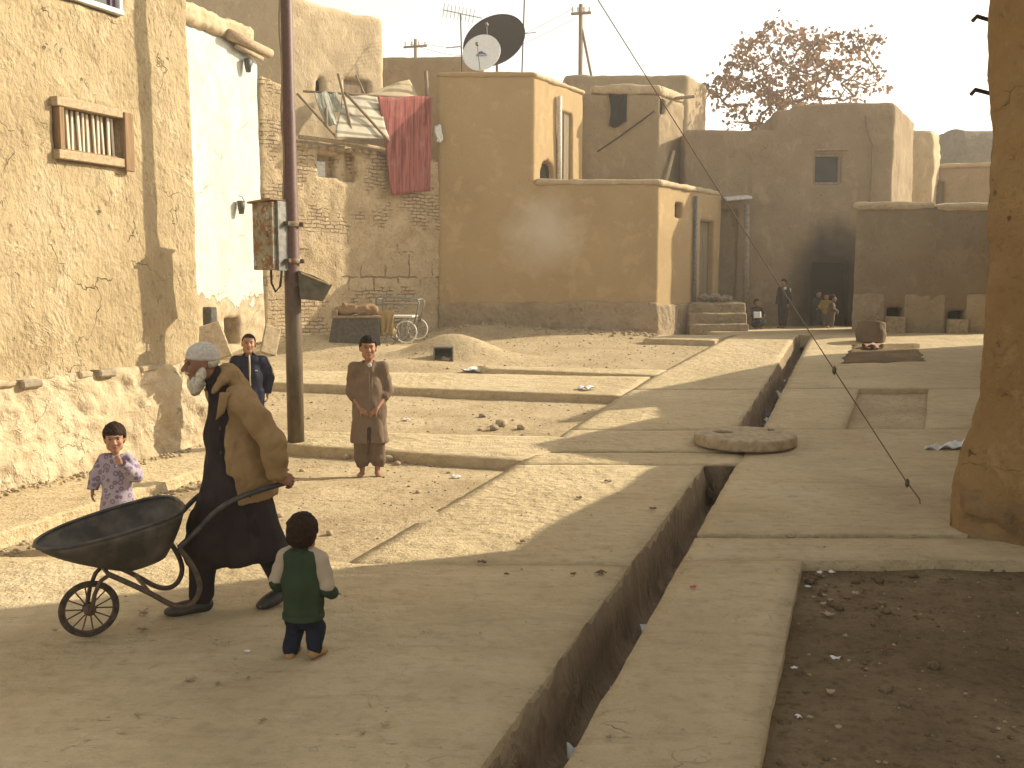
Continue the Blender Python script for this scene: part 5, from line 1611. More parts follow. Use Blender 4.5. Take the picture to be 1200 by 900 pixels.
c_ = AT(541, 40, 27.8)
an = root('antenna', (c_[0], c_[1], zU)); tag(an, 'thin television aerial on a mast behind the satellite dishes', 'antenna')
zt = AT(540, 16, 27.8)[2] - zU
MB().tube([(.02, 0, 0), (-.03, 0, zt)], .018, 6).build('mast', M['wire'], an, local=True)
k = 27.8 / FPX
MB().tube([(-.5, 0, zt + .1), (.55, 0, zt - .12)], .012, 5).build('boom', M['grey_metal'], an, local=True)
for i in range(9):
    x = -.48 + .1 * i; z = zt + .1 - (x + .5) * .21
    MB().tube([(x + .04, -.22, z + .12), (x - .04, .22, z - .12)], .007, 4).build('element', M['grey_metal'], an, local=True)
MB().tube([(-.42, 0, zt - .9), (.0, 0, zt - .85)], .012, 4).build('boom', M['grey_metal'], an, local=True)
for (px, py0, py1, Y, lab) in ((611, -14, 48, 27.6, 'plain thin rod rising right of the satellite dishes'),):
    a, b = AT(px, py1, Y), AT(px + 4, py0, Y)
    rr = root('aerial_rod', (a[0], a[1], zU)); tag(rr, lab, 'rod')
    MB().tube([(0, 0, 0), (b[0] - a[0], 0, b[2] - zU)], .018, 6).build('rod', M['wire'], rr, local=True)
    MB().tube([(b[0] - a[0] - .25, 0, b[2] - zU - 1.2), (b[0] - a[0] + .3, 0, b[2] - zU - 1.15)], .01, 4).build('cross_arm', M['wire'], rr, local=True)


def tpole(px, pt, pb_, Y, arm, lab, brace=False):
    a, b = AT(px, pb_, Y), AT(px, pt, Y)
    r = root('telegraph_pole', (a[0], Y, .5)); tag(r, lab, 'pole')
    H_ = b[2] - .5
    MB().tube([(0, 0, 0), (0, 0, H_)], [.11, .075], 8).build('shaft', M['wood_old'], r, local=True, smooth=True)
    MB().box((0, -.09, H_ - .35), (arm, .08, .09), rotm(0, -.06, 0), .01).build('cross_arm', M['wood_old'], r, local=True)
    for x in (-.42, -.15, .15, .42):
        MB().lathe([(.02, 0), (.045, .04), (.03, .1), (.045, .15), (.02, .18)], (x * arm, -.09, H_ - .30 - .06 * x * 0), 8).build('insulator', M['pvc'], r, local=True)
    if brace: MB().tube([(.05, 0, H_ - .9), (.75, 0, H_ - 4.2)], .05, 6).build('brace', M['wood_old'], r, local=True)
    return np.array([a[0], Y, b[2] - .15])
t1 = tpole(487, 46, 70, 48, 1.1, 'distant telegraph pole with a cross arm above the shaded house')
t2 = tpole(680, 5, 110, 38.5, .75, 'telegraph pole with a leaning brace behind the smooth house', True)
def cable(a, b, sag, lab, r=.012):
    a, b = np.array(a, float), np.array(b, float)
    o = MB().tube([a + (b - a) * t + np.array([0, 0, -sag * math.sin(math.pi * t)]) for t in np.linspace(0, 1, 20)], r, 4).build('cable', M['wire'], smooth=True); tag(o, lab, 'cable')
cable(t1 + (.3, 0, -.05), t2 + (-.3, 0, 0), .7, 'upper overhead cable between the two telegraph poles', .008)
cable(t1 + (-.3, 0, -.05), t2 + (-.3, 0, -.4), .9, 'lower overhead cable between the two telegraph poles', .008)
uG, zG_ = FACE(*FG, 767, 130); uG0, zG0 = FACE(*FG, 700, 178)
cable(FP(*FG, uG, zG_, .05), FP(*FG, uG0, zG0, .06), .02, 'slanting cable on the wall below the black blanket', .02)

# ------------------------------------------------------------------ the tree
def make_tree():
    Y = 42.0; k = Y / FPX
    cen = AT(932, 92, Y); base = np.array([cen[0] - .3, Y, .6])
    rs_ = np.random.RandomState(5)
    r = root('tree', base); tag(r, 'bare branched tree with brown autumn leaves behind the doorway house', 'tree')
    ctr = cen - base
    pts = []
    tries = 0
    while len(pts) < 150 and tries < 20000:
        tries += 1
        p = rs_.uniform(-1, 1, 3); rr = np.linalg.norm(p)
        if rr > 1 or rr < .35: continue
        if p[2] < -.9: continue
        q = ctr + p * np.array([3.6, 2.7, 2.35]) * (1 + .12 * noise(p * 2, 3))
        if p[0] > .45 and p[2] < .1 and rs_.rand() < .6: continue
        if all(np.linalg.norm(q - o_) > .46 for o_ in pts): pts.append(q)
    nodes = [np.zeros(3), np.array([0, 0, 2.5]), np.array([.1, 0, 4.4]), np.array([.15, .1, 5.6]), np.array([-.4, 0, 6.3]), np.array([.7, .1, 6.5])]
    par = [-1, 0, 1, 2, 3, 3]
    for p in sorted(pts, key=lambda q: np.linalg.norm(q - nodes[3])):
        d = [np.linalg.norm(p - n_) + (0.35 if i < 3 else 0) for i, n_ in enumerate(nodes)]
        j = int(np.argmin(d)); mid_ = nodes[j] * .5 + p * .5 + rs_.normal(0, .07, 3) - np.array([0, 0, .05])
        nodes.append(mid_); par.append(j); nodes.append(p); par.append(len(nodes) - 2)
    load = [0] * len(nodes)
    for i in range(len(nodes) - 1, 0, -1):
        load[i] += 1; load[par[i]] += load[i]
    tr = MB(); br = MB()
    for i in range(1, len(nodes)):
        rad = lambda l: .007 + .0075 * math.sqrt(l)
        (tr if i < 4 else br).tube([nodes[par[i]], nodes[i]], [min(.17, rad(load[par[i]] if par[i] > 0 else 200)), rad(load[i])], 6, False)
    tr.build('trunk', M['wood_old'], r, local=True, smooth=True); br.build('branch', M['wood_old'], r, local=True, smooth=True)
    V = []; F = []
    for p in pts:
        n_ = rs_.randint(12, 38); sp = rs_.uniform(.16, .30)
        for _ in range(n_):
            c2 = p + rs_.normal(0, 1, 3) * np.array([sp, sp, sp * .6]) + np.array([0, 0, -.08])
            L_ = rs_.uniform(.13, .26); W_ = L_ * rs_.uniform(.3, .5); a = rs_.uniform(0, 6.28); dn = rs_.uniform(-.95, -.2)
            dr2 = np.array([math.cos(a) * math.sqrt(1 - dn * dn), math.sin(a) * math.sqrt(1 - dn * dn), dn]); sd = np.cross(dr2, rs_.normal(0, 1, 3)); sd /= np.linalg.norm(sd)
            b0 = len(V); V += [c2, c2 + dr2 * L_ * .5 + sd * W_, c2 + dr2 * L_, c2 + dr2 * L_ * .5 - sd * W_ + np.array([0, 0, .02])]
            F.append((b0, b0 + 1, b0 + 2, b0 + 3))
    t = NT('autumn leaf', .8, .2)
    n_ = t.noise(1.6, 3); c_ = t.ramp(n_, [(.3, col(.15, .083, .055)), (.5, col(.24, .135, .08)), (.72, col(.36, .215, .115))])
    t.done(c_); tl = t.n.new('ShaderNodeBsdfTranslucent'); t.L(c_, tl.inputs['Color']); mxs = t.n.new('ShaderNodeMixShader'); mxs.inputs[0].default_value = .35
    t.L(t.b.outputs[0], mxs.inputs[1]); t.L(tl.outputs[0], mxs.inputs[2]); t.L(mxs.outputs[0], t.n['Material Output'].inputs['Surface'])
    add('crown', np.array(V), F, t.m, r, local=True, smooth=False)
make_tree()

# ------------------------------------------------------------------ litter and stones
def surf_z(px, py, pit):
    return GR(px, py, -.12 if pit else 0.0)
def scrap(px, py, size, mat, lab, pit=False, kind='paper_scrap', cat='litter', zoff=None, group=None, flat=True):
    q = surf_z(px, py, pit)
    if pit: q = hitdirt(px, py)
    if zoff is not None: q = GR(px, py, zoff)
    s_ = size * q[1] / FPX
    rs_ = np.random.RandomState(int(px * 7 + py))
    if flat:
        ph = rs_.rand(6) * 6
        an_ = rs_.rand() * 3
        def f(u, w):
            x, y = (u - .5) * s_ * (1 + .25 * math.sin(w * 5 + ph[3])), (w - .5) * s_ * .75 * (1 + .3 * math.sin(u * 6 + ph[4]))
            x, y = x * math.cos(an_) - y * math.sin(an_), x * math.sin(an_) + y * math.cos(an_)
            return (q[0] + x, q[1] + y, q[2] + .012 + s_ * .12 * (1 + math.sin(u * 7 + ph[0]) * math.sin(w * 6 + ph[1])))
        o = MB().grid(f, 6, 6, .004).build(kind, M[mat], smooth=True)
    else:
        o = MB().ico((q[0], q[1], q[2] + s_ * .2), (s_ * .5, s_ * .42, s_ * .34), 2, .22, rotm(0, 0, rs_.rand() * 3)).build(kind, M[mat], smooth=True)
    tag(o, lab, cat, group)
PG = 'paper scraps on the ground'
for (px, py, s_, mat, lab, pit) in (
        (598, 543, 26, 'tarp', 'white plastic sheet in the corner of the front dirt yard', True),
        (752, 442, 13, 'white_paper', 'pale scrap at the end of the short raised walk', True),
        (686, 457, 18, 'tarp', 'flattened white bag on the far paving seam', False),
        (476, 493, 8, 'white_paper', 'small white scrap right of the boy in grey', True),
        (534, 561, 13, 'white_paper', 'crumpled paper in the dirt right of the boy in grey', True),
        (813, 690, 7, 'red_scrap', 'tiny red wrapper on the paving right of the drain', False),
        (556, 436, 24, 'white_paper', 'long pale scrap on the dirt below the mound', True),
        (290, 766, 6, 'white_paper', 'tiny white scrap on the shaded paving near the toddler', False),
        (350, 757, 0, 'white_paper', '', False)):
    if s_: scrap(px, py, s_, mat, lab, pit, 'paper_scrap')
for (px, py, s_, lab) in ((565, 489, 9, 'left stone of the pair near the second raised walk'), (579, 504, 13, 'dark lump with a pale rag in the second dirt yard'), (613, 513, 9, 'small dark stone by the edge of the second dirt yard'), (588, 499, 16, 'flat pale stone in the second dirt yard'), (611, 503, 12, 'pale stone near the paving edge'),
                          (455, 541, 16, 'stone at the foot of the raised walk right of the boy in grey'), (466, 545, 9, 'smaller stone beside the boy in grey'), (406, 538, 13, 'stone left of the boy in grey'), (386, 627, 11, 'lone stone in the dirt above the toddler'), (490, 578, 8, 'lone pebble in the front dirt yard'), (944, 664, 13, 'pale stone in the corner of the dark dirt bed')):
    scrap(px, py, s_, 'stone_grey' if px in (565, 579, 613) else 'stone', lab, px != 944, 'stone', 'stone', -.07 if px == 944 else None, None, False)
rs_ = np.random.RandomState(3)
for i in range(30):
    t = rs_.rand() ** .8; y_ = 4.2 + t * 2.7
    x_ = float(ptL(y_)) + .05 + abs(rs_.normal(0, .16)) + (i % 5 == 1) * rs_.uniform(0, 1.6)
    px, py = project((x_, y_, -.07)); o_n = 'paper_scrap'
    scrap(px, py, rs_.uniform(4, 9) if i % 4 else rs_.uniform(7, 13), ('stone', 'brown_scrap', 'white_paper', 'brown_scrap', 'stone')[i % 5], 'scrap of litter strewn along the edge of the dark dirt bed', False, o_n, 'litter', -.075, 'litter in the dark dirt bed')
for i, (px, py) in enumerate(((893, 492), (897, 486), (889, 497), (905, 470), (912, 452), (908, 462), (917, 440), (899, 480), (924, 425), (770, 690), (800, 640), (735, 760), (690, 830), (820, 600), (752, 725))):
    q = GR(px, py); y_ = q[1] + .35
    x_ = float(drL(y_)) + .20 + .05 * math.sin(i * 2)
    z_ = float(gz(0, y_)) - .44
    qx, qy = project((x_, y_, z_))
    s_ = .16 if i < 9 else .08
    ph = i * 1.7
    def f(u, w, x_=x_, y_=y_, z_=z_, s_=s_, ph=ph):
        return (x_ + (u - .5) * s_, y_ + (w - .5) * s_ * 1.6, z_ + .06 + s_ * .35 * math.sin(u * 5 + ph) * math.sin(w * 4 + ph * 2))
    o = MB().grid(f, 6, 6, .004).build('rubbish_scrap', M['blue_scrap' if i in (4, 5) else 'tarp' if i % 3 else 'white_paper'], smooth=True)
    tag(o, 'blue plastic scrap lying in the far part of the drain' if i in (4, 5) else 'pale scrap of rubbish lying in the drain', 'rubbish', 'blue rubbish in the drain' if i in (4, 5) else 'pale rubbish in the drain')
rs_ = np.random.RandomState(21)
for i in range(22):
    px, py = rs_.uniform(20, 900), 700 + 195 * rs_.rand() ** 1.3
    if i % 3 == 0: py = rs_.uniform(560, 700); px = rs_.uniform(560, 800)
    w0 = GR(px, py)
    if drL(w0[1]) - .12 < w0[0] < drR(w0[1]) + .12 or w0[0] > float(ptL(w0[1])) - .1: continue
    if math.hypot(px - 357, py - 765) < 60: continue
    scrap(px, py, rs_.uniform(4, 8) if i % 4 else rs_.uniform(8, 12), ('brown_scrap', 'stone', 'stone_grey')[i % 3], 'dry brown leaf scrap lying loose on the paving', False, 'leaf_scrap', 'leaf', None, 'dry leaf scraps on the paving')
M['rag'] = cloth('red and white rag', col(.42, .12, .10), col(.6, .5, .42), 20)
scrap(1022, 409, 26, 'rag', 'red and white rag lying below the clay drum', False, 'rag', 'rag')


def gravel():
    rs_ = np.random.RandomState(9)
    V = []; F = []
    bm = bmesh.new(); bmesh.ops.create_icosphere(bm, subdivisions=1, radius=1); bm.verts.index_update()
    bv = np.array([v.co[:] for v in bm.verts]); bf = np.array([[v.index for v in f.verts] for f in bm.faces]); bm.free()
    n = 0
    def put(x, y, z, s_):
        nonlocal n
        v = bv * (1 + .25 * rs_.uniform(-1, 1, (len(bv), 1))) * s_ * np.array([1, .85, .6])
        V.append(v + np.array([x, y, z])); F.append(bf + n); n += len(bv)
    for _ in range(5200):
        y = rs_.uniform(7.1, 24.5); x = rs_.uniform(-7, 5)
        if x > float(pvL(y)) - .05: continue
        if x < A0[0] + (y - A0[1]) * Ad[0] / Ad[1] and y < 12: continue
        if noise(np.array([x * .8, y * .8, 1.0]), 2) < rs_.uniform(-.8, .4): continue
        z = float(dirt_z(np.array([x]), np.array([y]))[0]); s_ = rs_.uniform(.006, .018) * (1 + (rs_.rand() < .06) * 1.3)
        put(x, y, z + s_ * .2, s_)
    for _ in range(420):     # crumbs fallen from the near house and along the pavement edge
        t = rs_.uniform(-2, 3.0); p = E0 + Ed * t * 1.0 + np.array([rs_.normal(.12, .1), rs_.normal(0, .1)])
        z = float(dirt_z(np.array([p[0]]), np.array([p[1]]))[0]); s_ = rs_.uniform(.008, .03); put(p[0], p[1], z + s_ * .3, s_)
    for _ in range(260):
        t = rs_.uniform(-2, 3.2); p = A0 + Ad * t + np.array([.16 + abs(rs_.normal(0, .12)), 0]); s_ = rs_.uniform(.008, .028); put(p[0], p[1], .01 + s_ * .3, s_)
    for _ in range(160):
        y = rs_.uniform(4, 7.0); x = float(ptL(y)) + rs_.uniform(.03, 2.6)
        s_ = rs_.uniform(.004, .012); put(x, y, -.075 + s_ * .3, s_)
    o2V, o2F, o2n = V, F, n; V, F, n = [], [], 0
    for _ in range(900):
        y = rs_.uniform(3.6, 7.0); x = float(ptL(y)) + rs_.uniform(.03, 3.0)
        s_ = rs_.uniform(.004, .016) * (1 + (rs_.rand() < .06) * 1.6); put(x, y, -.085 + s_ * .4, s_)
    tag(add('soil_crumbs', np.concatenate(V), np.concatenate(F), M['pit'], origin=(0, 0, 0)), 'crumbs of dark soil in the dirt bed', None, None, 'stuff')
    V, F, n = o2V, o2F, o2n
    for _ in range(260):
        y = rs_.uniform(4, 24); x = float(pvL(max(y, 7))) + rs_.uniform(-.1, 4.5) if y > 7 else rs_.uniform(-3.5, 2)
        if drL(y) - .03 < x < drR(y) + .03 or (y < 7.2 and x > float(ptL(y)) - .05): continue
        s_ = rs_.uniform(.004, .010); put(x, y, float(gz(0, y)) + s_ * .3, s_)
    for _ in range(700):     # fallen rubble at the foot of the brick wall and the smooth house
        if rs_.rand() < .6:
            t = rs_.uniform(-.5, LB); p = B0 + bd * t + np.array([bd[1], -bd[0]]) * abs(rs_.normal(.1, .5))
        else:
            t = rs_.uniform(0, LH); p = H0 + np.array([t, -.1 - abs(rs_.normal(0, .35))])
        z = float(dirt_z(np.array([p[0]]), np.array([p[1]]))[0]); s_ = rs_.uniform(.02, .07); put(p[0], p[1], z + s_ * .2, s_)
    o = add('gravel', np.concatenate(V), np.concatenate(F), M['stone'], origin=(0, 0, 0)); tag(o, 'small stones and crumbs of earth over the dirt', None, None, 'stuff')
gravel()
# ------------------------------------------------------------------ people
def nrm(v): v = np.array(v, float); return v / (np.linalg.norm(v) + 1e-9)


def head(v, c, h, R, old=False):
    """skull, jaw, nose, brow, ears in a head frame that looks along -y"""
    s = h / .225; P = lambda p: np.array(c) + R @ (np.array(p, float) * s)
    E = lambda p, r, k=.015, sub=False: v.ell(P(p), np.array(r) * s, k * s, sub, R)
    E((0, .018, .028), (.074, .092, .084)); E((0, -.022, -.030), (.060, .066, .080), .03)
    E((0, -.062, -.088), (.026, .024, .022), .025); E((.042, -.01, -.062), (.022, .035, .03), .02); E((-.042, -.01, -.062), (.022, .035, .03), .02)
    E((.036, -.066, -.022), (.022, .018, .02), .02); E((-.036, -.066, -.022), (.022, .018, .02), .02)
    E((0, -.078, .032), (.05, .016, .012), .014)
    E((.030, -.094, .010), (.017, .014, .012), .008, True); E((-.030, -.094, .010), (.017, .014, .012), .008, True)
    v.cap(P((0, -.082, .018)), P((0, -.106 - (.008 if old else 0), -.020)), .010 * s, .0145 * s, .010 * s)
    E((.012, -.094, -.026), (.009, .009, .008), .008); E((-.012, -.094, -.026), (.009, .009, .008), .008)
    E((0, -.085, -.052), (.022, .010, .012), .010)
    for q in (1, -1):
        E((q * .075, .012, -.004), (.010, .021, .032), .006); E((q * .084, .008, -.002), (.006, .010, .018), .003, True)
    return P, s


def face_bits(rt, P, s, R, brow_mat, lip=True):
    for q in (1, -1):
        MB().ico(P((q * .030, -.0765, .010)), (.0110 * s, .006 * s, .0060 * s), 2, 0, R).build('eye', M['eye'], rt, local=True, smooth=True)
        MB().ico(P((q * .031, -.090, .031)), (.018 * s, .005 * s, .0030 * s), 1, 0, R @ rotm(0, q * .15, 0)).build('eyebrow', brow_mat, rt, local=True, smooth=True)
    if lip: MB().ico(P((0, -.094, -.053)), (.019 * s, .005 * s, .0062 * s), 2, 0, R).build('mouth', M['lip'], rt, local=True, smooth=True)


def hand(v, w, d, n, side, s=1.0, curl=(.5, .7, .6), spread=.05, thumb=.5):
    """wrist w, fingers along d, palm facing n, thumb on the +t side (t = side * d x n)"""
    w = np.array(w, float); d = nrm(d); n = np.array(n, float); n = nrm(n - d * (n @ d)); t = np.cross(d, n) * side
    R = np.stack([t, n, d], 1)
    v.box(w + d * .045 * s, np.array([.038, .014, .046]) * s, .012 * s, False, R, .012 * s)
    v.cap(w - d * .02 * s, w + d * .02 * s, .022 * s, .026 * s, .012 * s)
    rad = .0088 * s
    for i, f in enumerate((.92, 1.0, .94, .76)):
        b = w + d * (.086 - .004 * abs(i - 1.2)) * s + t * (.029 - .0195 * i) * s
        ang = spread * (1.2 - i); dd = nrm(d * math.cos(ang) + t * math.sin(ang)); a = 0
        v.cap(b - d * .03 * s, b, rad * 1.1, rad * 1.1, .006 * s)
        for L_, cu in zip((.043, .027, .021), curl):
            a += cu; q = nrm(dd * math.cos(a) + n * math.sin(a)); e = b + q * L_ * f * s
            v.cap(b, e, rad, rad * .9, .002 * s); b = e
    b = w + d * .022 * s + t * .030 * s; q = nrm(d * .65 + t * .65 + n * .35 * thumb)
    e = b + q * .045 * s; v.cap(b, e, .0125 * s, .0105 * s, .008 * s)
    q = nrm(q + n * .7 * thumb + d * .2); v.cap(e, e + q * .030 * s, .0102 * s, .0085 * s, .003 * s)


def foot(v, a, d, s=1.0, k=.02, shoe=0.0):
    """ankle a, toes along the horizontal d; the sole 0.075 s below the ankle"""
    d = nrm((d[0], d[1], d[2] if len(d) > 2 else 0)); u = np.array([0, 0, 1.0]); u = nrm(u - d * (u @ d)); t = np.cross(d, u)
    R = np.stack([t, d, u], 1); g = shoe
    a = np.array(a, float)
    v.ell(a - u * .045 * s - d * .030 * s, np.array([.034 + g, .045 + g, .036 + g]) * s, k * s, False, R)
    v.ell(a - u * .048 * s + d * .05 * s, np.array([.038 + g, .085 + g, .032 + g]) * s, k * s, False, R)
    v.ell(a - u * .056 * s + d * .12 * s, np.array([.043 + g, .058 + g, .023 + g]) * s, k * s, False, R)
    if not shoe:
        for i in range(5):
            v.ell(a - u * .060 * s + d * (.172 - .006 * i * i * .5) * s + t * (-.026 + .014 * i) * s, np.array([.009, .014, .010]) * s, .004 * s, False, R)


def garment(name, mat, rt, lo, hi, res, fn, folds=((.012, (5, 5, 2.2), 3, 80), (.005, (14, 14, 8), 2, 81)), parent=None):
    v = Vol(lo, hi, res); fn(v); V, F = v.mesh()
    if folds: V = rough(V, F, folds)
    return add(name, V, F, mat, parent or rt, local=True)


def hairdo(name, mat, rt, P, s, R, c, face_z=.052, back_z=-.05, thick=.010, res=.005, amp=.006, fr=45, shave=False):
    def fn(v):
        v.ell(P((0, .022, .034)), np.array([.076 + thick, .094 + thick, .086 + thick]) * s, 0, False, R)
        v.ell(P((0, .05, -.01)), np.array([.070 + thick, .062 + thick, .07]) * s, .02 * s, False, R)
        # clear the face and the nape
        v.box(P((0, -.10, face_z - .10)), np.array([.075, .078, .10]) * s, .008 * s, True, R)
        v.box(P((0, -.06, back_z - .10)), np.array([.2, .2, .10]) * s, .01 * s, True, R)
        v.box(P((0, -.02, face_z - .12 - .02)), np.array([.2, .04, .10]) * s, .008 * s, True, R)
    c = np.array(c)
    return garment(name, mat, rt, c - .17 * s, c + .17 * s, res, fn, ((amp, fr, 3, 90), (amp * .6, fr * 2.2, 2, 91)))


def limbs(v, sh, el, wr, r=(.045, .036, .026), k=.02):
    for a, b, c in zip(sh, el, wr): v.chain([(a, r[0]), (b, r[1]), (c, r[2])], k)


# ================================================================== the old man with the barrow
mth = math.atan2(BF[0], -BF[1])           # local -y points along the barrow
def man():
    f2, l2 = BF, BLt
    front = GR(229, 716); O = front[:2] - .20 * f2 + .09 * l2
    rt = root('person', (O[0], O[1], 0), mth)
    tag(rt, 'old bearded man in a white cap and tan jacket pushing the barrow', 'person')
    Ri = np.array([[math.cos(mth), math.sin(mth)], [-math.sin(mth), math.cos(mth)]])
    def loc(p): return np.array([*(Ri @ (np.array(p[:2]) - O)), p[2]])
    gL, gR = loc(GRIP), loc(GRIPF)
    hd = np.array([*(Ri @ HDIR[:2]), HDIR[2]])
    shL, shR = np.array([.185, .03, 1.275]), np.array([-.185, .01, 1.285])
    wrL, wrR = gL - hd * .085 + np.array([0.012, .0, .055]), gR - hd * .085 + np.array([-.012, 0, .055])
    elL, elR = (shL + wrL) / 2 + np.array([.065, .06, -.01]), (shR + wrR) / 2 + np.array([-.065, .05, 0])
    hc = np.array([0, -.145, 1.482]); hR = rotm(.16, 0, -.10)
    # body
    v = Vol((-.45, -.55, -.02), (.45, .65, 1.72), .0065)
    v.chain([((0, .06, .86), .11), ((0, .03, 1.05), .10), ((0, .01, 1.24), .11)], .04)
    v.cap(shL * (.8, 1, 1), shR * (.8, 1, 1), .042, .042, .05)
    v.cap((0, -.0, 1.30), (0, -.095, 1.42), .058, .052, .03)
    P, s = head(v, hc, .207, hR, True)
    limbs(v, (shL, shR), (elL, elR), (wrL, wrR), (.034, .032, .026))
    hand(v, wrL, nrm(hd * .8 + np.array([0, 0, -.45])), np.array([-.85, 0, -.5]), 1, .98, (.75, 1.0, .8), .02, .9)
    hand(v, wrR, nrm(hd * .8 + np.array([0, 0, -.45])), np.array([.85, 0, -.5]), -1, .98, (.75, 1.0, .8), .02, .9)
    anR, anL = np.array([-.075, -.185, .085]), np.array([.075, .285, .125])
    v.chain([((-.09, .04, .84), .085), ((-.085, -.14, .48), .055), (anR, .036)], .02)
    v.chain([((.09, .06, .84), .085), ((.085, .13, .48), .055), (anL, .036)], .02)
    foot(v, anR, (-.05, -1)); foot(v, anL, (.05, -1, -.25))
    V, F = v.mesh(); add('body', V, F, M['skin_old'], rt, local=True)
    face_bits(rt, P, s, hR, M['hair_white'], False)
    # beard and cap
    def beard(v):
        v.ell(P((0, -.060, -.106)), np.array([.046, .040, .034]) * s, .02, False, hR)
        v.ell(P((0, -.066, -.145)), np.array([.040, .038, .050]) * s, .03, False, hR); v.ell(P((0, -.03, -.12)), np.array([.045, .045, .035]) * s, .03, False, hR)
        for q in (1, -1): v.chain([(P((q * .064, .0, -.022)), .008), (P((q * .058, -.018, -.066)), .015), (P((q * .038, -.045, -.1)), .028)], .035)
        v.ell(P((0, -.086, -.044)), np.array([.040, .018, .010]) * s, .015, False, hR)
        v.ell(P((0, -.112, -.060)), np.array([.018, .02, .007]) * s, .004, True, hR)
    garment('beard', M['hair_white'], rt, hc - .28, hc + .14, .005, beard, ((.016, (26, 26, 9), 3, 92), (.008, (60, 60, 25), 2, 93)))
    def cap_(v):
        v.ell(P((0, .020, .045)), np.array([.083, .102, .088]) * s, 0, False, hR)
        v.box(P((0, .0, -.080)), np.array([.3, .3, .10]) * s, .012, True, hR @ rotm(-.22))
        v.ell(P((0, .018, .030)), np.array([.086, .105, .022]) * s, .01, False, hR @ rotm(-.22))
    garment('cap', plain('white knitted cap', col(.55, .50, .43), .95, .1, 0, .25, 70, .5), rt, hc - .2, hc + .2, .005, cap_, ((.004, 14, 3, 94),))
    def nape(v):
        v.ell(P((0, .045, .0)), np.array([.073, .070, .045]) * s, 0, False, hR)
        v.box(P((0, -.07, 0)), np.array([.2, .085, .2]) * s, .005, True, hR); v.box(P((0, 0, -.14)), np.array([.2, .2, .1]) * s, 0, True, hR)
    garment('hair', M['hair_white'], rt, hc - .2, hc + .2, .006, nape, ((.004, 50, 2, 95),))
    # trousers, long shirt, jacket, shoes
    dk = cloth('black brown wool', col(.022, .018, .018), col(.034, .026, .024), 70, None, .95, .35)
    dk2 = cloth('dark long shirt', col(.030, .022, .022), col(.045, .033, .031), 70, None, .95, .35)
    def tr(v):
        v.chain([((-.085, .05, .84), .115), ((-.085, -.13, .50), .098), (anR + (0, .01, .02), .074)], .05)
        v.chain([((.085, .06, .84), .115), ((.085, .14, .50), .098), (anL + (0, .0, .02), .072)], .05)
        v.cut(anR + (0, 0, -.030), (0, 0, -1))
    garment('trousers', dk, rt, (-.35, -.45, .04), (.35, .6, 1.0), .009, tr, ((.022, (7, 7, 3), 3, 96), (.010, (18, 18, 9), 2, 97)))
    def kam(v):
        v.chain([((0, .0, 1.25), .105), ((0, .0, 1.05), .125), ((0, .01, .88), .125)], .05)
        v.cap((-.05, .0, .86), (-.085, -.125, .36), .115, .130, .06); v.cap((.05, .06, .86), (.09, .185, .36), .115, .130, .06)
        v.cap((0, .05, .80), (0, .04, .36), .12, .145, .07); v.cap((0, 0, .80), (-.02, -.14, .40), .11, .10, .06)
        v.cut((0, 0, .275), (0, .20, -1)); v.cap((0, -.02, 1.30), (0, -.065, 1.395), .082, .070, .03)
        v.ell((0, -.13, 1.46), (.07, .06, .06), .01, True)
    garment('long_shirt', dk2, rt, (-.4, -.45, .2), (.4, .6, 1.5), .010, kam, ((.018, (10, 10, 1.3), 3, 98), (.009, (24, 24, 3), 2, 99)))
    M['jacket'] = cloth('tan suede jacket', col(.30, .195, .095), col(.235, .148, .068), 50, None, .9, .3)
    def jack(v):
        v.chain([((0, .03, 1.250), .138), ((0, .05, 1.05), .172), ((0, .065, .86), .190), ((0, .075, .68), .200)], .07, None)
        v.cap(shL + (-.03, .01, .0), shR + (.03, .01, 0), .080, .080, .06); v.cap((0, .05, 1.29), (0, .02, 1.36), .09, .07, .04)
        v.cut((0, .0, .665), (0, .12, -1))
        v.ell((0, -.135, 1.47), (.075, .10, .095), .01, True)
        v.box((.03, -.24, .98), (.105, .26, .42), .03, True, rotm(0, -.08, 0))         # worn open at the front
        v.box((.02, -.18, .66), (.14, .16, .16), .04, True)
        for a, b, c in ((shL, elL, wrL), (shR, elR, wrR)):
            cc = b + (c - b) * .93
            v.chain([(a, .078), (a * .5 + b * .5 + (0, 0, .0), .078), (b, .076), ((b + cc) / 2, .070), (cc, .064)], .04)
            dd = nrm(c - b); v.cap(cc + dd * .075, cc + dd * .20, .06, .06, .01, True)
        v.chain([(np.array([.082, -.105, 1.32]), .020), (np.array([.092, -.045, 1.39]), .022), (np.array([.05, .035, 1.415]), .022), (np.array([-.05, .035, 1.415]), .022), (np.array([-.092, -.045, 1.39]), .022), (np.array([-.082, -.105, 1.32]), .020)], .02); v.cap((0, .03, 1.32), (0, .005, 1.395), .09, .078, .04)
    jk = garment('jacket', M['jacket'], rt, (-.5, -.35, .5), (.5, .6, 1.5), .0085, jack, ((.022, (5, 5, 3.2), 3, 100), (.020, (12, 12, 8), 3, 101), (.008, 28, 3, 102)))
    for q in (1, -1):
        Rq = rotm(.16, 0, 0) @ rotm(0, 0, q * .25)
        MB().grid(lambda u, w, q=q: (q * (.110 - .035 * (w) + .05 * u * (1 - w * .7)) + .045, -.082 - .02 * w + .045 * u, 1.325 - .16 * w * (1 - .25 * u)), 6, 8, .012).build('lapel', M['jacket'], jk, local=True, smooth=True)
    MB().box((.196, .045, .83), (.016, .14, .035), rotm(.10, .10, -.05), .005).build('pocket_flap', M['jacket'], jk, local=True)
    for z in (1.12, .98): MB().ico((.150, -.085, z), (.012, .008, .012), 1).build('button', M['eye'], jk, local=True)
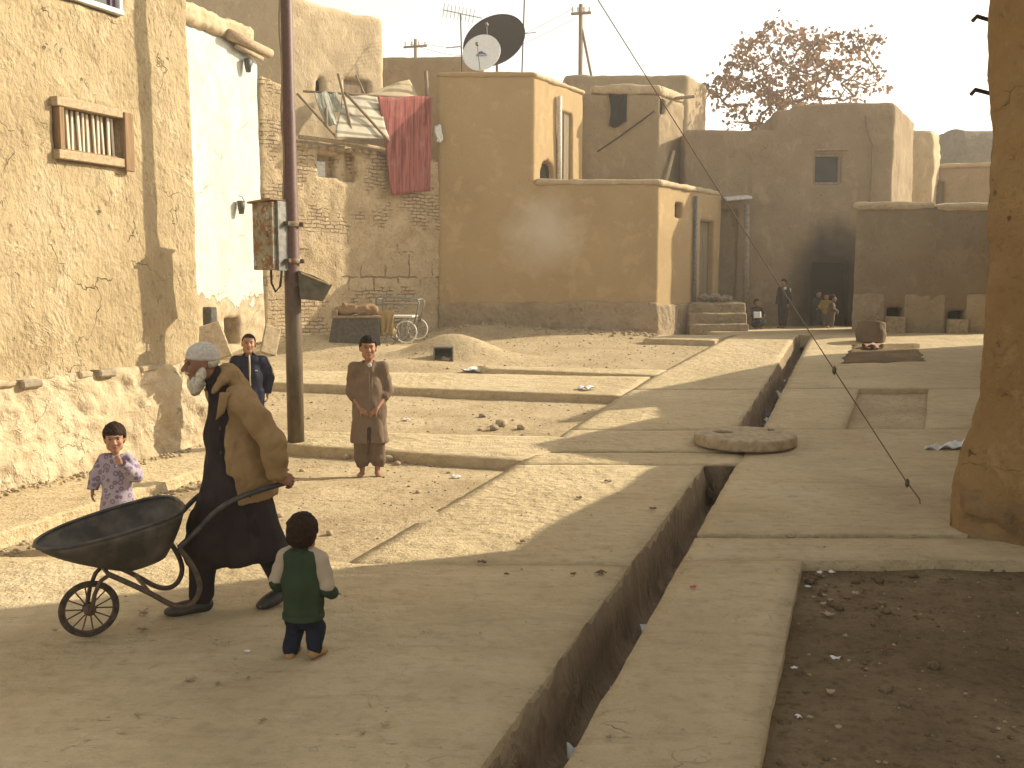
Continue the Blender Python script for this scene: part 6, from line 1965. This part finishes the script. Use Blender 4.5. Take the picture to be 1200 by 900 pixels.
    sh = plain('black leather shoe', col(.022, .020, .018), .55, .4, 0, .4, 12, .2, col(.06, .05, .04))
    for a, d_ in ((anR, (-.05, -1, 0)), (anL, (.05, -1, -.28))):
        garment('shoe', sh, rt, a - .26, a + .26, .0065, lambda v, a=a, d_=d_: (foot(v, a + (0, 0, 0.0), d_, 1.06, .03, .008), v.cut(a + (0, 0, .03), (0, 0, 1))), ((.004, 12, 2, 103),))
man()


# ================================================================== children
def standing(name_label, loc, rotz, H, hh, sw, J, hair_mat, skin, res=.007, hair=dict(), face=True, feet=None, hands=None, group=None):
    """bare continuous body of a standing child; J gives elbows, wrists, knees, ankles"""
    rt = root('person', loc, rotz); tag(rt, name_label, 'person', group)
    hipz = H * J.get('hip', .50); shz = J.get('shz', H - hh * 1.28)
    sh = [np.array([sw, 0.0, shz]), np.array([-sw, 0.0, shz])]
    el, wr = [np.array(p, float) for p in J['el']], [np.array(p, float) for p in J['wr']]
    kn, an = [np.array(p, float) for p in J['kn']], [np.array(p, float) for p in J['an']]
    hw = sw * .52
    hip = [np.array([hw, 0.0, hipz]), np.array([-hw, 0.0, hipz])]
    hc = np.array(J.get('head', (0, -.02, H - hh * .50))); R = rotm(J.get('pitch', 0), J.get('roll', 0), J.get('yaw', 0))
    k = H / 1.45
    ext = np.abs(np.array(el + wr + kn + an + [hc])).max(0) + .2
    v = Vol((-ext[0], -ext[1] - .05, -.03), (ext[0], ext[1] + .05, H + .06), res)
    v.chain([((0, 0, hipz), .085 * k), ((0, 0, (hipz + shz) / 2), .08 * k), ((0, 0, shz - .06 * k), .09 * k)], .04 * k)
    v.cap(sh[0] - (.02, 0, 0), sh[1] + (.02, 0, 0), .045 * k, .045 * k, .04 * k)
    v.cap((0, 0.01, shz), hc + R @ np.array([0, .015, -hh * .36]), .040 * k ** .5, .038 * k ** .5, .02)
    P, s = head(v, hc, hh, R)
    kk = k
    limbs(v, sh, el, wr, (.036 * kk, .029 * kk, .021 * kk), .02 * kk)
    hs = J.get('hs', .72 * k ** .5)
    for i in range(2):
        d, n, cu = (hands or [((0, 0, -1), (-1, 0, 0), (.35, .4, .3)), ((0, 0, -1), (1, 0, 0), (.35, .4, .3))])[i]
        hand(v, wr[i], d, n, 1 if i == 0 else -1, hs, cu)
    for i in range(2):
        v.chain([(hip[i], .065 * kk), (kn[i], .042 * kk), (an[i], .028 * kk)], .02 * kk)
        foot(v, an[i], (feet or [(.2, -1, 0), (-.2, -1, 0)])[i], J.get('fs', .8 * k ** .5))
    V, F = v.mesh(); add('body', V, F, skin, rt, local=True)
    if face: face_bits(rt, P, s, R, hair_mat)
    if hair is not None: hairdo('hair', hair_mat, rt, P, s, R, hc, **hair)
    return rt, sh, el, wr, hip, kn, an, P, s, R, hc


# ---- the boy in grey
q = GR(434, 560, -.11); Z0 = float(dirt_z(np.array([q[0]]), np.array([q[1]]))[0])
k = q[1] / FPX
bg_ = cloth('grey brown cotton', col(.185, .135, .095), col(.15, .105, .075), 60, None, .95, .2)
J = dict(el=[(.200, .045, .90), (-.200, .045, .90)], wr=[(.078, -.125, .725), (-.078, -.125, .73)], kn=[(.085, -.02, .38), (-.085, -.02, .38)], an=[(.075, .0, .068), (-.085, .02, .068)], hip=.5, shz=1.16, yaw=.12)
rt, sh, el, wr, hip, kn, an, P, s, R, hc = standing('boy in a loose grey tunic and trousers standing with clasped hands in the dirt yard', (q[0], q[1], Z0), .08, 1.47, .235, .155, J, M['hair'], M['skin'], .0065,
    hands=[((-.75, -.25, -.6), (.3, .9, -.3), (.4, .6, .4)), ((.75, -.2, -.62), (-.3, .9, -.3), (.4, .6, .4))], hair=dict(face_z=.058, back_z=-.04, thick=.012, amp=.010, fr=26))
def tun(v):
    for a, b, c in zip(sh, el, wr):
        e = b + (c - b) * .30
        v.chain([(a, .048), ((a + b) / 2, .049), (b, .050), (e, .050)], .02)
        d = nrm(c - b); v.cap(e + d * .070, e + d * .13, .050, .05, .005, True)
    v.chain([((0, 0, 1.10), .108), ((0, .0, .95), .122), ((0, .0, .72), .146), ((0, 0, .38), .180)], .05, (1.10, .84, 1))
    v.cap((.145, 0, 1.160), (-.145, 0, 1.160), .050, .050, .04); v.cut((0, 0, .365), (0, 0, -1)); v.box((0, -.2, .34), (.012, .12, .19), .01, True)
    v.ell((0, -.02, 1.245), (.06, .07, .07), .015, True)
    v.chain([(np.array([.052, -.045, 1.19]), .010), (np.array([.060, .015, 1.21]), .012), (np.array([0, .055, 1.22]), .012), (np.array([-.060, .015, 1.21]), .012), (np.array([-.052, -.045, 1.19]), .010)], .01)
tg = garment('tunic', bg_, rt, (-.4, -.4, .3), (.4, .35, 1.35), .0085, tun, ((.016, (7, 7, 2.2), 3, 110), (.014, (17, 17, 6), 3, 111)))
MB().box((0, -.128, .97), (.035, .012, .30), rotm(.05), .004).build('placket', bg_, tg, local=True)
MB().ico((.015, -.092, 1.185), (.022, .010, .024), 2).build('undershirt', M['pvc'], rt, local=True, smooth=True)
def shal(v):
    for i in range(2): v.chain([(hip[i] + (0, 0, .0), .10), (kn[i] + (0, .0, .06), .088), (an[i] + (0, 0, .12), .078), (an[i] + (0, 0, .055), .062)], .03)
    v.cut((0, 0, .105), (0, 0, -1))
bg2 = cloth('darker grey brown cotton', col(.15, .108, .075), col(.12, .085, .06), 60, None, .95, .2)
garment('trousers', bg2, rt, (-.35, -.3, .05), (.35, .3, .9), .0085, shal, ((.022, (8, 8, 3), 3, 112), (.010, (18, 18, 9), 2, 113)))

# ---- the boy in the track jacket
navy = cloth('navy track jacket', col(.018, .021, .043), col(.012, .014, .030), 60, None, .7, .2)
cream = cloth('cream stripe', col(.55, .46, .28), None, 60)
q = np.array([(291 - CX) / FPX * 11.6, 11.6, 0])
J = dict(el=[(.225, .04, .82), (-.215, .06, .82)], wr=[(.20, .02, .64), (-.17, .10, .63)], kn=[(.075, 0, .34), (-.075, 0, .34)], an=[(.075, 0, .065), (-.08, 0, .065)], shz=1.035, yaw=-.02, roll=.06, pitch=-.08)
rt, sh, el, wr, hip, kn, an, P, s, R, hc = standing('boy in a navy track jacket with cream stripes standing behind the old man', (q[0], q[1], 0.005), .30, 1.335, .225, .155, J, M['hair_brown'], M['skin_fair'], .0065, hair=dict(face_z=.072, back_z=-.02, thick=.004, amp=.002))
def tj(v):
    v.chain([((0, 0, 1.0), .112), ((0, .0, .85), .128), ((0, .0, .62), .130)], .05, (1.15, .85, 1))
    v.cap((.13, 0, 1.03), (-.13, 0, 1.03), .058, .058, .05); v.cut((0, 0, .60), (0, 0, -1))
    v.cap((0, 0, 1.04), (0, -.005, 1.095), .068, .062, .02); v.cap((0, -.02, 1.09), (0, -.03, 1.2), .048, .06, .008, True)
    for a, b, c in zip(sh, el, wr):
        e = b + (c - b) * .92
        v.chain([(a, .060), ((a + b) / 2, .060), (b, .055), (e, .044)], .03); d = nrm(c - b); v.cap(e + d * .05, e + d * .2, .05, .05, .005, True)
tj_ = garment('track_jacket', navy, rt, (-.4, -.3, .5), (.4, .3, 1.25), .008, tj, ((.018, (7, 7, 4), 3, 120), (.007, (18, 18, 10), 3, 121)))
for i in range(2):
    qx = 1 if i == 0 else -1
    for off in (-.02, .02):
        MB().tube([np.array([qx * .075, off - .01, 1.098]), np.array([qx * .13, off, 1.095]), sh[i] + (qx * .045, off, .045), (sh[i] + el[i]) / 2 + (qx * .066, off, 0), el[i] + (qx * .058, off, 0)], .010, 6).build('stripe', cream, tj_, local=True, smooth=True)
MB().tube([(0.0, -.070, 1.10), (0, -.112, 1.0), (0, -.118, .85), (0, -.118, .66)], .010, 6).build('zip', cream, tj_, local=True, smooth=True)
MB().box((.075, -.108, .92), (.03, .01, .012), None, .002).build('chest_mark', M['pvc'], tj_, local=True)
def trs(v):
    for i in range(2): v.chain([(hip[i], .092), (kn[i], .070), (an[i] + (0, 0, .03), .055)], .03)
    v.cut((0, 0, .05), (0, 0, -1))
garment('trousers', navy, rt, (-.3, -.25, 0), (.3, .25, .8), .009, trs)
for i in range(2):
    garment('shoe', M['steel_dark'], rt, an[i] - .22, an[i] + .22, .008, lambda v, i=i: (foot(v, an[i], ((.2, -1, 0), (-.2, -1, 0))[i], .84, .02, .008), v.cut(an[i] + (0, 0, .02), (0, 0, 1))), None)

# ---- the small child in the patterned dress
q = np.array([(130 - CX) / FPX * 7.75, 7.75, 0]); q[2] = float(dirt_z(np.array([q[0]]), np.array([q[1]]))[0])
patt = cloth('lilac patterned cotton', col(.36, .31, .36), col(.28, .24, .29), 60, None, .95, .2, (21, col(.17, .13, .19), col(.28, .13, .17)))
J = dict(el=[(.155, -.035, .50), (-.165, .03, .50)], wr=[(.070, -.145, .625), (-.185, -.01, .385)], kn=[(.05, -.01, .22), (-.05, -.01, .22)], an=[(.05, 0, .05), (-.055, 0, .05)], shz=.635, yaw=.22, pitch=.08, fs=.58, hs=.55, hip=.42)
rt, sh, el, wr, hip, kn, an, P, s, R, hc = standing('small child in a lilac patterned dress holding one hand to the mouth', (q[0], q[1], q[2]), .12, .905, .215, .095, J, M['hair_brown'], M['skin_fair'], .006,
    hands=[((-.55, .02, .8), (-.1, 1, .2), (.7, .9, .6)), ((-.1, -.1, -1), (1, 0, 0), (.3, .4, .3))], hair=dict(face_z=.038, back_z=-.075, thick=.015, amp=.006, fr=30))
def drs(v):
    v.chain([((0, 0, .61), .078), ((0, -.0, .48), .098), ((0, 0, .16), .135)], .05, (1.05, .9, 1))
    v.cap((.075, 0, .632), (-.075, 0, .632), .042, .042, .03); v.cut((0, 0, .12), (0, 0, -1)); v.ell((0, -.01, .695), (.045, .05, .045), .01, True)
    for a, b, c in zip(sh, el, wr):
        e = b + (c - b) * .86
        v.chain([(a, .046), ((a + b) / 2, .048), (b, .048), (e, .042)], .025); d = nrm(c - b); v.cap(e + d * .045, e + d * .12, .05, .05, .004, True)
garment('dress', patt, rt, (-.3, -.3, .08), (.3, .25, .78), .007, drs, ((.014, (9, 9, 4), 3, 130), (.006, (22, 22, 12), 3, 131)))

# ---- the toddler seen from behind
q = GR(357, 768); Z0 = q[2]
green = cloth('dark green fleece', col(.040, .060, .032), col(.030, .046, .025), 70, None, .95, .3)
crm = cloth('cream fleece', col(.40, .325, .235), col(.33, .26, .185), 70, None, .95, .3)
jean = cloth('dark denim', col(.014, .016, .026), col(.022, .024, .036), 80, None, .9, .2)
tanl = plain('tan leather shoe', col(.36, .21, .085), .6, .3, 0, .3, 20, .2)
J = dict(el=[(.140, .015, .385), (-.142, .025, .375)], wr=[(.115, -.085, .355), (-.130, -.075, .32)], kn=[(.056, -.035, .145), (-.060, -.012, .15)], an=[(.062, .03, .042), (-.070, .03, .060)], shz=.525, yaw=.12, pitch=.05, fs=.55, hs=.5, hip=.36)
J['head'] = (0, -.015, .650)
rt, sh, el, wr, hip, kn, an, P, s, R, hc = standing('toddler in a green sweatshirt with cream sleeves walking on the shaded paving', (q[0], q[1], Z0), math.pi - .20, .745, .200, .078, J, M['hair_brown'], M['skin'], .0055,
    hands=[((-.2, -1, -.2), (0, 0, -1), (.4, .5, .4)), ((.2, -1, -.2), (0, 0, -1), (.4, .5, .4))], hair=dict(face_z=.045, back_z=-.072, thick=.014, amp=.007, fr=38), feet=[(.1, -1, .1), (-.15, -1, -.12)])
def sws(v):
    v.chain([((0, .0, .50), .082), ((0, .006, .40), .098), ((0, .006, .245), .102)], .05, (1.04, .92, 1))
    v.cap((.050, 0.01, .525), (-.050, 0.01, .525), .050, .050, .04); v.cut((0, 0, .212), (0, 0, -1)); v.cap((0, 0, .53), (0, -.005, .575), .045, .042, .02)
sw_ = garment('sweatshirt', green, rt, (-.2, -.2, .15), (.2, .2, .62), .006, sws, ((.014, (10, 10, 6), 3, 140), (.006, (24, 24, 18), 3, 141)))
garment('hem_band', green, rt, (-.2, -.2, .15), (.2, .2, .30), .005, lambda v: (v.cap((0, .004, .222), (0, .004, .24), .107, .107, 0, False, (1.04, .92, 1)), v.cut((0, 0, .205), (0, 0, -1)), v.cut((0, 0, .238), (0, 0, 1))), ((.003, 30, 2, 142),), sw_)
for i in range(2):
    a, b, c = sh[i], el[i], wr[i]; qx = 1 if i == 0 else -1
    def slv(v, a=a, b=b, c=c, qx=qx):
        v.chain([(a + (-qx * .020, 0, .028), .036), (a + (qx * .014, 0, -.005), .044), ((a + b) / 2 + (qx * .006, 0, 0), .043), (b + (0, 0, .02), .042)], .025)
    garment('sleeve', crm, rt, np.minimum(a, b) - .12, np.maximum(a, b) + .12, .006, slv, ((.010, (12, 12, 8), 3, 143),), sw_)
    def cf(v, b=b, c=c): v.chain([(b, .041), (b + (c - b) * .85, .035)], .02)
    garment('cuff', green, rt, np.minimum(b, c) - .1, np.maximum(b, c) + .1, .006, cf, ((.008, 14, 3, 144),), sw_)
def jn(v):
    v.cap((.03, .01, .255), (-.03, .01, .255), .066, .066, .03)
    for i in range(2): v.chain([(hip[i] + (0, .006, -.07), .058), (kn[i], .047), (an[i] + (0, .005, .005), .041)], .015)
garment('jeans', jean, rt, (-.2, -.2, 0), (.2, .2, .38), .006, jn, ((.012, (12, 12, 9), 3, 145), (.006, 26, 2, 146)))
for i in range(2):
    garment('shoe', tanl, rt, an[i] - .15, an[i] + .15, .005, lambda v, i=i: (foot(v, an[i], ((.1, -1, .1), (-.15, -1, -.12))[i], .60, .02, .010), v.cut(an[i] + (0, 0, .012), (0, 0, 1))), None)

# ---- far children by the doorway
dull = cloth('dark cotton', col(.05, .045, .05)); yel = cloth('yellow cotton', col(.36, .26, .05)); grn = cloth('grey green cotton', col(.12, .12, .10)); brn = cloth('brown cotton', col(.14, .10, .075))
def far_kid(px, py, Y, H, rotz, top, bot, label, el, wr, sit=False, shirt_z=.5):
    x = (px - CX) / FPX * Y; z = float(gz(0, Y))
    kz = H * .26 if not sit else H * .22
    J = dict(el=el, wr=wr, kn=[(.07, 0 if not sit else -.22, kz), (-.07, 0 if not sit else -.22, kz)], an=[(.06, 0 if not sit else -.12, .06), (-.07, 0 if not sit else -.1, .06)], hip=.5 if not sit else .16, shz=H - .28)
    rt, sh, el, wr, hip, kn, an, P, s, R, hc = standing(label, (x, Y, z), rotz, H, .21, .135, J, M['hair'], M['skin'], .013, hair=dict(res=.011))
    def sh_(v):
        b = hip[0][2] - (.0 if sit else .02)
        v.chain([((0, 0, sh[0][2] - .03), .105), ((0, 0, b), .13)], .05, (1.1, .85, 1)); v.cap((.11, 0, sh[0][2]), (-.11, 0, sh[0][2]), .055, .055, .04)
        for a, b_, c in zip(sh, el, wr): v.chain([(a, .052), (b_, .048), (b_ + (c - b_) * .8, .042)], .03)
    garment('shirt', top, rt, (-.45, -.45, -.05), (.45, .45, H), .016, sh_)
    def tr_(v):
        for i in range(2): v.chain([(hip[i], .09), (kn[i], .075), (an[i] + (0, 0, .04), .06)], .04)
    garment('trousers', bot, rt, (-.4, -.5, -.02), (.4, .3, H * .65), .016, tr_)
    return rt, P, s, R, hc
rt, P, s, R, hc = far_kid(917, 386, 28.0, 1.36, -.9, dull, dull, 'child in dark clothes with a pale scarf standing at the house wall', [(.2, .03, .85), (-.2, .03, .85)], [(.19, -.05, .66), (-.19, -.05, .66)])
def scf(v): v.chain([(np.array([.09, -.05, 1.10]), .045), (np.array([.12, .08, 1.06]), .05), (np.array([.11, .10, .92]), .045)], .03)
garment('scarf', M['pvc'], rt, (-.1, -.2, .8), (.3, .3, 1.25), .015, scf)
far_kid(957, 386, 28.7, 1.05, .6, dull, dull, 'dark clad child standing in the sooty doorway', [(.2, .03, .62), (-.2, -.02, .62)], [(.17, -.1, .5), (-.17, -.12, .55)])
far_kid(968, 387, 28.3, .98, -.8, yel, grn, 'child in a yellow shirt at the sooty doorway', [(.18, -.05, .6), (-.18, -.05, .6)], [(.08, -.2, .55), (-.08, -.2, .55)])
far_kid(974, 388, 28.1, .92, 1.2, brn, brn, 'child in brown clothes beside the yellow shirt at the doorway', [(.18, -.02, .52), (-.18, -.02, .52)], [(.1, -.16, .45), (-.1, -.16, .45)])
far_kid(886, 386, 27.4, .82, .4, dull, dull, 'child crouching beside the mud steps with a white paper', [(.18, -.08, .38), (-.18, -.08, .38)], [(.08, -.24, .36), (-.08, -.24, .36)], True)
q = AT(888, 369, 27.0)
o = MB().grid(lambda u, w: (q[0] + (u - .5) * .20, q[1] + .06 * w + .01 * math.sin(u * 6), q[2] + (w - .5) * .17), 5, 5, .006).build('paper', M['white_paper'], smooth=True); tag(o, 'white sheet of paper held by the crouching child', 'paper')
SKY_MIX = 0.75; SKY_TINT = (1.0, 0.935, 0.77, 1); SKY_STR = 0.15; SUN_STR = 3.7; SUN_COL = (1.0, 0.885, 0.67); EXPO = 1.25
HAZE = 0.0021; HAZE_COL = (1, .96, .88, 1); HAZE_G = 0.3
# ------------------------------------------------------------------ air, light, camera
SUN_EL = math.radians(28)
saz = math.atan2(SUN_AZ[0], SUN_AZ[1])
w = bpy.data.worlds.new('World'); SC.world = w; w.use_nodes = True
nt = w.node_tree; bg = nt.nodes['Background']
sky = nt.nodes.new('ShaderNodeTexSky'); sky.sky_type = 'NISHITA'; sky.sun_disc = False
sky.sun_elevation = SUN_EL; sky.sun_rotation = saz; sky.air_density = 1.0; sky.dust_density = 6.0; sky.ozone_density = 0.6; sky.altitude = 1800
tint = nt.nodes.new('ShaderNodeMix'); tint.data_type = 'RGBA'; tint.blend_type = 'MIX'; tint.inputs[0].default_value = SKY_MIX
bw = nt.nodes.new('ShaderNodeRGBToBW'); nt.links.new(sky.outputs[0], bw.inputs[0])
mul = nt.nodes.new('ShaderNodeMix'); mul.data_type = 'RGBA'; mul.blend_type = 'MULTIPLY'; mul.inputs[0].default_value = 1.0
nt.links.new(bw.outputs[0], mul.inputs[6]); mul.inputs[7].default_value = SKY_TINT
nt.links.new(sky.outputs[0], tint.inputs[6]); nt.links.new(mul.outputs[2], tint.inputs[7])
nt.links.new(tint.outputs[2], bg.inputs['Color']); bg.inputs['Strength'].default_value = SKY_STR
sun = bpy.data.lights.new('sun', 'SUN'); sun.energy = SUN_STR; sun.angle = math.radians(0.5); sun.color = SUN_COL
so = bpy.data.objects.new('sun', sun); COL.objects.link(so)
d = Vector((SUN_AZ[0] * math.cos(SUN_EL), SUN_AZ[1] * math.cos(SUN_EL), math.sin(SUN_EL)))
so.rotation_euler = d.to_track_quat('Z', 'Y').to_euler(); so.location = d * 60
if HAZE:
    o = MB().box((0, 60, 20), (300, 250, 44)).build('haze', None)
    o.data.materials.clear()
    hm = bpy.data.materials.new('dusty air'); hm.use_nodes = True
    n = hm.node_tree.nodes; n.remove(n['Principled BSDF'])
    pv = n.new('ShaderNodeVolumePrincipled'); pv.inputs['Color'].default_value = HAZE_COL; pv.inputs['Density'].default_value = HAZE; pv.inputs['Anisotropy'].default_value = HAZE_G
    hm.node_tree.links.new(pv.outputs[0], n['Material Output'].inputs['Volume'])
    o.data.materials.append(hm); tag(o, 'thin dusty air over the courtyards', None, None, 'stuff')
cam = bpy.data.cameras.new('camera'); co = bpy.data.objects.new('camera', cam); COL.objects.link(co)
cam.sensor_width = 36; cam.lens = FPX / 1200 * 36; cam.clip_end = 3000; cam.clip_start = 0.05
co.location = (0, 0, CAMZ); co.rotation_euler = (math.pi / 2 - PITCH, 0, 0)
SC.camera = co
vs = SC.view_settings; vs.view_transform = 'Standard'; vs.look = 'None'; vs.exposure = EXPO; vs.gamma = 1.0; vs.use_curve_mapping = False
SC.render.engine = 'CYCLES'
SC.cycles.use_denoising = True
SC.cycles.max_bounces = 6; SC.cycles.diffuse_bounces = 4; SC.cycles.volume_bounces = 1
